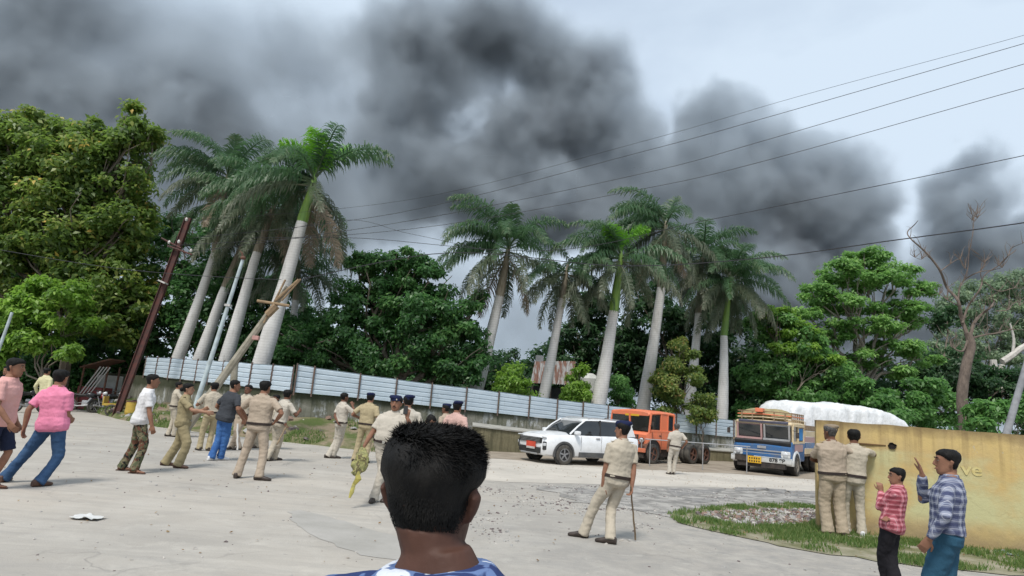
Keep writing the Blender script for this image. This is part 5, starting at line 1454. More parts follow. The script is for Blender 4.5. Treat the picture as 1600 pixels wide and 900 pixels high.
# rusty joist pole: I-section
A = at(185, 640, 29); B = at(293, 345, 29); d = (B - A).normalized(); A = A - d * (A.z / d.z)
p = thing('rusty_pole', 'leaning rust-brown steel joist pole with crossarm, left of the white-shirt man', 'pole', A)
side = Vector((1, 0, 0)) - d * d.x; side.normalize(); fr = d.cross(side)
def oriented_box(mb, c, u, v, w, size):
    Mx = Matrix((u, v, w)).transposed(); mb.box(c, size, Mx)
Lp = (B - A).length; mid = (B - A) / 2
mb = MB()
for s in (-1, 1): oriented_box(mb, mid + side * s * .13, side, fr, d, (.03, .17, Lp + .3))
oriented_box(mb, mid, side, fr, d, (.24, .03, Lp + .3)); mb.build('joist', M_RAIL, p)
def on_pole(px, py, Y, base): return at(px, py, Y) - base
for (q0, q1) in (((262, 384), (300, 398)), ((252, 372), (283, 388))):
    mb = MB(); mb.tube([on_pole(*q0, 28.8, A), on_pole(*q1, 28.8, A)], .045, n=6); mb.build('crossarm', M_RAIL, p)
for q in ((264, 381), (298, 394), (291, 345), (279, 380)):
    mb = MB(); c0 = on_pole(*q, 28.8, A); mb.tube([c0, c0 + Vector((0, 0, .08)), c0 + Vector((0, 0, .16))], [.05, .07, .03], n=8); mb.build('insulator', M_INS, p)
mb = MB(); c0 = on_pole(255, 441, 28.8, A); mb.box(c0, (.34, .34, .06), (.0, .35, 0)); mb.build('clamp', M_INS, p)
pp, top_, d = px_pole('thin_pole', (316, 603), (380, 404), 23.6, .10, .06, M_PALEP, 'slender pale blue pole with orange rag at its top, behind the officers')
mb = MB(); mb.ell(top_ + Vector((0, -.02, .02)), (.10, .10, .08), 10, 6); mb.tube([top_, top_ + Vector((-.05, -.06, .2)), top_ + Vector((-.15, -.06, .28))], [.05, .03, .01], n=6); mb.build('orange_rag', P_RUST, pp, smooth=True)
mb = MB(); mb.box(top_ * .72, (.2, .2, .08)); mb.build('band', M_INS, pp)
lp, top_, d = px_pole('leaning_pole', (332, 612), (450, 448), 21.8, .17, .10, M_CONC, 'thick weathered pole leaning far right with broken crosspieces at its top', n=8)
base_l = lp.location.copy()
for (q0, q1, rr_) in (((418, 492), (432, 478), .13), ((402, 470), (452, 478), .05), ((430, 470), (467, 437), .05), ((412, 505), (446, 437), .035), ((440, 470), (470, 436), .03)):
    mb = MB(); mb.tube([on_pole(*q0, 21.6, base_l), on_pole(*q1, 21.6, base_l)], rr_, n=7); mb.build('crosspiece', P_WOOD, lp)
mb = MB(); c0 = on_pole(400, 528, 21.6, base_l); mb.box(c0, (.22, .16, .14), bev=.02); mb.build('meter_box', M('box_pink', (0.45, 0.25, 0.22), scale=4), lp)
px_pole('stub_post', (365, 600), (367, 562), 24.4, .14, .13, M_CONC, 'short grey stub post in front of the left fence run', 'post')
px_pole('street_lamp_post', (-4, 552), (19, 488), 24, .06, .05, M_PALEP, 'pale thin lamp post at the left edge under the olive tree', 'post')
px_pole('concrete_pole', (1572, 680), (1608, 555), 25.5, .15, .11, M('grey_pole', (0.30, 0.31, 0.32), (0.2, 0.2, 0.21), 3, .8), 'leaning grey concrete pole behind the yellow wall at the right edge')
def wire(pts, Ys, r, label, sag=0.0):
    P = [at(p[0], p[1], y) for p, y in zip(pts, Ys)]
    mb = MB(); Q = []
    n = 40
    # one parabola-like smooth run through the points (picture points interpolated in place)
    m = len(P)
    for i in range(n + 1):
        u = i / n * (m - 1); k = min(int(u), m - 2); f = u - k
        p0, p1, p2, p3 = P[max(0, k - 1)], P[k], P[k + 1], P[min(m - 1, k + 2)]
        Q.append(0.5 * ((2 * p1) + (p2 - p0) * f + (2 * p0 - 5 * p1 + 4 * p2 - p3) * f * f + (3 * p1 - p0 - 3 * p2 + p3) * f ** 3))
    b = Q[0].copy()
    mb.tube([q - b for q in Q], r, n=4)
    o = mb.build('overhead_wire', M_WIRE); o.location = b
    tag(o, label, 'wire', 'overhead wires')
W_ = [([(1760, 5), (1600, 55), (1250, 150), (1000, 222), (640, 312), (293, 345)], [15, 17, 19.5, 21.5, 24, 27], .007, 'topmost faint wire crossing the sky from the upper right'),
      ([(1760, 22), (1600, 68), (1200, 183), (1000, 238), (620, 333), (300, 372)], [14, 16, 19, 21, 24, 27], .009, 'second wire from the top crossing the sky'),
      ([(1760, 58), (1600, 100), (1200, 218), (1000, 272), (640, 345), (300, 394)], [14, 16, 19, 21, 24, 27], .009, 'third wire from the top crossing the sky'),
      ([(1760, 100), (1600, 138), (1200, 250), (1000, 296), (640, 358), (264, 384)], [14, 16, 19, 21, 24, 27], .009, 'fourth wire from the top crossing the sky'),
      ([(1760, 205), (1600, 243), (1300, 305), (1100, 345), (850, 392), (560, 372), (380, 372)], [13, 15, 18, 20, 22, 25, 27], .012, 'black wire rising to the right, just above the right palms'),
      ([(1760, 320), (1600, 348), (1400, 375), (1180, 404), (960, 415), (700, 395), (468, 437)], [12, 14, 16, 18, 20, 21, 21.6], .018, 'thick lowest cable running in front of the right palm crowns'),
      ([(940, 425), (800, 400), (640, 365), (520, 345), (300, 398)], [24, 24.5, 25, 26, 28.8], .007, 'slack wire sagging between the two palm groups'),
      ([(440, 437), (300, 430), (150, 415), (-60, 380)], [21.6, 23, 24, 25], .010, 'short wire running left from the leaning pole into the trees')]
for w in W_: wire(*w)
# long pale pipe held across the parked trucks
A = at(1008, 686, 25.0); B = at(1172, 698, 25.2); mb = MB(); mb.tube([Vector((0, 0, 0)), B - A], .022, n=6)
for q in (.05, .55, .97): mb.tube([(B - A) * q, (B - A) * q - Vector((0, 0, ((A + (B - A) * q).z)))], .02, n=5)
o = mb.build('pipe_rail', M_SHEET if False else P_SILV); o.location = A; tag(o, 'thin pale pipe rail running in front of the orange and blue trucks', 'rail')

# ------------------------------------------------------------------ shed with rusty roof
sb_ = onvert(865, 41, 0)
sh = thing('rusty_shed', 'small dark shed with a rust-streaked tin roof behind the fence', 'shed', sb_)
m, _ = newmat('rusty_tin'); t = NT(m); tc = t.n('ShaderNodeTexCoord').outputs['Object']
col = t.mix(t.ramp(t.noise(t.mapping(tc, (3.5, .4, .4)), 1.2, 5, .6), .46, .54), (0.27, 0.265, 0.255), (0.15, 0.075, 0.05))
t.out(col, .7, t.noise(tc, 10, 5), .3, .02)
q = [at(829, 598, 39.6) - sb_, at(893, 603, 39.6) - sb_, at(899, 566, 42.0) - sb_, at(836, 564, 42.0) - sb_]
for k in range(6):       # six sheets
    V = []; F = []
    for i in range(9):
        w = (k + (i / 8) * 1.04) / 6
        a_, b_ = q[0].lerp(q[1], w), q[3].lerp(q[2], w); off = Vector((0, -.03, .05)) * (math.sin(i / 8 * math.pi * 6)) * .6 + Vector((0, 0, .012 * k))
        V += [a_ + off, b_ + off]
    F = [(2 * i, 2 * i + 2, 2 * i + 3, 2 * i + 1) for i in range(8)]
    mesh_obj('roof_sheet', V, F, m, sh)
mb = MB(); l = q[0]; rgt = q[1]
mb.box(((l.x + rgt.x) / 2, l.y + 1.6, l.z / 2 - .1), (rgt.x - l.x - .3, 2.0, l.z - .1)); mb.build('wall', M('shed_dark', (0.035, 0.035, 0.035), (0.06, 0.055, 0.05), 3), sh)
for w in (.05, .5, .95):
    mb = MB(); pz = l.lerp(rgt, w); mb.box((pz.x, pz.y + .1, pz.z / 2), (.08, .08, pz.z)); mb.build('post', P_DARK, sh)
mb = MB(); c0 = at(880, 618, 40.2) - sb_; mb.box(c0, (.22, .1, .34)); mb.build('lit_window', M('lit_window_cream', (0.7, 0.64, 0.42), scale=4), sh)  # small lit window, its light put into a pale cream colour
mb = MB(); c0 = at(842, 575, 42.2) - sb_; mb.box(c0, (.5, .5, 1.6)); mb.build('chimney', M('chimney_grey', (0.22, 0.23, 0.24), scale=4), sh)
tb = at(921, 600, 43); tk = thing('water_tank', 'pale plastic water tank half hidden beside the stout palm', 'tank', (tb.x, tb.y, 0))
mb = MB(); z0 = tb.z; mb.tube([(0, 0, z0 - .6), (0, 0, z0 - .5), (0, 0, z0 + .35), (0, 0, z0 + .6), (0, 0, z0 + .7)], [.6, .7, .7, .4, .2], n=18); mb.build('tank_body', M('tank_white', (0.5, 0.5, 0.46), scale=3), tk, smooth=True)
mb = MB()
for x in (-.5, .5):
    for y in (-.5, .5): mb.box((x, y, (z0 - .6) / 2), (.1, .1, z0 - .6))
mb.build('stand', P_DARK, tk)

# ------------------------------------------------------------------ far left: low wall, stall, motorcycles
A = onvert(148, 34.6, 0); B = onvert(236, 34.2, 0)
mb = MB(); mb.box(((A.x + B.x) / 2, 34.4, .85), ((B.x - A.x), .25, 1.9)); tag(mb.build('low_wall', M('whitewash', (0.50, 0.50, 0.48), (0.28, 0.28, 0.24), 1.5, .9, .5)), 'stained whitewashed wall behind the motorcycles', 'wall')
sp = onvert(147, 33.4, 0); stl = thing('roadside_stall', 'small red-brown roadside stall with slanting white slats, left of the motorcycles', 'stall', sp)
mb = MB(); mb.box((0, 0, 2.35), (1.5, 1.4, .06), (0, -.35, 0)); mb.build('roof', P_RUST, stl)
for x in (-.6, .6):
    for y in (-.5, .5):
        mb = MB(); mb.box((x, y, 1.1), (.07, .07, 2.3)); mb.build('post', P_RUST, stl)
for k in range(4):
    mb = MB(); mb.box((-.1 + k * .16, -.65, 1.45), (.05, .04, 1.7), (0, .5, 0)); mb.build('slat', M('slat_white', (0.5, 0.47, 0.45), scale=4), stl)
mb = MB(); mb.box((-.15, 0, .6), (1.2, .9, 1.1)); mb.build('counter', M('counter_red', (0.22, 0.05, 0.05), scale=4), stl)
def motorcycle(loc, rz, label, col):
    c = thing('motorcycle', label, 'motorcycle', loc, rz, 'motorcycles parked under the trees')
    for x in (.62, -.62):
        e = bpy.data.objects.new('wheel', None); e.location = (x, 0, .30); link(e, c)
        V = []; F = []; n = 24; k = 6
        for j in range(n):
            th = 2 * math.pi * j / n
            for i in range(k):
                ph = 2 * math.pi * i / k; rr_ = .265 + .042 * math.cos(ph); V.append((rr_ * math.cos(th), .045 * math.sin(ph), rr_ * math.sin(th)))
        for j in range(n):
            for i in range(k): F.append((j * k + i, ((j + 1) % n) * k + i, ((j + 1) % n) * k + (i + 1) % k, j * k + (i + 1) % k))
        mesh_obj('tyre', V, F, P_TYRE, e, smooth=True)
        mb = MB(); mb.ring((0, 0, 0), (0, 1, 0), .20, .23, .05, 20); mb.cyl((0, -.06, 0), (0, .06, 0), .05, 10)
        for q in range(8):
            th = math.pi * q / 4; mb.tube([(0, 0, 0), (.21 * math.cos(th), 0, .21 * math.sin(th))], .006, n=4)
        mb.build('rim', P_RIM, e)
    mb = MB(); mb.tube([(.35, 0, .82), (.0, 0, .45), (-.25, 0, .42), (-.62, 0, .30)], .03, n=6); mb.tube([(.35, 0, .82), (-.2, 0, .72), (-.7, 0, .70)], .025, n=6); mb.build('frame', P_BLACK, c)
    mb = MB()
    for s in (-1, 1): mb.tube([(.62, s * .07, .30), (.42, s * .07, .90), (.38, s * .05, .98)], .02, n=6)
    mb.build('fork', P_SILV, c)
    mb = MB(); mb.ell((.15, 0, .80), (.27, .13, .13), 14, 8, (0, .12, 0)); mb.build('tank', col, c, smooth=True)
    mb = MB(); mb.tube([(.0, 0, .80), (-.25, 0, .78), (-.55, 0, .82), (-.72, 0, .86)], [(.09, .05), (.13, .06), (.12, .05), (.06, .03)], n=10, side=(0, 1, 0)); mb.build('seat', P_BLACK, c, smooth=True)
    mb = MB(); mb.box((.02, 0, .42), (.34, .24, .28), bev=.05); mb.cyl((.12, 0, .5), (.2, 0, .68), .08, 10); mb.build('engine', P_SILV, c, smooth=True)
    mb = MB(); mb.tube([(.30, -.34, 1.02), (.34, -.2, 1.06), (.38, 0, 1.0), (.34, .2, 1.06), (.30, .34, 1.02)], .016, n=6); mb.build('handlebar', P_BLACK, c)
    mb = MB(); mb.ell((.50, 0, .93), (.07, .09, .09), 10, 8); mb.build('headlight', P_LAMP, c, smooth=True)
    mb = MB(); mb.tube([(.1, -.14, .34), (-.3, -.16, .28), (-.75, -.18, .36)], [.025, .03, .045], n=8); mb.build('exhaust', P_SILV, c, smooth=True)
    mb = MB(); mb.tube([(.92, 0, .42), (.80, 0, .60), (.62, 0, .65), (.42, 0, .56)], [(.06, .012)] * 4, n=8, side=(0, 1, 0)); mb.build('mudguard', col, c)
    mb = MB(); mb.tube([(-.55, 0, .66), (-.8, 0, .62), (-.95, 0, .42)], [(.07, .012)] * 3, n=8, side=(0, 1, 0)); mb.build('mudguard', col, c)
    return c
PB = M('bike_black', (0.02, 0.02, 0.022), scale=4, rough=.25); PR = M('bike_red', (0.30, 0.03, 0.03), scale=4, rough=.3); PY = M('bike_yellow', (0.50, 0.34, 0.06), scale=4, rough=.4)
motorcycle(onvert(131, 31.0, 0), R(20), 'black motorcycle nearest the pink-shirted man, leftmost of the parked row', PB)
motorcycle(onvert(150, 31.4, 0), R(-30), 'motorcycle with red tank in the middle of the parked row', PR)
motorcycle(onvert(166, 31.6, 0), R(60), 'dark motorcycle right of the red one in the parked row', PB)
motorcycle(onvert(44, 27.5, 0), R(80), 'black motorcycle seen between the two men in pink at the left', PB)
yb = thing('yellow_cart', 'low yellow handcart standing beside the foot of the rusty pole', 'cart', onvert(176, 29.8, 0), R(12))
mb = MB(); mb.box((0, 0, .50), (.85, .55, .10), bev=.01); mb.box((-.4, 0, .68), (.05, .55, .34)); mb.box((.4, 0, .62), (.05, .55, .22)); mb.build('tray', PY, yb)
mb = MB(); mb.tube([(.4, .2, .6), (.9, .2, .8)], .02, n=5); mb.tube([(.4, -.2, .6), (.9, -.2, .8)], .02, n=5); mb.build('handle', P_DARK, yb)
for s in (1, -1):
    mb = MB(); mb.ring((0, s * .32, .26), (0, 1, 0), .20, .26, .06, 20); mb.box((0, s * .32, .26), (.42, .03, .03)); mb.box((0, s * .32, .26), (.03, .03, .42)); mb.build('wheel', P_TYRE, yb)
yb = thing('yellow_drum', 'dented yellow drum and can right of the rusty pole', 'drum', onvert(203, 28.6, 0))
mb = MB(); mb.tube([(0, 0, 0), (0, 0, .02), (0, 0, .25), (0, 0, .27), (0, 0, .5), (0, 0, .75)], [.24, .25, .25, .265, .25, .25], n=18); mb.build('drum_body', PY, yb, smooth=True)
mb = MB(); mb.ring((0, 0, .75), (0, 0, 1), .22, .262, .04, 18); mb.build('rim', P_RUST, yb)
# litter on the road
lt = gnd(136, 811); V = []; F = []
for i in range(13):
    for j in range(7):
        x = (i / 12 - .5) * .36; y = (j / 6 - .5) * .22
        V.append((x + .03 * noise.noise(Vector((x * 9, y * 9, 1))), y * (1 + .5 * noise.noise(Vector((x * 8, 0, 5)))), .02 + .05 * abs(noise.noise(Vector((x * 11, y * 11, 3))))))
for i in range(12):
    for j in range(6): F.append((i * 7 + j, i * 7 + 7 + j, i * 7 + 8 + j, i * 7 + j + 1))
o = mesh_obj('plastic_bag', V, F, M('bag_white', (0.62, 0.62, 0.60), scale=5, rough=.5), smooth=True); o.location = lt; tag(o, 'flattened white plastic bag lying on the near road, left', 'litter')
lt = gnd(1590, 868); V = [(v[0] * 1.6, v[1] * 1.6, v[2]) for v in V]
o = mesh_obj('plastic_sheet', V, F, M('sheet_blue', (0.33, 0.38, 0.42), scale=5, rough=.5), smooth=True); o.location = lt; tag(o, 'crumpled grey-blue plastic on the grass by the yellow wall', 'litter')
# ------------------------------------------------------------------ people
def cloth(name, c, c2=None, rough=.85, fine=90, stretch=(1, 1, 1)):
    if name in MATS: return MATS[name]
    m, _ = newmat(name); t = NT(m); tc = t.n('ShaderNodeTexCoord').outputs['Object']
    c2 = c2 or tuple(x * .86 for x in c)
    col = t.mix(t.ramp(t.noise(tc, 5, 5, .6), .35, .65), c, c2)
    h = t.math('ADD', t.noise(t.mapping(tc, (1, 1, .45)), 11, 4, .55, .6), t.math('MULTIPLY', t.noise(tc, fine, 2), .10))
    t.out(col, rough, h, .55, .035, spec=.15)
    MATS[name] = m; return m
def plaid(name, base, dark, light, yaw, s=9.0):
    m, _ = newmat(name); t = NT(m); tc = t.n('ShaderNodeTexCoord').outputs['Object']
    v = t.mapping(tc, (1, 1, 1), (0, 0, -R(yaw)))
    sx = t.n('ShaderNodeSeparateXYZ', ins={0: t.n('ShaderNodeVectorMath', operation='ADD', ins={0: v, 1: t.n('ShaderNodeVectorMath', operation='SCALE', ins={0: t.n('ShaderNodeTexNoise', ins={'Vector': tc, 'Scale': 6.0}).outputs['Color'], 'Scale': .010}).outputs[0]}).outputs[0]})
    def band(k, w, off=0.0):
        f = t.math('FRACT', t.math('ADD', t.math('MULTIPLY', k, s), off)); return t.math('LESS_THAN', f, w)
    X = t.math('ADD', sx.outputs[0], t.math('MULTIPLY', sx.outputs[1], .35)); Z = sx.outputs[2]
    a, b = band(X, .42), band(Z, .42)
    col = t.mix(t.math('MULTIPLY', a, .6), base, dark); col = t.mix(t.math('MULTIPLY', b, .6), col, dark)
    col = t.mix(t.math('MULTIPLY', band(X, .07, .35), .55), col, light); col = t.mix(t.math('MULTIPLY', band(Z, .07, .35), .55), col, light)
    t.out(col, .85, t.noise(tc, 11, 4, .6, .6), .55, .03, spec=.15)
    return m
def camo(name, cols, s=7.0):
    m, _ = newmat(name); t = NT(m); tc = t.n('ShaderNodeTexCoord').outputs['Object']
    col = cols[0]
    col = t.mix(t.ramp(t.noise(tc, s, 2, .5, .8), .49, .51), cols[0], cols[1])
    v = t.mapping(tc, (1, 1, 1), (0, 0, 0), (3, 7, 1)); col = t.mix(t.ramp(t.noise(v, s * 1.1, 2, .5, .8), .54, .56), col, cols[2])
    v = t.mapping(tc, (1, 1, 1), (0, 0, 0), (13, 2, 5)); col = t.mix(t.ramp(t.noise(v, s * 1.3, 2, .5, .8), .58, .60), col, cols[3])
    t.out(col, .85, t.noise(tc, 11, 4, .6, .6), .5, .03, spec=.15); return m
def skin(name, c):
    m, _ = newmat(name); t = NT(m); tc = t.n('ShaderNodeTexCoord').outputs['Object']
    col = t.mix(t.ramp(t.noise(tc, 9, 4), .35, .7), c, tuple(x * .72 for x in c)); t.out(col, .6, t.noise(tc, 60, 3), .25, .004, spec=.22); return m
SK = [skin('skin_brown', (0.27, 0.135, 0.085)), skin('skin_dark_brown', (0.17, 0.08, 0.05)), skin('skin_light_brown', (0.36, 0.20, 0.13)), skin('skin_shaded_brown', (0.085, 0.040, 0.028))]  # last tone has the shade on the front man's neck put into its brown
M_HAIR = M('black_hair', (0.006, 0.006, 0.006), (0.014, 0.013, 0.012), 30, .65, .8, 70, stretch=(1, 1, .35), dist=.01, spec=.15)
M_GHAIR = M('greying_hair', (0.03, 0.028, 0.027), (0.09, 0.085, 0.08), 40, .6, .8, 70)
KH_S = cloth('khaki_shirt', (0.40, 0.325, 0.25)); KH_T = cloth('khaki_trousers', (0.38, 0.31, 0.225), (0.33, 0.265, 0.19))
KH_P = cloth('pale_khaki', (0.46, 0.405, 0.32)); KH_Y = cloth('yellow_khaki', (0.41, 0.34, 0.21)); KH_O = cloth('olive_khaki', (0.30, 0.25, 0.145)); KH_W = cloth('washed_khaki', (0.50, 0.455, 0.385))
M_SHOE = M('brown_black_leather', (0.030, 0.022, 0.018), (0.055, 0.04, 0.032), 9, .45, .1)
M_SHOEB = M('brown_leather', (0.10, 0.05, 0.03), (0.07, 0.035, 0.025), 9, .5, .1)
M_SNEAK = M('white_sneaker', (0.7, 0.7, 0.7), (0.55, 0.55, 0.56), 9, .6, .1)
M_BELT = M('dark_belt', (0.030, 0.018, 0.014), scale=9, rough=.5)
M_NAVY = cloth('navy_beret', (0.013, 0.018, 0.055)); M_KBER = cloth('khaki_beret', (0.24, 0.19, 0.135))
M_EYEW = M('eye_white', (0.36, 0.32, 0.29), scale=9, rough=.3); M_EYED = M('eye_dark', (0.015, 0.01, 0.008), scale=9, rough=.2); M_LIP = M('lip', (0.20, 0.08, 0.06), scale=9)
M_BUCK = M('buckle', (0.5, 0.48, 0.42), scale=9, rough=.3, metal=.5)

def rings(mb, rs, n=16, p=2.0, mi=0):
    """rs: (centre, ux, uy, a, b); superellipse sections joined into a closed skin"""
    V = []; F = []
    for c, ux, uy, a, b in rs:
        for j in range(n):
            th = 2 * math.pi * j / n; cs, sn = math.cos(th), math.sin(th)
            V.append(c + ux * (a * math.copysign(abs(cs) ** (2 / p), cs)) + uy * (b * math.copysign(abs(sn) ** (2 / p), sn)))
    k = len(rs)
    for i in range(k - 1):
        for j in range(n): F.append((i * n + j, i * n + (j + 1) % n, (i + 1) * n + (j + 1) % n, (i + 1) * n + j))
    F.append(tuple(reversed(range(n)))); F.append(tuple((k - 1) * n + j for j in range(n)))
    mb.add(V, F, mi)
def fuse(mb, voxel, smooth, name, mat, parent, wrinkle=0.0, seed=0, clampz=None, fac=.5):
    me = bpy.data.meshes.new('tmp'); me.from_pydata([tuple(v) for v in mb.v], [], mb.f)
    bm = bmesh.new(); bm.from_mesh(me); bmesh.ops.recalc_face_normals(bm, faces=bm.faces); bm.to_mesh(me); bm.free()
    o = bpy.data.objects.new('tmp', me); COL.objects.link(o)
    r_m = o.modifiers.new('r', 'REMESH'); r_m.mode = 'VOXEL'; r_m.voxel_size = voxel; r_m.use_smooth_shade = True
    s_m = o.modifiers.new('s', 'SMOOTH'); s_m.iterations = smooth; s_m.factor = fac
    dg = bpy.context.evaluated_depsgraph_get(); dg.update()
    out = bpy.data.meshes.new_from_object(o.evaluated_get(dg))
    bpy.data.objects.remove(o); bpy.data.meshes.remove(me)
    n = len(out.vertices); co = np.empty(n * 3, dtype=np.float32); out.vertices.foreach_get('co', co); co = co.reshape(-1, 3)
    if wrinkle:
        nr_ = np.empty(n * 3, dtype=np.float32); out.vertices.foreach_get('normal', nr_); nr_ = nr_.reshape(-1, 3)
        d = np.array([noise.noise(Vector((x * 8 + seed, y * 8, z * 15))) + .6 * noise.noise(Vector((x * 17, y * 17 + seed, z * 26))) for x, y, z in co], dtype=np.float32)
        co = co + nr_ * (d * wrinkle)[:, None]
    if clampz is not None: co[:, 2] = np.maximum(co[:, 2], clampz)
    out.vertices.foreach_set('co', co.ravel())
    out.polygons.foreach_set('use_smooth', np.ones(len(out.polygons), dtype=bool))
    out.materials.clear(); out.materials.append(mat); out.update(); out.name = name
    ob = bpy.data.objects.new(name, out); return link(ob, parent)
def ik(S, T, a, b, pole):
    d = T - S; L_ = d.length
    if L_ > (a + b) * .998: T = S + d * ((a + b) * .998 / L_); d = T - S; L_ = d.length
    if L_ < 1e-4: L_ = 1e-4
    x = (a * a - b * b + L_ * L_) / (2 * L_); h = math.sqrt(max(0, a * a - x * x)); dn = d / L_
    pv = pole - dn * pole.dot(dn)
    pv = pv.normalized() if pv.length > 1e-5 else dn.orthogonal().normalized()
    return S + dn * x + pv * h, T
HEAD = [(-.118, .020, .070, .030), (-.108, .040, .086, .005), (-.085, .054, .093, -.035), (-.055, .062, .094, -.062), (-.02, .0685, .092, -.082), (.015, .0735, .093, -.095), (.045, .0765, .094, -.102), (.070, .0760, .087, -.102), (.090, .069, .070, -.090), (.105, .052, .042, -.066), (.114, .026, .012, -.038)]
def head_ring(z):
    zs = [h[0] for h in HEAD]
    return [float(np.interp(z, zs, [h[k] for h in HEAD])) for k in (1, 2, 3)]
def hand(mb, W, d, n, s, side, curl=.4, spread=.25, near=False, thumb_in=False):
    """W wrist, d pointing along the palm, n out of the back of the hand, side +1 right hand / -1 left hand"""
    d = d.normalized(); n = (n - d * n.dot(d)).normalized(); w = d.cross(n) * side      # w points to the thumb side
    r0 = .0092 if near else .0115
    rings(mb, [(W - d * .02 * s, w, n, .027 * s, .020 * s), (W + d * .02 * s, w, n, .034 * s, .018 * s), (W + d * .06 * s, w, n, .042 * s, .016 * s), (W + d * .092 * s, w, n, .041 * s, .013 * s)], 12)
    for k, (off, ln) in enumerate(((.030, .074), (.010, .082), (-.011, .076), (-.031, .060))):
        a = W + d * .085 * s + w * off * s; dd = (d + w * (off * 9 * spread)).normalized(); pts = [a]; cur = dd
        c = curl * (1 + .18 * k)
        for q, fr_ in enumerate((.45, .32, .23)):
            cur = (cur * math.cos(c * .8) - n * math.sin(c * .8)).normalized() if q or True else cur
            pts.append(pts[-1] + cur * ln * fr_ * s)
        mb.tube(pts, [r0 * s, r0 * s * .97, r0 * s * .9, r0 * s * .7], n=7)
    a = W + d * .028 * s + w * .028 * s; t1 = (d * .75 + w * (.75 if not thumb_in else .25) - n * .35).normalized(); t2 = (d * .95 + w * .25 - n * .3).normalized()
    mb.tube([a, a + t1 * .040 * s, a + t1 * .040 * s + t2 * .032 * s, a + t1 * .04 * s + t2 * .055 * s], [r0 * 1.35 * s, r0 * 1.2 * s, r0 * s, r0 * .75 * s], n=7)
NP = 0
def person(label, Y, feet, hip, sh, top, yaw, hands=None, skin_i=0, shirt=None, sleeve='short', tuck=True, trousers=None, tstyle='full', shoe='shoe', shoe_mat=None, hat=None, hat_mat=None,
           hair=True, hair_mat=None, head_yaw=0.0, head_pitch=0.0, belt=None, belly=.0, girth=1.0, toes=(None, None), twist=0.0, fwd=0.0, face=False, group=None, hpole=None, curls=(.5, .5), voxel=None,
           bun=False, wide=1.15, headshift=(0, 0), H=None, shirt_group=None, hipY=0.0, collar=True, hand_n=(None, None), spread=(.2, .2), hdir=(None, None), mous=False, kneey=None, badges=False, front=False, neck=1.0, HW=1.13, drop=0.0, hlow=.011):
    """feet: ((px, dY), (px, dY)) left, right; hip, sh: picture columns; top: (px, py) of the head top; hands: ((px, py, dY), (px, py, dY))"""
    global NP; NP += 1
    if not front:          # the depth at which a foot on the ground shows at the same picture row
        fx = (feet[0][0] + feet[1][0]) / 2; Y = gnd(fx, 640 + .08 * (fx - 800) + 1700.0 / Y).y
    y = R(yaw); f = Vector((-math.sin(y), math.cos(y), 0)); rt = Vector((math.cos(y), math.sin(y), 0)); up = Vector((0, 0, 1))
    if H is None: H = max(1.35, min(1.88, at(top[0], top[1], Y).z * 1.025))
    s = H / 1.72; girth *= 1.06
    root = onvert((feet[0][0] + feet[1][0]) / 2, Y, 0)
    p = thing('person', label, 'person', root, 0, group)
    vx = voxel or max(.0065, min(.0135, Y * .00068)); near = vx < .009
    g_ = .52 * H
    FL = onvert(feet[0][0], Y + feet[0][1], .085 * s) - root; FR_ = onvert(feet[1][0], Y + feet[1][1], .085 * s) - root
    FL.z = FR_.z = .085 * s
    hipc = onvert(hip, Y + hipY, g_) - root; hipc.z = g_
    leg_a, leg_b = .245 * H, .235 * H
    hw = .088 * s * wide
    for _ in range(30):
        if max((hipc - rt * hw - FL).length, (hipc + rt * hw - FR_).length) < (leg_a + leg_b) * .996: break
        hipc.z -= .01
    HL, HR = hipc - rt * hw, hipc + rt * hw
    kp = [f * 1.0, f * 1.0]
    KL, FL = ik(HL, FL, leg_a, leg_b, kp[0] - rt * .15); KR, FR_ = ik(HR, FR_, leg_a, leg_b, kp[1] + rt * .15)
    shz = hipc.z + .298 * H
    shc = onvert(sh, Y + hipY + fwd, shz) - root
    v = shc - hipc; v = v.normalized() * .298 * H; shc = hipc + v
    ty = y + R(twist); rts = Vector((math.cos(ty), math.sin(ty), 0)); fs = Vector((-math.sin(ty), math.cos(ty), 0))
    spine = v.normalized()
    def frame(t_):
        c = hipc.lerp(shc, t_) if 0 <= t_ <= 1 else hipc + v * t_
        w_ = min(1, max(0, t_)); u = (rt * (1 - w_) + rts * w_).normalized(); u = (u - spine * u.dot(spine)).normalized()
        return c, u, spine.cross(u)
    T_ = [(-.17, .085, .075, 0), (-.07, .150, .108, -.012), (.08, .162, .112, -.008), (.28, .146, .100, 0), (.5, .146, .103, .004), (.72, .166, .116, .004), (.88, .176, .106, -.004), (.98, .150, .084, -.010), (1.05, .116, .074, -.012), (1.12, .080, .066, -.010), (1.19, .062, .060, -.006)]
    def torso(mb, t0, t1, inf, hem=0.0, extra=0.0):
        rs = []
        ts = sorted(set([t0, t1] + [q[0] for q in T_ if t0 < q[0] < t1]))
        for t_ in ts:
            a = float(np.interp(t_, [q[0] for q in T_], [q[1] for q in T_])) * s * wide * (girth if t_ < .8 else 1 + (girth - 1) * .4); b = float(np.interp(t_, [q[0] for q in T_], [q[2] for q in T_])) * s * girth
            o = float(np.interp(t_, [q[0] for q in T_], [q[3] for q in T_])) * s
            bel = belly * math.exp(-((t_ - .32) / .25) ** 2)
            c, u, fw_ = frame(t_)
            ex = extra * math.exp(-((t_ - .3) / .3) ** 2) + (hem if t_ < .1 else 0)
            rs.append((c + fw_ * (o + bel * .5), u, fw_, a + inf + ex, b + inf + ex + bel * .5))
        rings(mb, rs, 20, 2.35)
    # arms
    SW = .178 * s * wide
    SL, SR = shc - rts * SW - up * .030 * s, shc + rts * SW - up * .030 * s
    ua, fa = .172 * H, .150 * H
    def relaxed(sd): return shc + rts * (sd * (SW + .075)) + fs * .06 - up * (ua + fa) * .965
    tg = []
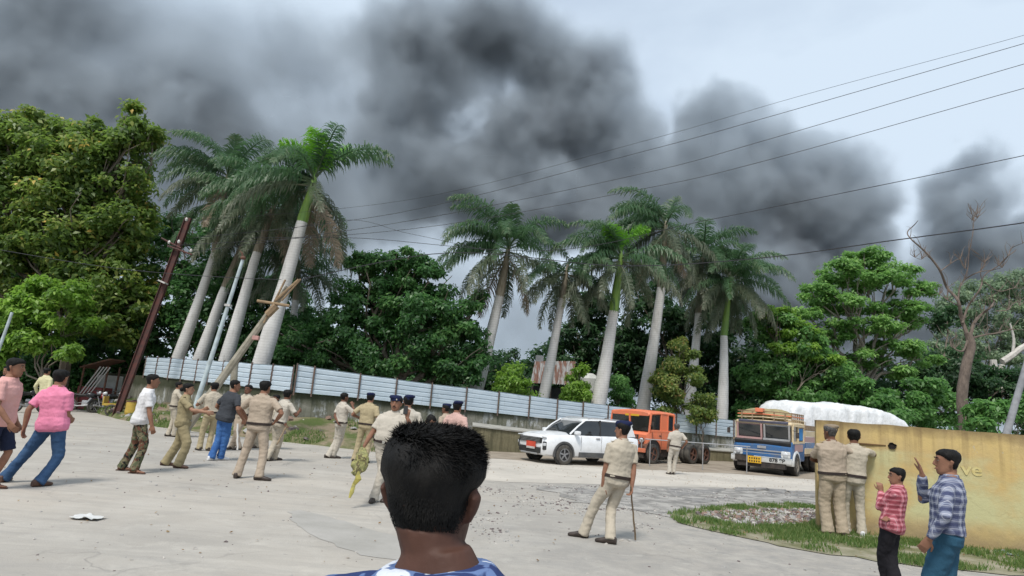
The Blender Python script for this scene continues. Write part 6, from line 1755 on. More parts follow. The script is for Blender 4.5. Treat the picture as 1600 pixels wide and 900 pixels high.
    for k, sd in enumerate((-1, 1)):
        h_ = hands[k] if hands else None
        if h_ is None: tg.append(relaxed(sd))
        else:
            q = at(h_[0], h_[1], Y + h_[2]) - root; tg.append(q)
    poles = []
    for k, sd in enumerate((-1, 1)):
        pl = hpole[k] if hpole and hpole[k] is not None else None
        poles.append((rts * (sd * .5) - fs * 1.0 - up * .15) if pl is None else (rts * pl[0] + fs * pl[1] + up * pl[2]))
    EL, WL = ik(SL, tg[0], ua, fa, poles[0]); ER, WR = ik(SR, tg[1], ua, fa, poles[1])
    # head frame
    nb = shc + spine * .036 * H
    hy_ = ty + R(head_yaw); hf = Vector((-math.sin(hy_), math.cos(hy_), 0)); hr = Vector((math.cos(hy_), math.sin(hy_), 0))
    pt = R(head_pitch); hf2 = hf * math.cos(pt) + up * math.sin(pt); hu = hr.cross(hf2).normalized()
    hc = nb + spine * (.029 - drop) * H + hu * .082 * s + hf * .018 * s + hr * headshift[0] + hf * headshift[1]
    hs = s * 1.0
    def hp(x, yy, z): return hc + hr * (x * HW * hs) + hf2 * (yy * hs) + hu * (z * hs)
    # body
    mb = MB()
    torso(mb, -.17, 1.19, -.010)
    rings(mb, [(nb - spine * .05 * s, rts, fs, .075 * s, .065 * s), (nb, hr, hf, .063 * s * neck, .062 * s), (nb.lerp(hp(0, -.02, -.06), .5), hr, hf, .058 * s * neck, .059 * s), (hp(0, -.015, -.05), hr, hf2, .058 * s * neck, .064 * s)], 14)
    rings(mb, [(hp(0, (fr_ + bk) / 2, z), hr, hf2, a * HW * hs, (fr_ - bk) / 2 * hs) for z, a, fr_, bk in HEAD], 22, 2.15)
    mb.tube([hp(0, .088, .035), hp(0, .103, .005), hp(0, .115, -.020), hp(0, .098, -.030)], [(.008 * hs, .008 * hs), (.010 * hs, .012 * hs), (.015 * hs, .012 * hs), (.012 * hs, .008 * hs)], n=8, side=hr)
    mb.tube([hp(-.022, .089, -.062), hp(0, .098, -.058), hp(.022, .089, -.062)], [.006 * hs, .009 * hs, .006 * hs], n=7)
    mb.tube([hp(-.05, .080, .034), hp(0, .092, .040), hp(.05, .080, .034)], [.007 * hs, .008 * hs, .007 * hs], n=7)
    for sd in (-1, 1):
        mb.tube([hp(sd * .069, -.004, -.036), hp(sd * .080, -.012, -.012), hp(sd * .087, -.020, .014), hp(sd * .078, -.012, .030)], [(.010 * hs, .007 * hs), (.015 * hs, .0085 * hs), (.018 * hs, .0085 * hs), (.008 * hs, .006 * hs)], n=8, side=hf2)
    for S_, E_, W_2, sd, k in ((SL, EL, WL, -1, 0), (SR, ER, WR, 1, 1)):
        m1 = S_.lerp(E_, .45); m2 = E_.lerp(W_2, .3)
        g1 = (girth + 1) / 2
        mb.tube([S_ - (E_ - S_) * .08, S_.lerp(E_, .15), m1, S_.lerp(E_, .9), E_, m2, E_.lerp(W_2, .7), W_2, W_2 + (W_2 - E_) * .03], [r * s * g1 for r in (.045, .052, .047, .038, .038, .041, .033, .026, .024)], n=12)
        dirn = (W_2 - E_).normalized()
        if hdir[k] is not None: dirn = (rts * hdir[k][0] + fs * hdir[k][1] + up * hdir[k][2]).normalized()
        bn = hand_n[k]
        bn = (rts * sd * 1.0 + fs * -.2) if bn is None else (rts * bn[0] + fs * bn[1] + up * bn[2])
        hand(mb, W_2, dirn, bn, s * 1.04, 1 if sd * 1 > 0 else -1, curls[k], spread[k], near)
    for Hh, K_, A_ in ((HL, KL, FL), (HR, KR, FR_)):
        mb.tube([Hh, Hh.lerp(K_, .4), K_, K_.lerp(A_, .3), K_.lerp(A_, .75), A_, A_ - up * .03], [r * s for r in (.078, .070, .050, .052, .038, .034, .034)], n=12)
    tdirs = []
    for k, A_ in enumerate((FL, FR_)):
        tz = toes[k]; a_ = y + R(tz if tz is not None else (8 if k == 0 else -8)); td = Vector((-math.sin(a_), math.cos(a_), 0)); tdirs.append(td); ts_ = Vector((math.cos(a_), math.sin(a_), 0))
        if shoe == 'sandal':
            B0 = Vector((A_.x, A_.y, 0))
            rings(mb, [(B0 + td * x_ * s + up * z_ * s, ts_, up, a * s, b * s) for x_, z_, a, b in ((-.055, .045, .026, .028), (-.02, .052, .034, .040), (.05, .045, .036, .030), (.12, .032, .042, .018), (.17, .028, .040, .012), (.195, .026, .025, .008))], 12)
    body = fuse(mb, vx, 2 if near else 1, 'body', SK[skin_i], p)
    # trousers
    tm = trousers or KH_T
    mb = MB()
    torso(mb, -.17, .17 if tuck else .12, .010)
    lw = [(.100, .088, .074, .066, .068, .078), (.098, .082, .066, .056, .052, .056)][0 if tstyle in ('full', 'shorts') else 1]
    if tstyle == 'wide': lw = (.108, .100, .088, .082, .086, .094)
    for Hh, K_, A_ in ((HL, KL, FL), (HR, KR, FR_)):
        Hh2 = Hh + (hipc - Hh) * .12 - up * .005
        if tstyle == 'shorts': mb.tube([Hh2 + up * .03, Hh2.lerp(K_, .45), Hh2.lerp(K_, .92)], [.098 * s, .092 * s, .088 * s], n=14)
        else:
            A2 = A_ - up * .045 * s; g2 = (girth + 1) / 2
            mb.tube([Hh2 + up * .03, Hh2.lerp(K_, .4), K_ - (K_ - Hh2) * .08, K_.lerp(A2, .25), K_.lerp(A2, .65), A2.lerp(K_, .04), A2], [r * s * g2 for r in (lw[0], lw[1], lw[2], lw[3] + .002, lw[4], lw[5], lw[5] * .97)], n=14)
    fuse(mb, max(.011, vx), 4, 'shorts' if tstyle == 'shorts' else 'trousers', tm, p, wrinkle=.0075, seed=NP * 3.1)
    # shirt
    mb = MB(); sm_ = shirt or KH_S
    torso(mb, .11 if tuck else -.13, 1.13, .016, hem=0 if tuck else .012, extra=.012)
    for S_, E_, W_2, sd in ((SL, EL, WL, -1), (SR, ER, WR, 1)):
        S0 = S_ + (shc - S_) * .35
        if sleeve == 'short': mb.tube([S0, S_, S_.lerp(E_, .35), S_.lerp(E_, .74), S_.lerp(E_, .78)], [r * s for r in (.052, .062, .065, .067, .065)], n=14)
        else: mb.tube([S0, S_, S_.lerp(E_, .5), E_, E_.lerp(W_2, .5), E_.lerp(W_2, .93), E_.lerp(W_2, .97)], [r * s for r in (.052, .062, .060, .056, .050, .042, .038)], n=14)
    fuse(mb, max(.010, vx), 4, 'shirt', sm_, p, wrinkle=.0075, seed=NP * 7.7)
    if collar:
        mb = MB(); c0 = nb + spine * .012 * s; V = []; F = []; n = 20
        for j in range(n):
            th = 2 * math.pi * j / n; dd = rts * math.cos(th) * .070 * s + fs * math.sin(th) * .068 * s
            V += [c0 + dd * 1.25 - spine * .022 * s, c0 + dd * 1.08 + spine * .016 * s, c0 + dd * .98 + spine * .018 * s, c0 + dd * 1.02 - spine * .02 * s]
        for j in range(n):
            a, b = 4 * j, 4 * ((j + 1) % n)
            for q in range(4): F.append((a + q, b + q, b + (q + 1) % 4, a + (q + 1) % 4))
        mb.add(V, F); mb.build('collar', sm_, p, smooth=True)
    if belt is None: belt = tuck
    if belt:
        mb = MB(); rs = []
        c0, u, fw_ = frame(.135)
        a = float(np.interp(.135, [q[0] for q in T_], [q[1] for q in T_])) * s * wide * girth; b = float(np.interp(.135, [q[0] for q in T_], [q[2] for q in T_])) * s * girth
        bel = belly * math.exp(-((.135 - .32) / .25) ** 2)
        for q in (-.022, -.020, .020, .022):
            rs.append((c0 + fw_ * (bel * .5 - .006) + spine * q * s, u, fw_, a + .026, b + .028 + bel * .5))
        rings(mb, rs, 26, 2.35); mb.build('belt', M_BELT, p)
        mb = MB(); mb.box(c0 + fw_ * (b + .030 + bel), (.045, .012, .042), Matrix((u, fw_, spine)).transposed()); mb.build('buckle', M_BUCK, p)
    # shoes
    for k, A_ in enumerate((FL, FR_)):
        td = tdirs[k]; ts_ = Vector((td.y, -td.x, 0)); B0 = Vector((A_.x, A_.y, 0)); mb = MB()
        if shoe == 'sandal':
            rings(mb, [(B0 + td * x_ * s + up * .010, ts_, up, a * s, .010) for x_, a in ((-.075, .030), (-.05, .040), (.03, .040), (.12, .050), (.17, .045), (.205, .025))], 14, 3)
            mb.tube([B0 + td * .09 * s - ts_ * .046 * s + up * .02, B0 + td * .10 * s + up * .062 * s, B0 + td * .09 * s + ts_ * .046 * s + up * .02], [(.006, .020)] * 3, n=6, side=up)
            mb.build('sandal', M_SHOEB, p, smooth=True)
        else:
            rings(mb, [(B0 + td * x_ * s + up * z_ * s, ts_, up, a * s, b * s) for x_, z_, a, b in ((-.085, .045, .025, .035), (-.070, .050, .036, .048), (-.02, .056, .042, .056), (.05, .046, .044, .045), (.12, .034, .048, .033), (.175, .028, .045, .027), (.205, .024, .030, .020), (.215, .022, .012, .012))], 14, 2.6)
            for i_, v_ in enumerate(mb.v): mb.v[i_] = Vector((v_.x, v_.y, max(v_.z, .004)))
            mb.build('shoe', shoe_mat or M_SHOE, p, smooth=True)
    # hair
    if hair:
        V = []; F = []; nu, nth = 18, 36
        for i in range(nu + 1):
            z = -.085 + (.114 + .085) * i / nu; z = min(z, .1139)
            a, fr_, bk = head_ring(z)
            for j in range(nth):
                th = 2 * math.pi * j / nth; cs, sn = math.cos(th), math.sin(th)     # sn = +1 front
                hl = float(np.interp(sn, [-1, -.55, -.15, .25, .55, .85, 1], [-.072, -.060, .005, .030, .052, .062, .066]))
                mk = min(1, max(0, (z - hl) / .022 + .2))
                thk = (.017 * min(1, max(0, (z - .0) / .05)) + hlow * (1 - min(1, max(0, z / .05)))) * mk - .007 * (1 - mk)
                q = hp(0, (fr_ + bk) / 2, z) + hr * (cs * (a * HW + thk) * hs) + hf2 * (sn * ((fr_ - bk) / 2 + thk) * hs) + hu * ((max(0, z - .06) / .05) * .016 * hs)
                q += (q - hc).normalized() * (.007 * noise.noise(q * 26 + Vector((NP, 0, 0))) * mk)
                V.append(q)
        V.append(hp(0, -.012, .114) + hu * .018 * hs)
        for i in range(nu):
            for j in range(nth): F.append((i * nth + j, i * nth + (j + 1) % nth, (i + 1) * nth + (j + 1) % nth, (i + 1) * nth + j))
        for j in range(nth): F.append((nu * nth + j, nu * nth + (j + 1) % nth, len(V) - 1))
        mesh_obj('hair', V, F, hair_mat or M_HAIR, p, smooth=True)
        if bun:
            mb = MB(); mb.ell(hp(0, -.125, -.01), (.045, .04, .045), 12, 8); mb.build('hair_bun', M_HAIR, p, smooth=True)
    if hat:
        mb = MB(); hm = hat_mat or M_NAVY
        rings(mb, [(hp(0, -.006, .050), hr, hf2, .0855 * hs, .108 * hs), (hp(0, -.006, .052), hr, hf2, .089 * hs, .112 * hs), (hp(0, -.006, .082), hr, hf2, .090 * hs, .112 * hs)], 26)
        sx_ = .020 if hat == 'beret' else .0
        rings(mb, [(hp(sx_ * .2, -.006, .078), hr, hf2, .089 * hs, .111 * hs), (hp(sx_ * .7, -.008, .095), hr, hf2, .104 * hs, .124 * hs), (hp(sx_, -.010, .118), hr, hf2, .106 * hs, .124 * hs), (hp(sx_, -.010, .137), hr, hf2, .088 * hs, .105 * hs), (hp(sx_, -.010, .146), hr, hf2, .050 * hs, .06 * hs), (hp(sx_, -.01, .148), hr, hf2, .01 * hs, .01 * hs)], 26)
        for i_, v_ in enumerate(mb.v): mb.v[i_] = v_ + hu * .005 * noise.noise(v_ * 20 + Vector((NP * 2, 0, 0)))
        mb.build('beret', hm, p, smooth=True)
        if face:
            mb = MB(); mb.box(hp(-.03, .108, .075), (.02, .008, .026), Matrix((hr, hf2, hu)).transposed()); mb.build('cap_badge', M_BUCK, p)
    if face:
        for sd in (-1, 1):
            mb = MB(); Mx = Matrix((hr, hf2, hu)).transposed(); mb.ell(hp(sd * .031, .0835, .018), (.0125 * hs, .006 * hs, .0055 * hs), 12, 8, Mx); e = mb.build('eye', M_EYEW, p, smooth=True)
            mb = MB(); mb.ell(hp(sd * .031, .0885, .018), (.0052 * hs, .0028 * hs, .0052 * hs), 10, 6, Mx); mb.build('iris', M_EYED, e, smooth=True)
            mb = MB(); mb.tube([hp(sd * .016, .0975, .040), hp(sd * .032, .0965, .046), hp(sd * .052, .083, .040)], [.004, .005, .002], n=6); mb.build('eyebrow', M_HAIR, p)
        mb = MB(); mb.tube([hp(-.024, .0925, -.062), hp(0, .1055, -.060), hp(.024, .0925, -.062)], [.002, .0055, .002], n=6); mb.build('lips', M_LIP, p, smooth=True)
        if mous:
            mb = MB(); mb.tube([hp(-.030, .089, -.052), hp(-.01, .104, -.044), hp(.01, .104, -.044), hp(.030, .089, -.052)], [.003, .006, .006, .003], n=6); mb.build('moustache', M_HAIR, p)
    if badges:
        for sd in (-1, 1):
            mb = MB(); S_ = SL if sd < 0 else SR; q = S_.lerp(shc, .35) + up * .060 * s
            mb.box(q, (.11 * s, .045 * s, .012), Matrix((rts, fs, spine)).transposed(), bev=.003); mb.build('shoulder_flap', sm_, p)
    return dict(o=p, root=root, WL=WL + root, WR=WR + root, hp=lambda x, yy, z: hp(x, yy, z) + root, dL=(WL - EL).normalized(), dR=(WR - ER).normalized(), s=s, shc=shc + root, f=fs, r=rts, belt=frame(.135)[0] + root)
def stick(name, a, b, r, mat, label, cat, r2=None):
    A, B = Vector(a), Vector(b); mb = MB(); k = 8
    mb.tube([(B - A) * (i / k) + Vector((.004 * math.sin(i * 2.1), .004 * math.cos(i * 1.7), 0)) for i in range(k + 1)], [r + ((r2 or r) - r) * i / k for i in range(k + 1)], n=8)
    o = mb.build(name, mat, smooth=True); o.location = A; tag(o, label, cat); return o
M_CANE = M('bamboo_cane', (0.24, 0.17, 0.10), (0.15, 0.105, 0.065), 8, .6, .3)
SALMON = cloth('salmon_tee', (0.66, 0.36, 0.33)); PINK = cloth('pink_polo', (0.72, 0.235, 0.36)); WHITE_T = cloth('white_tee', (0.68, 0.67, 0.67)); DGREY = cloth('charcoal_tee', (0.050, 0.054, 0.062))
JEAN = cloth('blue_jeans', (0.030, 0.065, 0.135), (0.05, 0.10, 0.19)); JEANB = cloth('bright_jeans', (0.035, 0.10, 0.28), (0.06, 0.15, 0.35)); NAVYC = cloth('navy_cotton', (0.018, 0.024, 0.05))
TEAL = cloth('teal_trousers', (0.030, 0.090, 0.145), (0.025, 0.075, 0.12)); BLACKC = cloth('black_track', (0.016, 0.015, 0.018)); YCLOTH = cloth('pale_yellow_shirt', (0.60, 0.56, 0.34))

# --- left group
person('man in salmon T-shirt and dark shorts at the left edge, face in profile', 8.9, ((-14, .15), (-52, -.1)), 2, 16, (38, 562), -78, hands=(None, (14, 660, -.25)), shirt=SALMON, tuck=False, trousers=NAVYC, tstyle='shorts', shoe='sandal', head_yaw=0, head_pitch=-4, face=True, collar=False, hpole=(None, (.6, -1, .1)), toes=(0, 0), skin_i=0)
person('man in bright pink polo shirt and blue jeans seen from behind', 9.7, ((6, -.1), (60, -.25)), 84, 90, (97, 573), -8, hands=((38, 668, -.1), (112, 655, .25)), shirt=PINK, tuck=False, trousers=JEAN, shoe_mat=M_SHOEB, head_yaw=5, girth=1.06, toes=(20, -10), skin_i=0)
person('bearded man in dark clothes far behind the salmon-shirt man', 19, ((6, 0), (16, 0)), 11, 11, (13, 549), 175, shirt=NAVYC, tuck=False, trousers=BLACKC, face=True, skin_i=0)
person('person in pale yellow shirt with white sash beside a motorcycle, seen from behind', 22, ((66, 0), (78, 0)), 72, 72, (81, 567), -15, shirt=YCLOTH, tuck=False, trousers=NAVYC, sleeve='long', skin_i=0)
person('man in white T-shirt and camouflage trousers with sandals, looking right', 11.7, ((190, .1), (209, -.15)), 220, 233, (249, 588), -62, hands=((224, 668, .3), (238, 672, -.2)), shirt=WHITE_T, tuck=False, trousers=camo('woodland_camo', [(0.09, 0.10, 0.055), (0.17, 0.15, 0.09), (0.12, 0.055, 0.035), (0.02, 0.022, 0.02)], 9), shoe='sandal', face=True, collar=False, toes=(-10, -25), girth=1.04)
KG = 'police officers in khaki standing in the road'
person('officer in pale khaki behind the policewoman, looking right', 20.0, ((262, 0), (272, 0)), 272, 277, (287, 600), -60, shirt=KH_P, trousers=KH_P, hands=(None, (300, 640, -.2)), badges=False)
person('policewoman with hair bun in olive khaki uniform, facing right', 12.9, ((258, .1), (278, -.15)), 287, 291, (300, 600), -78, shirt=KH_O, tuck=False, belt=True, trousers=KH_O, shoe_mat=M_SHOEB, hands=((318, 640, .15), (322, 644, -.15)), bun=True, skin_i=2, face=True, tstyle='wide', badges=True, hpole=((-.4, -1, -.4), (.4, -1, -.4)))
person('officer half hidden behind the thick leaning pole', 16.5, ((312, 0), (326, .1)), 331, 334, (343, 601), 40, shirt=KH_P, trousers=KH_Y, hands=((312, 630, .1), None), badges=True)
person('man in charcoal T-shirt and bright blue jeans with white shoes', 14.6, ((330, -.1), (344, .1)), 352, 363, (380, 594), -32, shirt=DGREY, tuck=False, trousers=JEANB, shoe_mat=M_SNEAK, hands=((352, 645, .3), (380, 655, -.1)), collar=False, head_yaw=-30, girth=1.08)
person('dark-haired officer between the charcoal-shirt man and the tall officer', 17.5, ((362, 0), (374, 0)), 378, 386, (396, 603), 165, shirt=KH_P, trousers=KH_S, face=True, skin_i=1)
o12 = person('officer with black hair and dark belt seen from behind, hand on hip', 12.1, ((370, -.1), (405, -.15)), 404, 411, (421, 597), -8, shirt=KH_S, trousers=KH_S, hands=((386, 655, .3), (431, 658, .05)), hpole=((-1, -.4, -.1), (1, -.5, -.1)), head_yaw=-5, toes=(15, -75), girth=1.05, badges=True)
o13 = person('officer in profile with arm stretched right, right of the tall officer', 15.4, ((416, -.1), (428, .2)), 436, 446, (443, 608), -40, shirt=KH_W, trousers=KH_P, hands=((446, 662, -.1), (468, 642, .1)), skin_i=1, head_yaw=30, badges=True)
person('officer behind the tall officer, only face and shoulder showing', 18.5, ((392, 0), (404, 0)), 426, 430, (436, 607), 150, shirt=KH_P, trousers=KH_P, face=True, skin_i=1)
# --- middle group
person('officer phoning with one hand on hip, leftmost of the middle group', 17.2, ((512, 0), (520, .1)), 533, 536, (543, 615), -48, shirt=KH_W, trousers=KH_W, hands=((528, 660, -.15), (551, 634, -.05)), hpole=((-1, -.6, -.2), (.7, .3, -1)), skin_i=1, toes=(-30, -30), hat=None, badges=True)
person('officer in yellowish khaki with navy beret seen from behind', 16.6, ((553, 0), (570, 0)), 572, 577, (583, 618), -12, shirt=KH_Y, trousers=KH_Y, hat='cap', hands=((560, 652, .2), None), badges=True)
o16 = person('officer facing the camera with navy beret, phone at his face, carrying a vest', 10.6, ((584, -.1), (606, .1)), 603, 616, (626, 622), 172, shirt=KH_W, trousers=KH_W, hat='beret', face=True, mous=True, hands=((636, 652, -.22), (569, 697, -.12)), hpole=((-.8, .4, -1), (.5, -1, -.2)), skin_i=0, girth=1.06, belly=.05, badges=True, voxel=.0075, curls=(.7, .9), hdir=((-.1, .1, 1), (0, 0, -1)), hand_n=((-.3, 1, 0), (.8, .4, 0)))
person('officer with navy beret directly behind the phoning officer', 12.6, ((628, 0), (642, 0)), 636, 637, (637, 622), 10, shirt=KH_W, trousers=KH_W, hat='beret')
person('person in pale yellow shirt bending forward behind the front man', 12.0, ((650, 0), (668, 0)), 655, 668, (676, 648), -60, shirt=YCLOTH, trousers=KH_Y, fwd=.42, head_pitch=-40, H=1.66, hipY=-.1)
person('officer in pinkish khaki with navy beret, right of the bending person', 13.6, ((700, 0), (716, 0)), 710, 713, (711, 631), -25, shirt=cloth('pink_khaki', (0.56, 0.37, 0.32)), trousers=KH_S, hat='beret', badges=True)
person('officer whose dark beret shows left of the pinkish-khaki officer', 15.5, ((690, 0), (702, 0)), 696, 697, (698, 634), 60, shirt=KH_S, trousers=KH_S, hat='beret', skin_i=1)
# --- right group
o21 = person('officer in navy beret holding a long cane, walking left in the middle of the road', 8.75, ((911, .15), (954, -.15)), 963, 972, (970, 655), 28, shirt=KH_P, trousers=KH_P, hat='beret', hands=((941, 764, -.05), (987, 766, -.05)), hpole=((-1, -.5, 0), (1, -.4, 0)), head_yaw=25, toes=(45, 40), girth=1.03, badges=True, voxel=.0075, curls=(.5, .9))
person('officer in pale khaki walking away on the far road in front of the orange truck', 20.8, ((1046, .0), (1052, .1)), 1054, 1057, (1056, 664), 5, shirt=KH_W, trousers=KH_W, hands=(None, (1068, 697, .1)), hair_mat=M_GHAIR)
o23 = person('stout officer in khaki beret standing on the grass, back to camera', 10.9, ((1294, -.05), (1317, -.1)), 1301, 1299, (1294, 669), 4, shirt=KH_S, trousers=KH_T, hat='beret', hat_mat=M_KBER, hair_mat=M_GHAIR, hands=((1282, 722, .35), (1316, 720, .3)), hpole=((-1, -.3, -.1), (1, -.3, -.1)), skin_i=1, girth=1.08, wide=1.18, head_yaw=20, badges=True, tstyle='wide', voxel=.008)
o24 = person('officer in khaki pointing right with outstretched arm beside the yellow wall', 11.0, ((1322, .15), (1347, -.05)), 1332, 1334, (1328, 675), -12, shirt=KH_P, trousers=KH_P, hands=((1308, 722, -.05), (1374, 712, .42)), hpole=((-.6, -1, -.4), (.3, -.3, -1)), head_yaw=-15, skin_i=1, badges=True, voxel=.008, curls=(.6, .5), shoe_mat=M_SNEAK)
o25 = person('boy in red checked shirt and black track trousers with hand to his mouth', 7.1, ((1388, .1), (1404, -.1)), 1392, 1402, (1393, 728), 48, shirt=plaid('red_check', (0.50, 0.17, 0.20), (0.16, 0.02, 0.03), (0.62, 0.42, 0.43), 48, 19), sleeve='long', tuck=False, belt=False, trousers=BLACKC, tstyle='wide', hands=((1377, 768, .1), (1376, 826, -.2)), hpole=((-.6, .2, -1), (1, -.3, -.1)), head_yaw=28, face=True, H=1.41, voxel=.0065, curls=(.9, .5), hdir=((0, .2, 1), None), skin_i=0)
o26 = person('man in blue checked shirt and teal trousers shading his eyes with a raised hand', 5.55, ((1466, .05), (1490, -.08)), 1478, 1483, (1475, 700), 52, shirt=plaid('blue_check', (0.24, 0.26, 0.33), (0.022, 0.03, 0.09), (0.50, 0.50, 0.54), 52, 15), sleeve='long', tuck=True, belt=False, trousers=TEAL, tstyle='wide', hands=((1452, 842, -.16), (1441, 742, .10)), hpole=((-1, -.6, 0), (.2, .4, -1)), head_yaw=18, face=True, H=1.66, voxel=.0065, curls=(.35, .12), spread=(.2, .9), hdir=(None, (-.1, .25, 1)), hand_n=(None, (.2, -1, .2)), girth=1.07, skin_i=0)
# bald patch of the checked-shirt man
hp_ = o26['hp']; mb = MB(); r0_ = o26['root']; mb.ell(hp_(.01, -.055, .118) - r0_, (.034, .04, .012), 14, 8); ob = mb.build('bald_patch', M_GHAIR, o26['o'], smooth=True)
# stripe on the boy's trousers is part of the trousers pattern: thin white piping
# held things
A = o21['WR'] + o21['dR'] * .08; B = gnd(993, 846); stick('lathi_cane', A + (A - B).normalized() * .10, B + Vector((0, 0, .02)), .011, M_CANE, 'long thin cane held by the officer walking in the road', 'cane', .013)
A = o13['WL'] + o13['dL'] * .08; stick('lathi_cane', A, at(433, 694, 15.3), .022, M_CANE, 'dark slanting stick held by the officer with the outstretched arm', 'stick', .018)
stick('white_baton', at(371, 662, 12.0), at(371, 703, 12.0), .016, M('baton_white', (0.65, 0.63, 0.6), scale=6), 'short pale baton hanging at the left side of the tall officer', 'baton')
def phone(q, rt_, up_, label):
    mb = MB(); f_ = rt_.cross(up_); mb.box((0, 0, 0), (.072, .010, .145), Matrix((rt_, f_, up_)).transposed(), bev=.003); o = mb.build('mobile_phone', P_BLACK); o.location = q; tag(o, label, 'phone')
phone(o16['WL'] + o16['dL'] * .07 + Vector((0, -.03, .06)), Vector((0.9, .2, 0)).normalized(), Vector((0, 0.1, 1)).normalized(), 'black mobile phone held to the face by the officer facing the camera')
# vest hanging from the hand
vm_ = camo('vest_camo', [(0.20, 0.20, 0.085), (0.28, 0.27, 0.12), (0.13, 0.11, 0.06), (0.34, 0.31, 0.12)], 14)
hw_ = o16['WR'] + o16['dR'] * .09
vt = thing('camouflage_vest', 'crumpled olive camouflage vest with yellow strap hanging from the officer\'s hand', 'vest', hw_)
pts = [Vector((0, 0, .03)), at(566, 716, 10.5) - hw_, at(560, 730, 10.5) - hw_, at(556, 742, 10.48) - hw_]
mb = MB(); mb.tube(pts, [(.05, .035), (.115, .06), (.12, .055), (.055, .035)], n=16, side=(1, 0, 0))
bm = bmesh.new(); me_ = bpy.data.meshes.new('t'); me_.from_pydata([tuple(v) for v in mb.v], [], mb.f); bm.from_mesh(me_); bmesh.ops.subdivide_edges(bm, edges=bm.edges, cuts=4, use_grid_fill=True)
for v in bm.verts: v.co += Vector((noise.noise(v.co * 16), noise.noise(v.co * 16 + Vector((9, 0, 0))), noise.noise(v.co * 14 + Vector((0, 5, 0))))) * .032
bm.to_mesh(me_); bm.free(); me_.materials.append(vm_); me_.name = 'vest_body'; me_.polygons.foreach_set('use_smooth', [True] * len(me_.polygons)); link(bpy.data.objects.new('vest_body', me_), vt)
mb = MB(); mb.tube([at(558, 738, 10.46) - hw_, at(560, 748, 10.44) - hw_, at(553, 757, 10.46) - hw_, at(550, 768, 10.42) - hw_, at(546, 778, 10.40) - hw_], [(.035, .012), (.05, .012), (.028, .01), (.034, .01), (.016, .008)], n=8, side=(1, 0, .3)); mb.build('yellow_strap', M('strap_yellow', (0.42, 0.36, 0.08), (0.24, 0.22, 0.07), 14, .7, .4), vt)
mb = MB(); mb.tube([at(555, 736, 10.44) - hw_, at(549, 739, 10.43) - hw_], .02, n=6); mb.build('strap_end', vm_, vt)

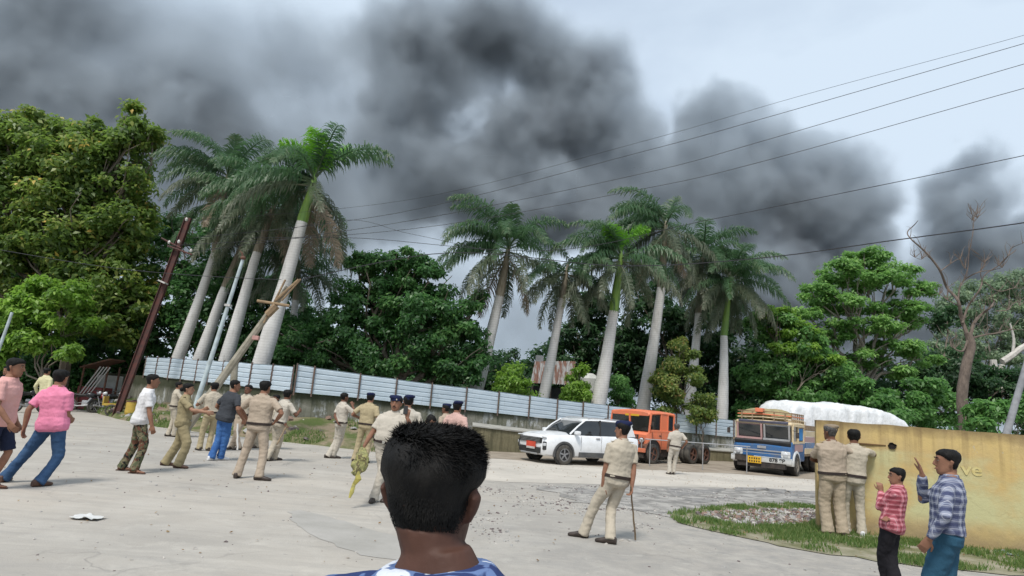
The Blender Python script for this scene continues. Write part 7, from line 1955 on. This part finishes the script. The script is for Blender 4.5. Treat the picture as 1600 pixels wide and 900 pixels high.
# ------------------------------------------------------------------ the man close in front of the camera
def front_man():
    Y = 1.27
    hc0 = at(676, 776, Y)
    H_ = hc0.z / .922
    blue = camo('blue_white_print', [(0.085, 0.14, 0.29), (0.12, 0.18, 0.34), (0.028, 0.045, 0.13), (0.58, 0.62, 0.68)], 11)
    res = person('young man with cropped black hair and blue patterned T-shirt close in front, back to camera', Y, ((640, 0), (720, 0)), 690, 682, (680, 665), -16, shirt=blue, tuck=False, trousers=NAVYC, collar=False, voxel=.0055, hair=True, H=H_, skin_i=3, girth=1.0, front=True, neck=1.08, HW=1.12, drop=.008, hlow=.004, headshift=(-.028, 0))
    # slide so that the head sits where the picture has it
    now = res['hp'](0, 0, 0); d = hc0 - now
    o = res['o']; o.location = o.location + Vector((d.x, d.y, 0))
    hp = lambda x, y, z: res['hp'](x, y, z) - res['root']
    # hair strands: short on the sides, tousled longer top
    r = np.random.default_rng(5); n = 42000
    th = r.uniform(0, 2 * np.pi, n); z = np.where(r.random(n) < .55, r.uniform(.045, .114, n), r.uniform(-.075, .06, n))
    V = np.empty((n * 5, 3)); F3 = []; F4 = []
    hc = np.array(hp(0, 0, 0)); ex = np.array(hp(1, 0, 0)) - hc; ey = np.array(hp(0, 1, 0)) - hc; ez = np.array(hp(0, 0, 1)) - hc
    zs = [h[0] for h in HEAD]
    a = np.interp(z, zs, [h[1] for h in HEAD]); fr_ = np.interp(z, zs, [h[2] for h in HEAD]); bk = np.interp(z, zs, [h[3] for h in HEAD])
    top_ = r.random(n) < .30
    rad = np.where(top_, np.sqrt(r.random(n)), 1.0); z = np.where(top_, .098 + .018 * np.sqrt(np.maximum(0, 1 - rad ** 2)), z)
    a = np.where(top_, .066, a); fr_ = np.where(top_, .066, fr_); bk = np.where(top_, -.090, bk)
    cs, sn = np.cos(th), np.sin(th)
    hl = np.interp(sn, [-1, -.55, -.15, .25, .55, .85, 1], [-.072, -.062, .0, .030, .052, .062, .066])
    keep = z > hl - r.exponential(.005, n)
    w_edge = np.clip((z - hl) / .03, .25, 1)
    P = np.stack([cs * (a + .004) * rad, (fr_ + bk) / 2 + sn * ((fr_ - bk) / 2 + .006) * rad, z + np.clip(z - .06, 0, .05) * .25], 1)
    N = np.stack([cs * rad, sn * rad, np.clip((z - .02) / .06, -.1, 1.6)], 1); N /= np.linalg.norm(N, axis=1)[:, None]
    w_top = np.clip((z - .035) / .05, 0, 1)
    ln = .007 * w_edge + .017 * w_top * r.uniform(.5, 1.35, n)
    comb = np.stack([.35 * np.sin(P[:, 1] * 60) + .9 + 0 * z, .2 * np.cos(P[:, 0] * 50), -.15 + .0 * z], 1)       # tousled sideways
    down = np.array([0, 0, -1.0])
    D1 = N * (.22 + .16 * w_top)[:, None] + comb * (.45 * w_top)[:, None] + down * (.8 * (1 - w_top))[:, None] + r.normal(0, .22, (n, 3)) * (.35 + w_top)[:, None]
    D1 /= np.linalg.norm(D1, axis=1)[:, None]
    D2 = D1 + comb * (.35 * w_top)[:, None] + down * (.35)  + r.normal(0, .15, (n, 3)); D2 /= np.linalg.norm(D2, axis=1)[:, None]
    S_ = np.cross(D1, N); S_ /= (np.linalg.norm(S_, axis=1)[:, None] + 1e-6); wd_ = (.0009 + .0007 * w_top)[:, None]
    p1 = P + D1 * (ln * .5)[:, None]; p2 = p1 + D2 * (ln * .5)[:, None]
    A_ = np.stack([P - S_ * wd_, P + S_ * wd_, p1 + S_ * wd_ * .8, p1 - S_ * wd_ * .8, p2], 1)[keep]
    m = len(A_); A_ = A_.reshape(-1, 3); A_ = hc + A_[:, :1] * ex + A_[:, 1:2] * ey + A_[:, 2:] * ez
    i0 = np.arange(m) * 5
    Fq = np.stack([i0, i0 + 1, i0 + 2, i0 + 3], 1); Ft = np.stack([i0 + 3, i0 + 2, i0 + 4, i0 + 4], 1)
    T3 = np.concatenate([np.stack([i0, i0 + 1, i0 + 2], 1), np.stack([i0, i0 + 2, i0 + 3], 1), np.stack([i0 + 3, i0 + 2, i0 + 4], 1)])
    ob = np_mesh('hair_strands', A_, T3, M_HAIR, o, smooth=False); ob['kind'] = 'stuff'
front_man()
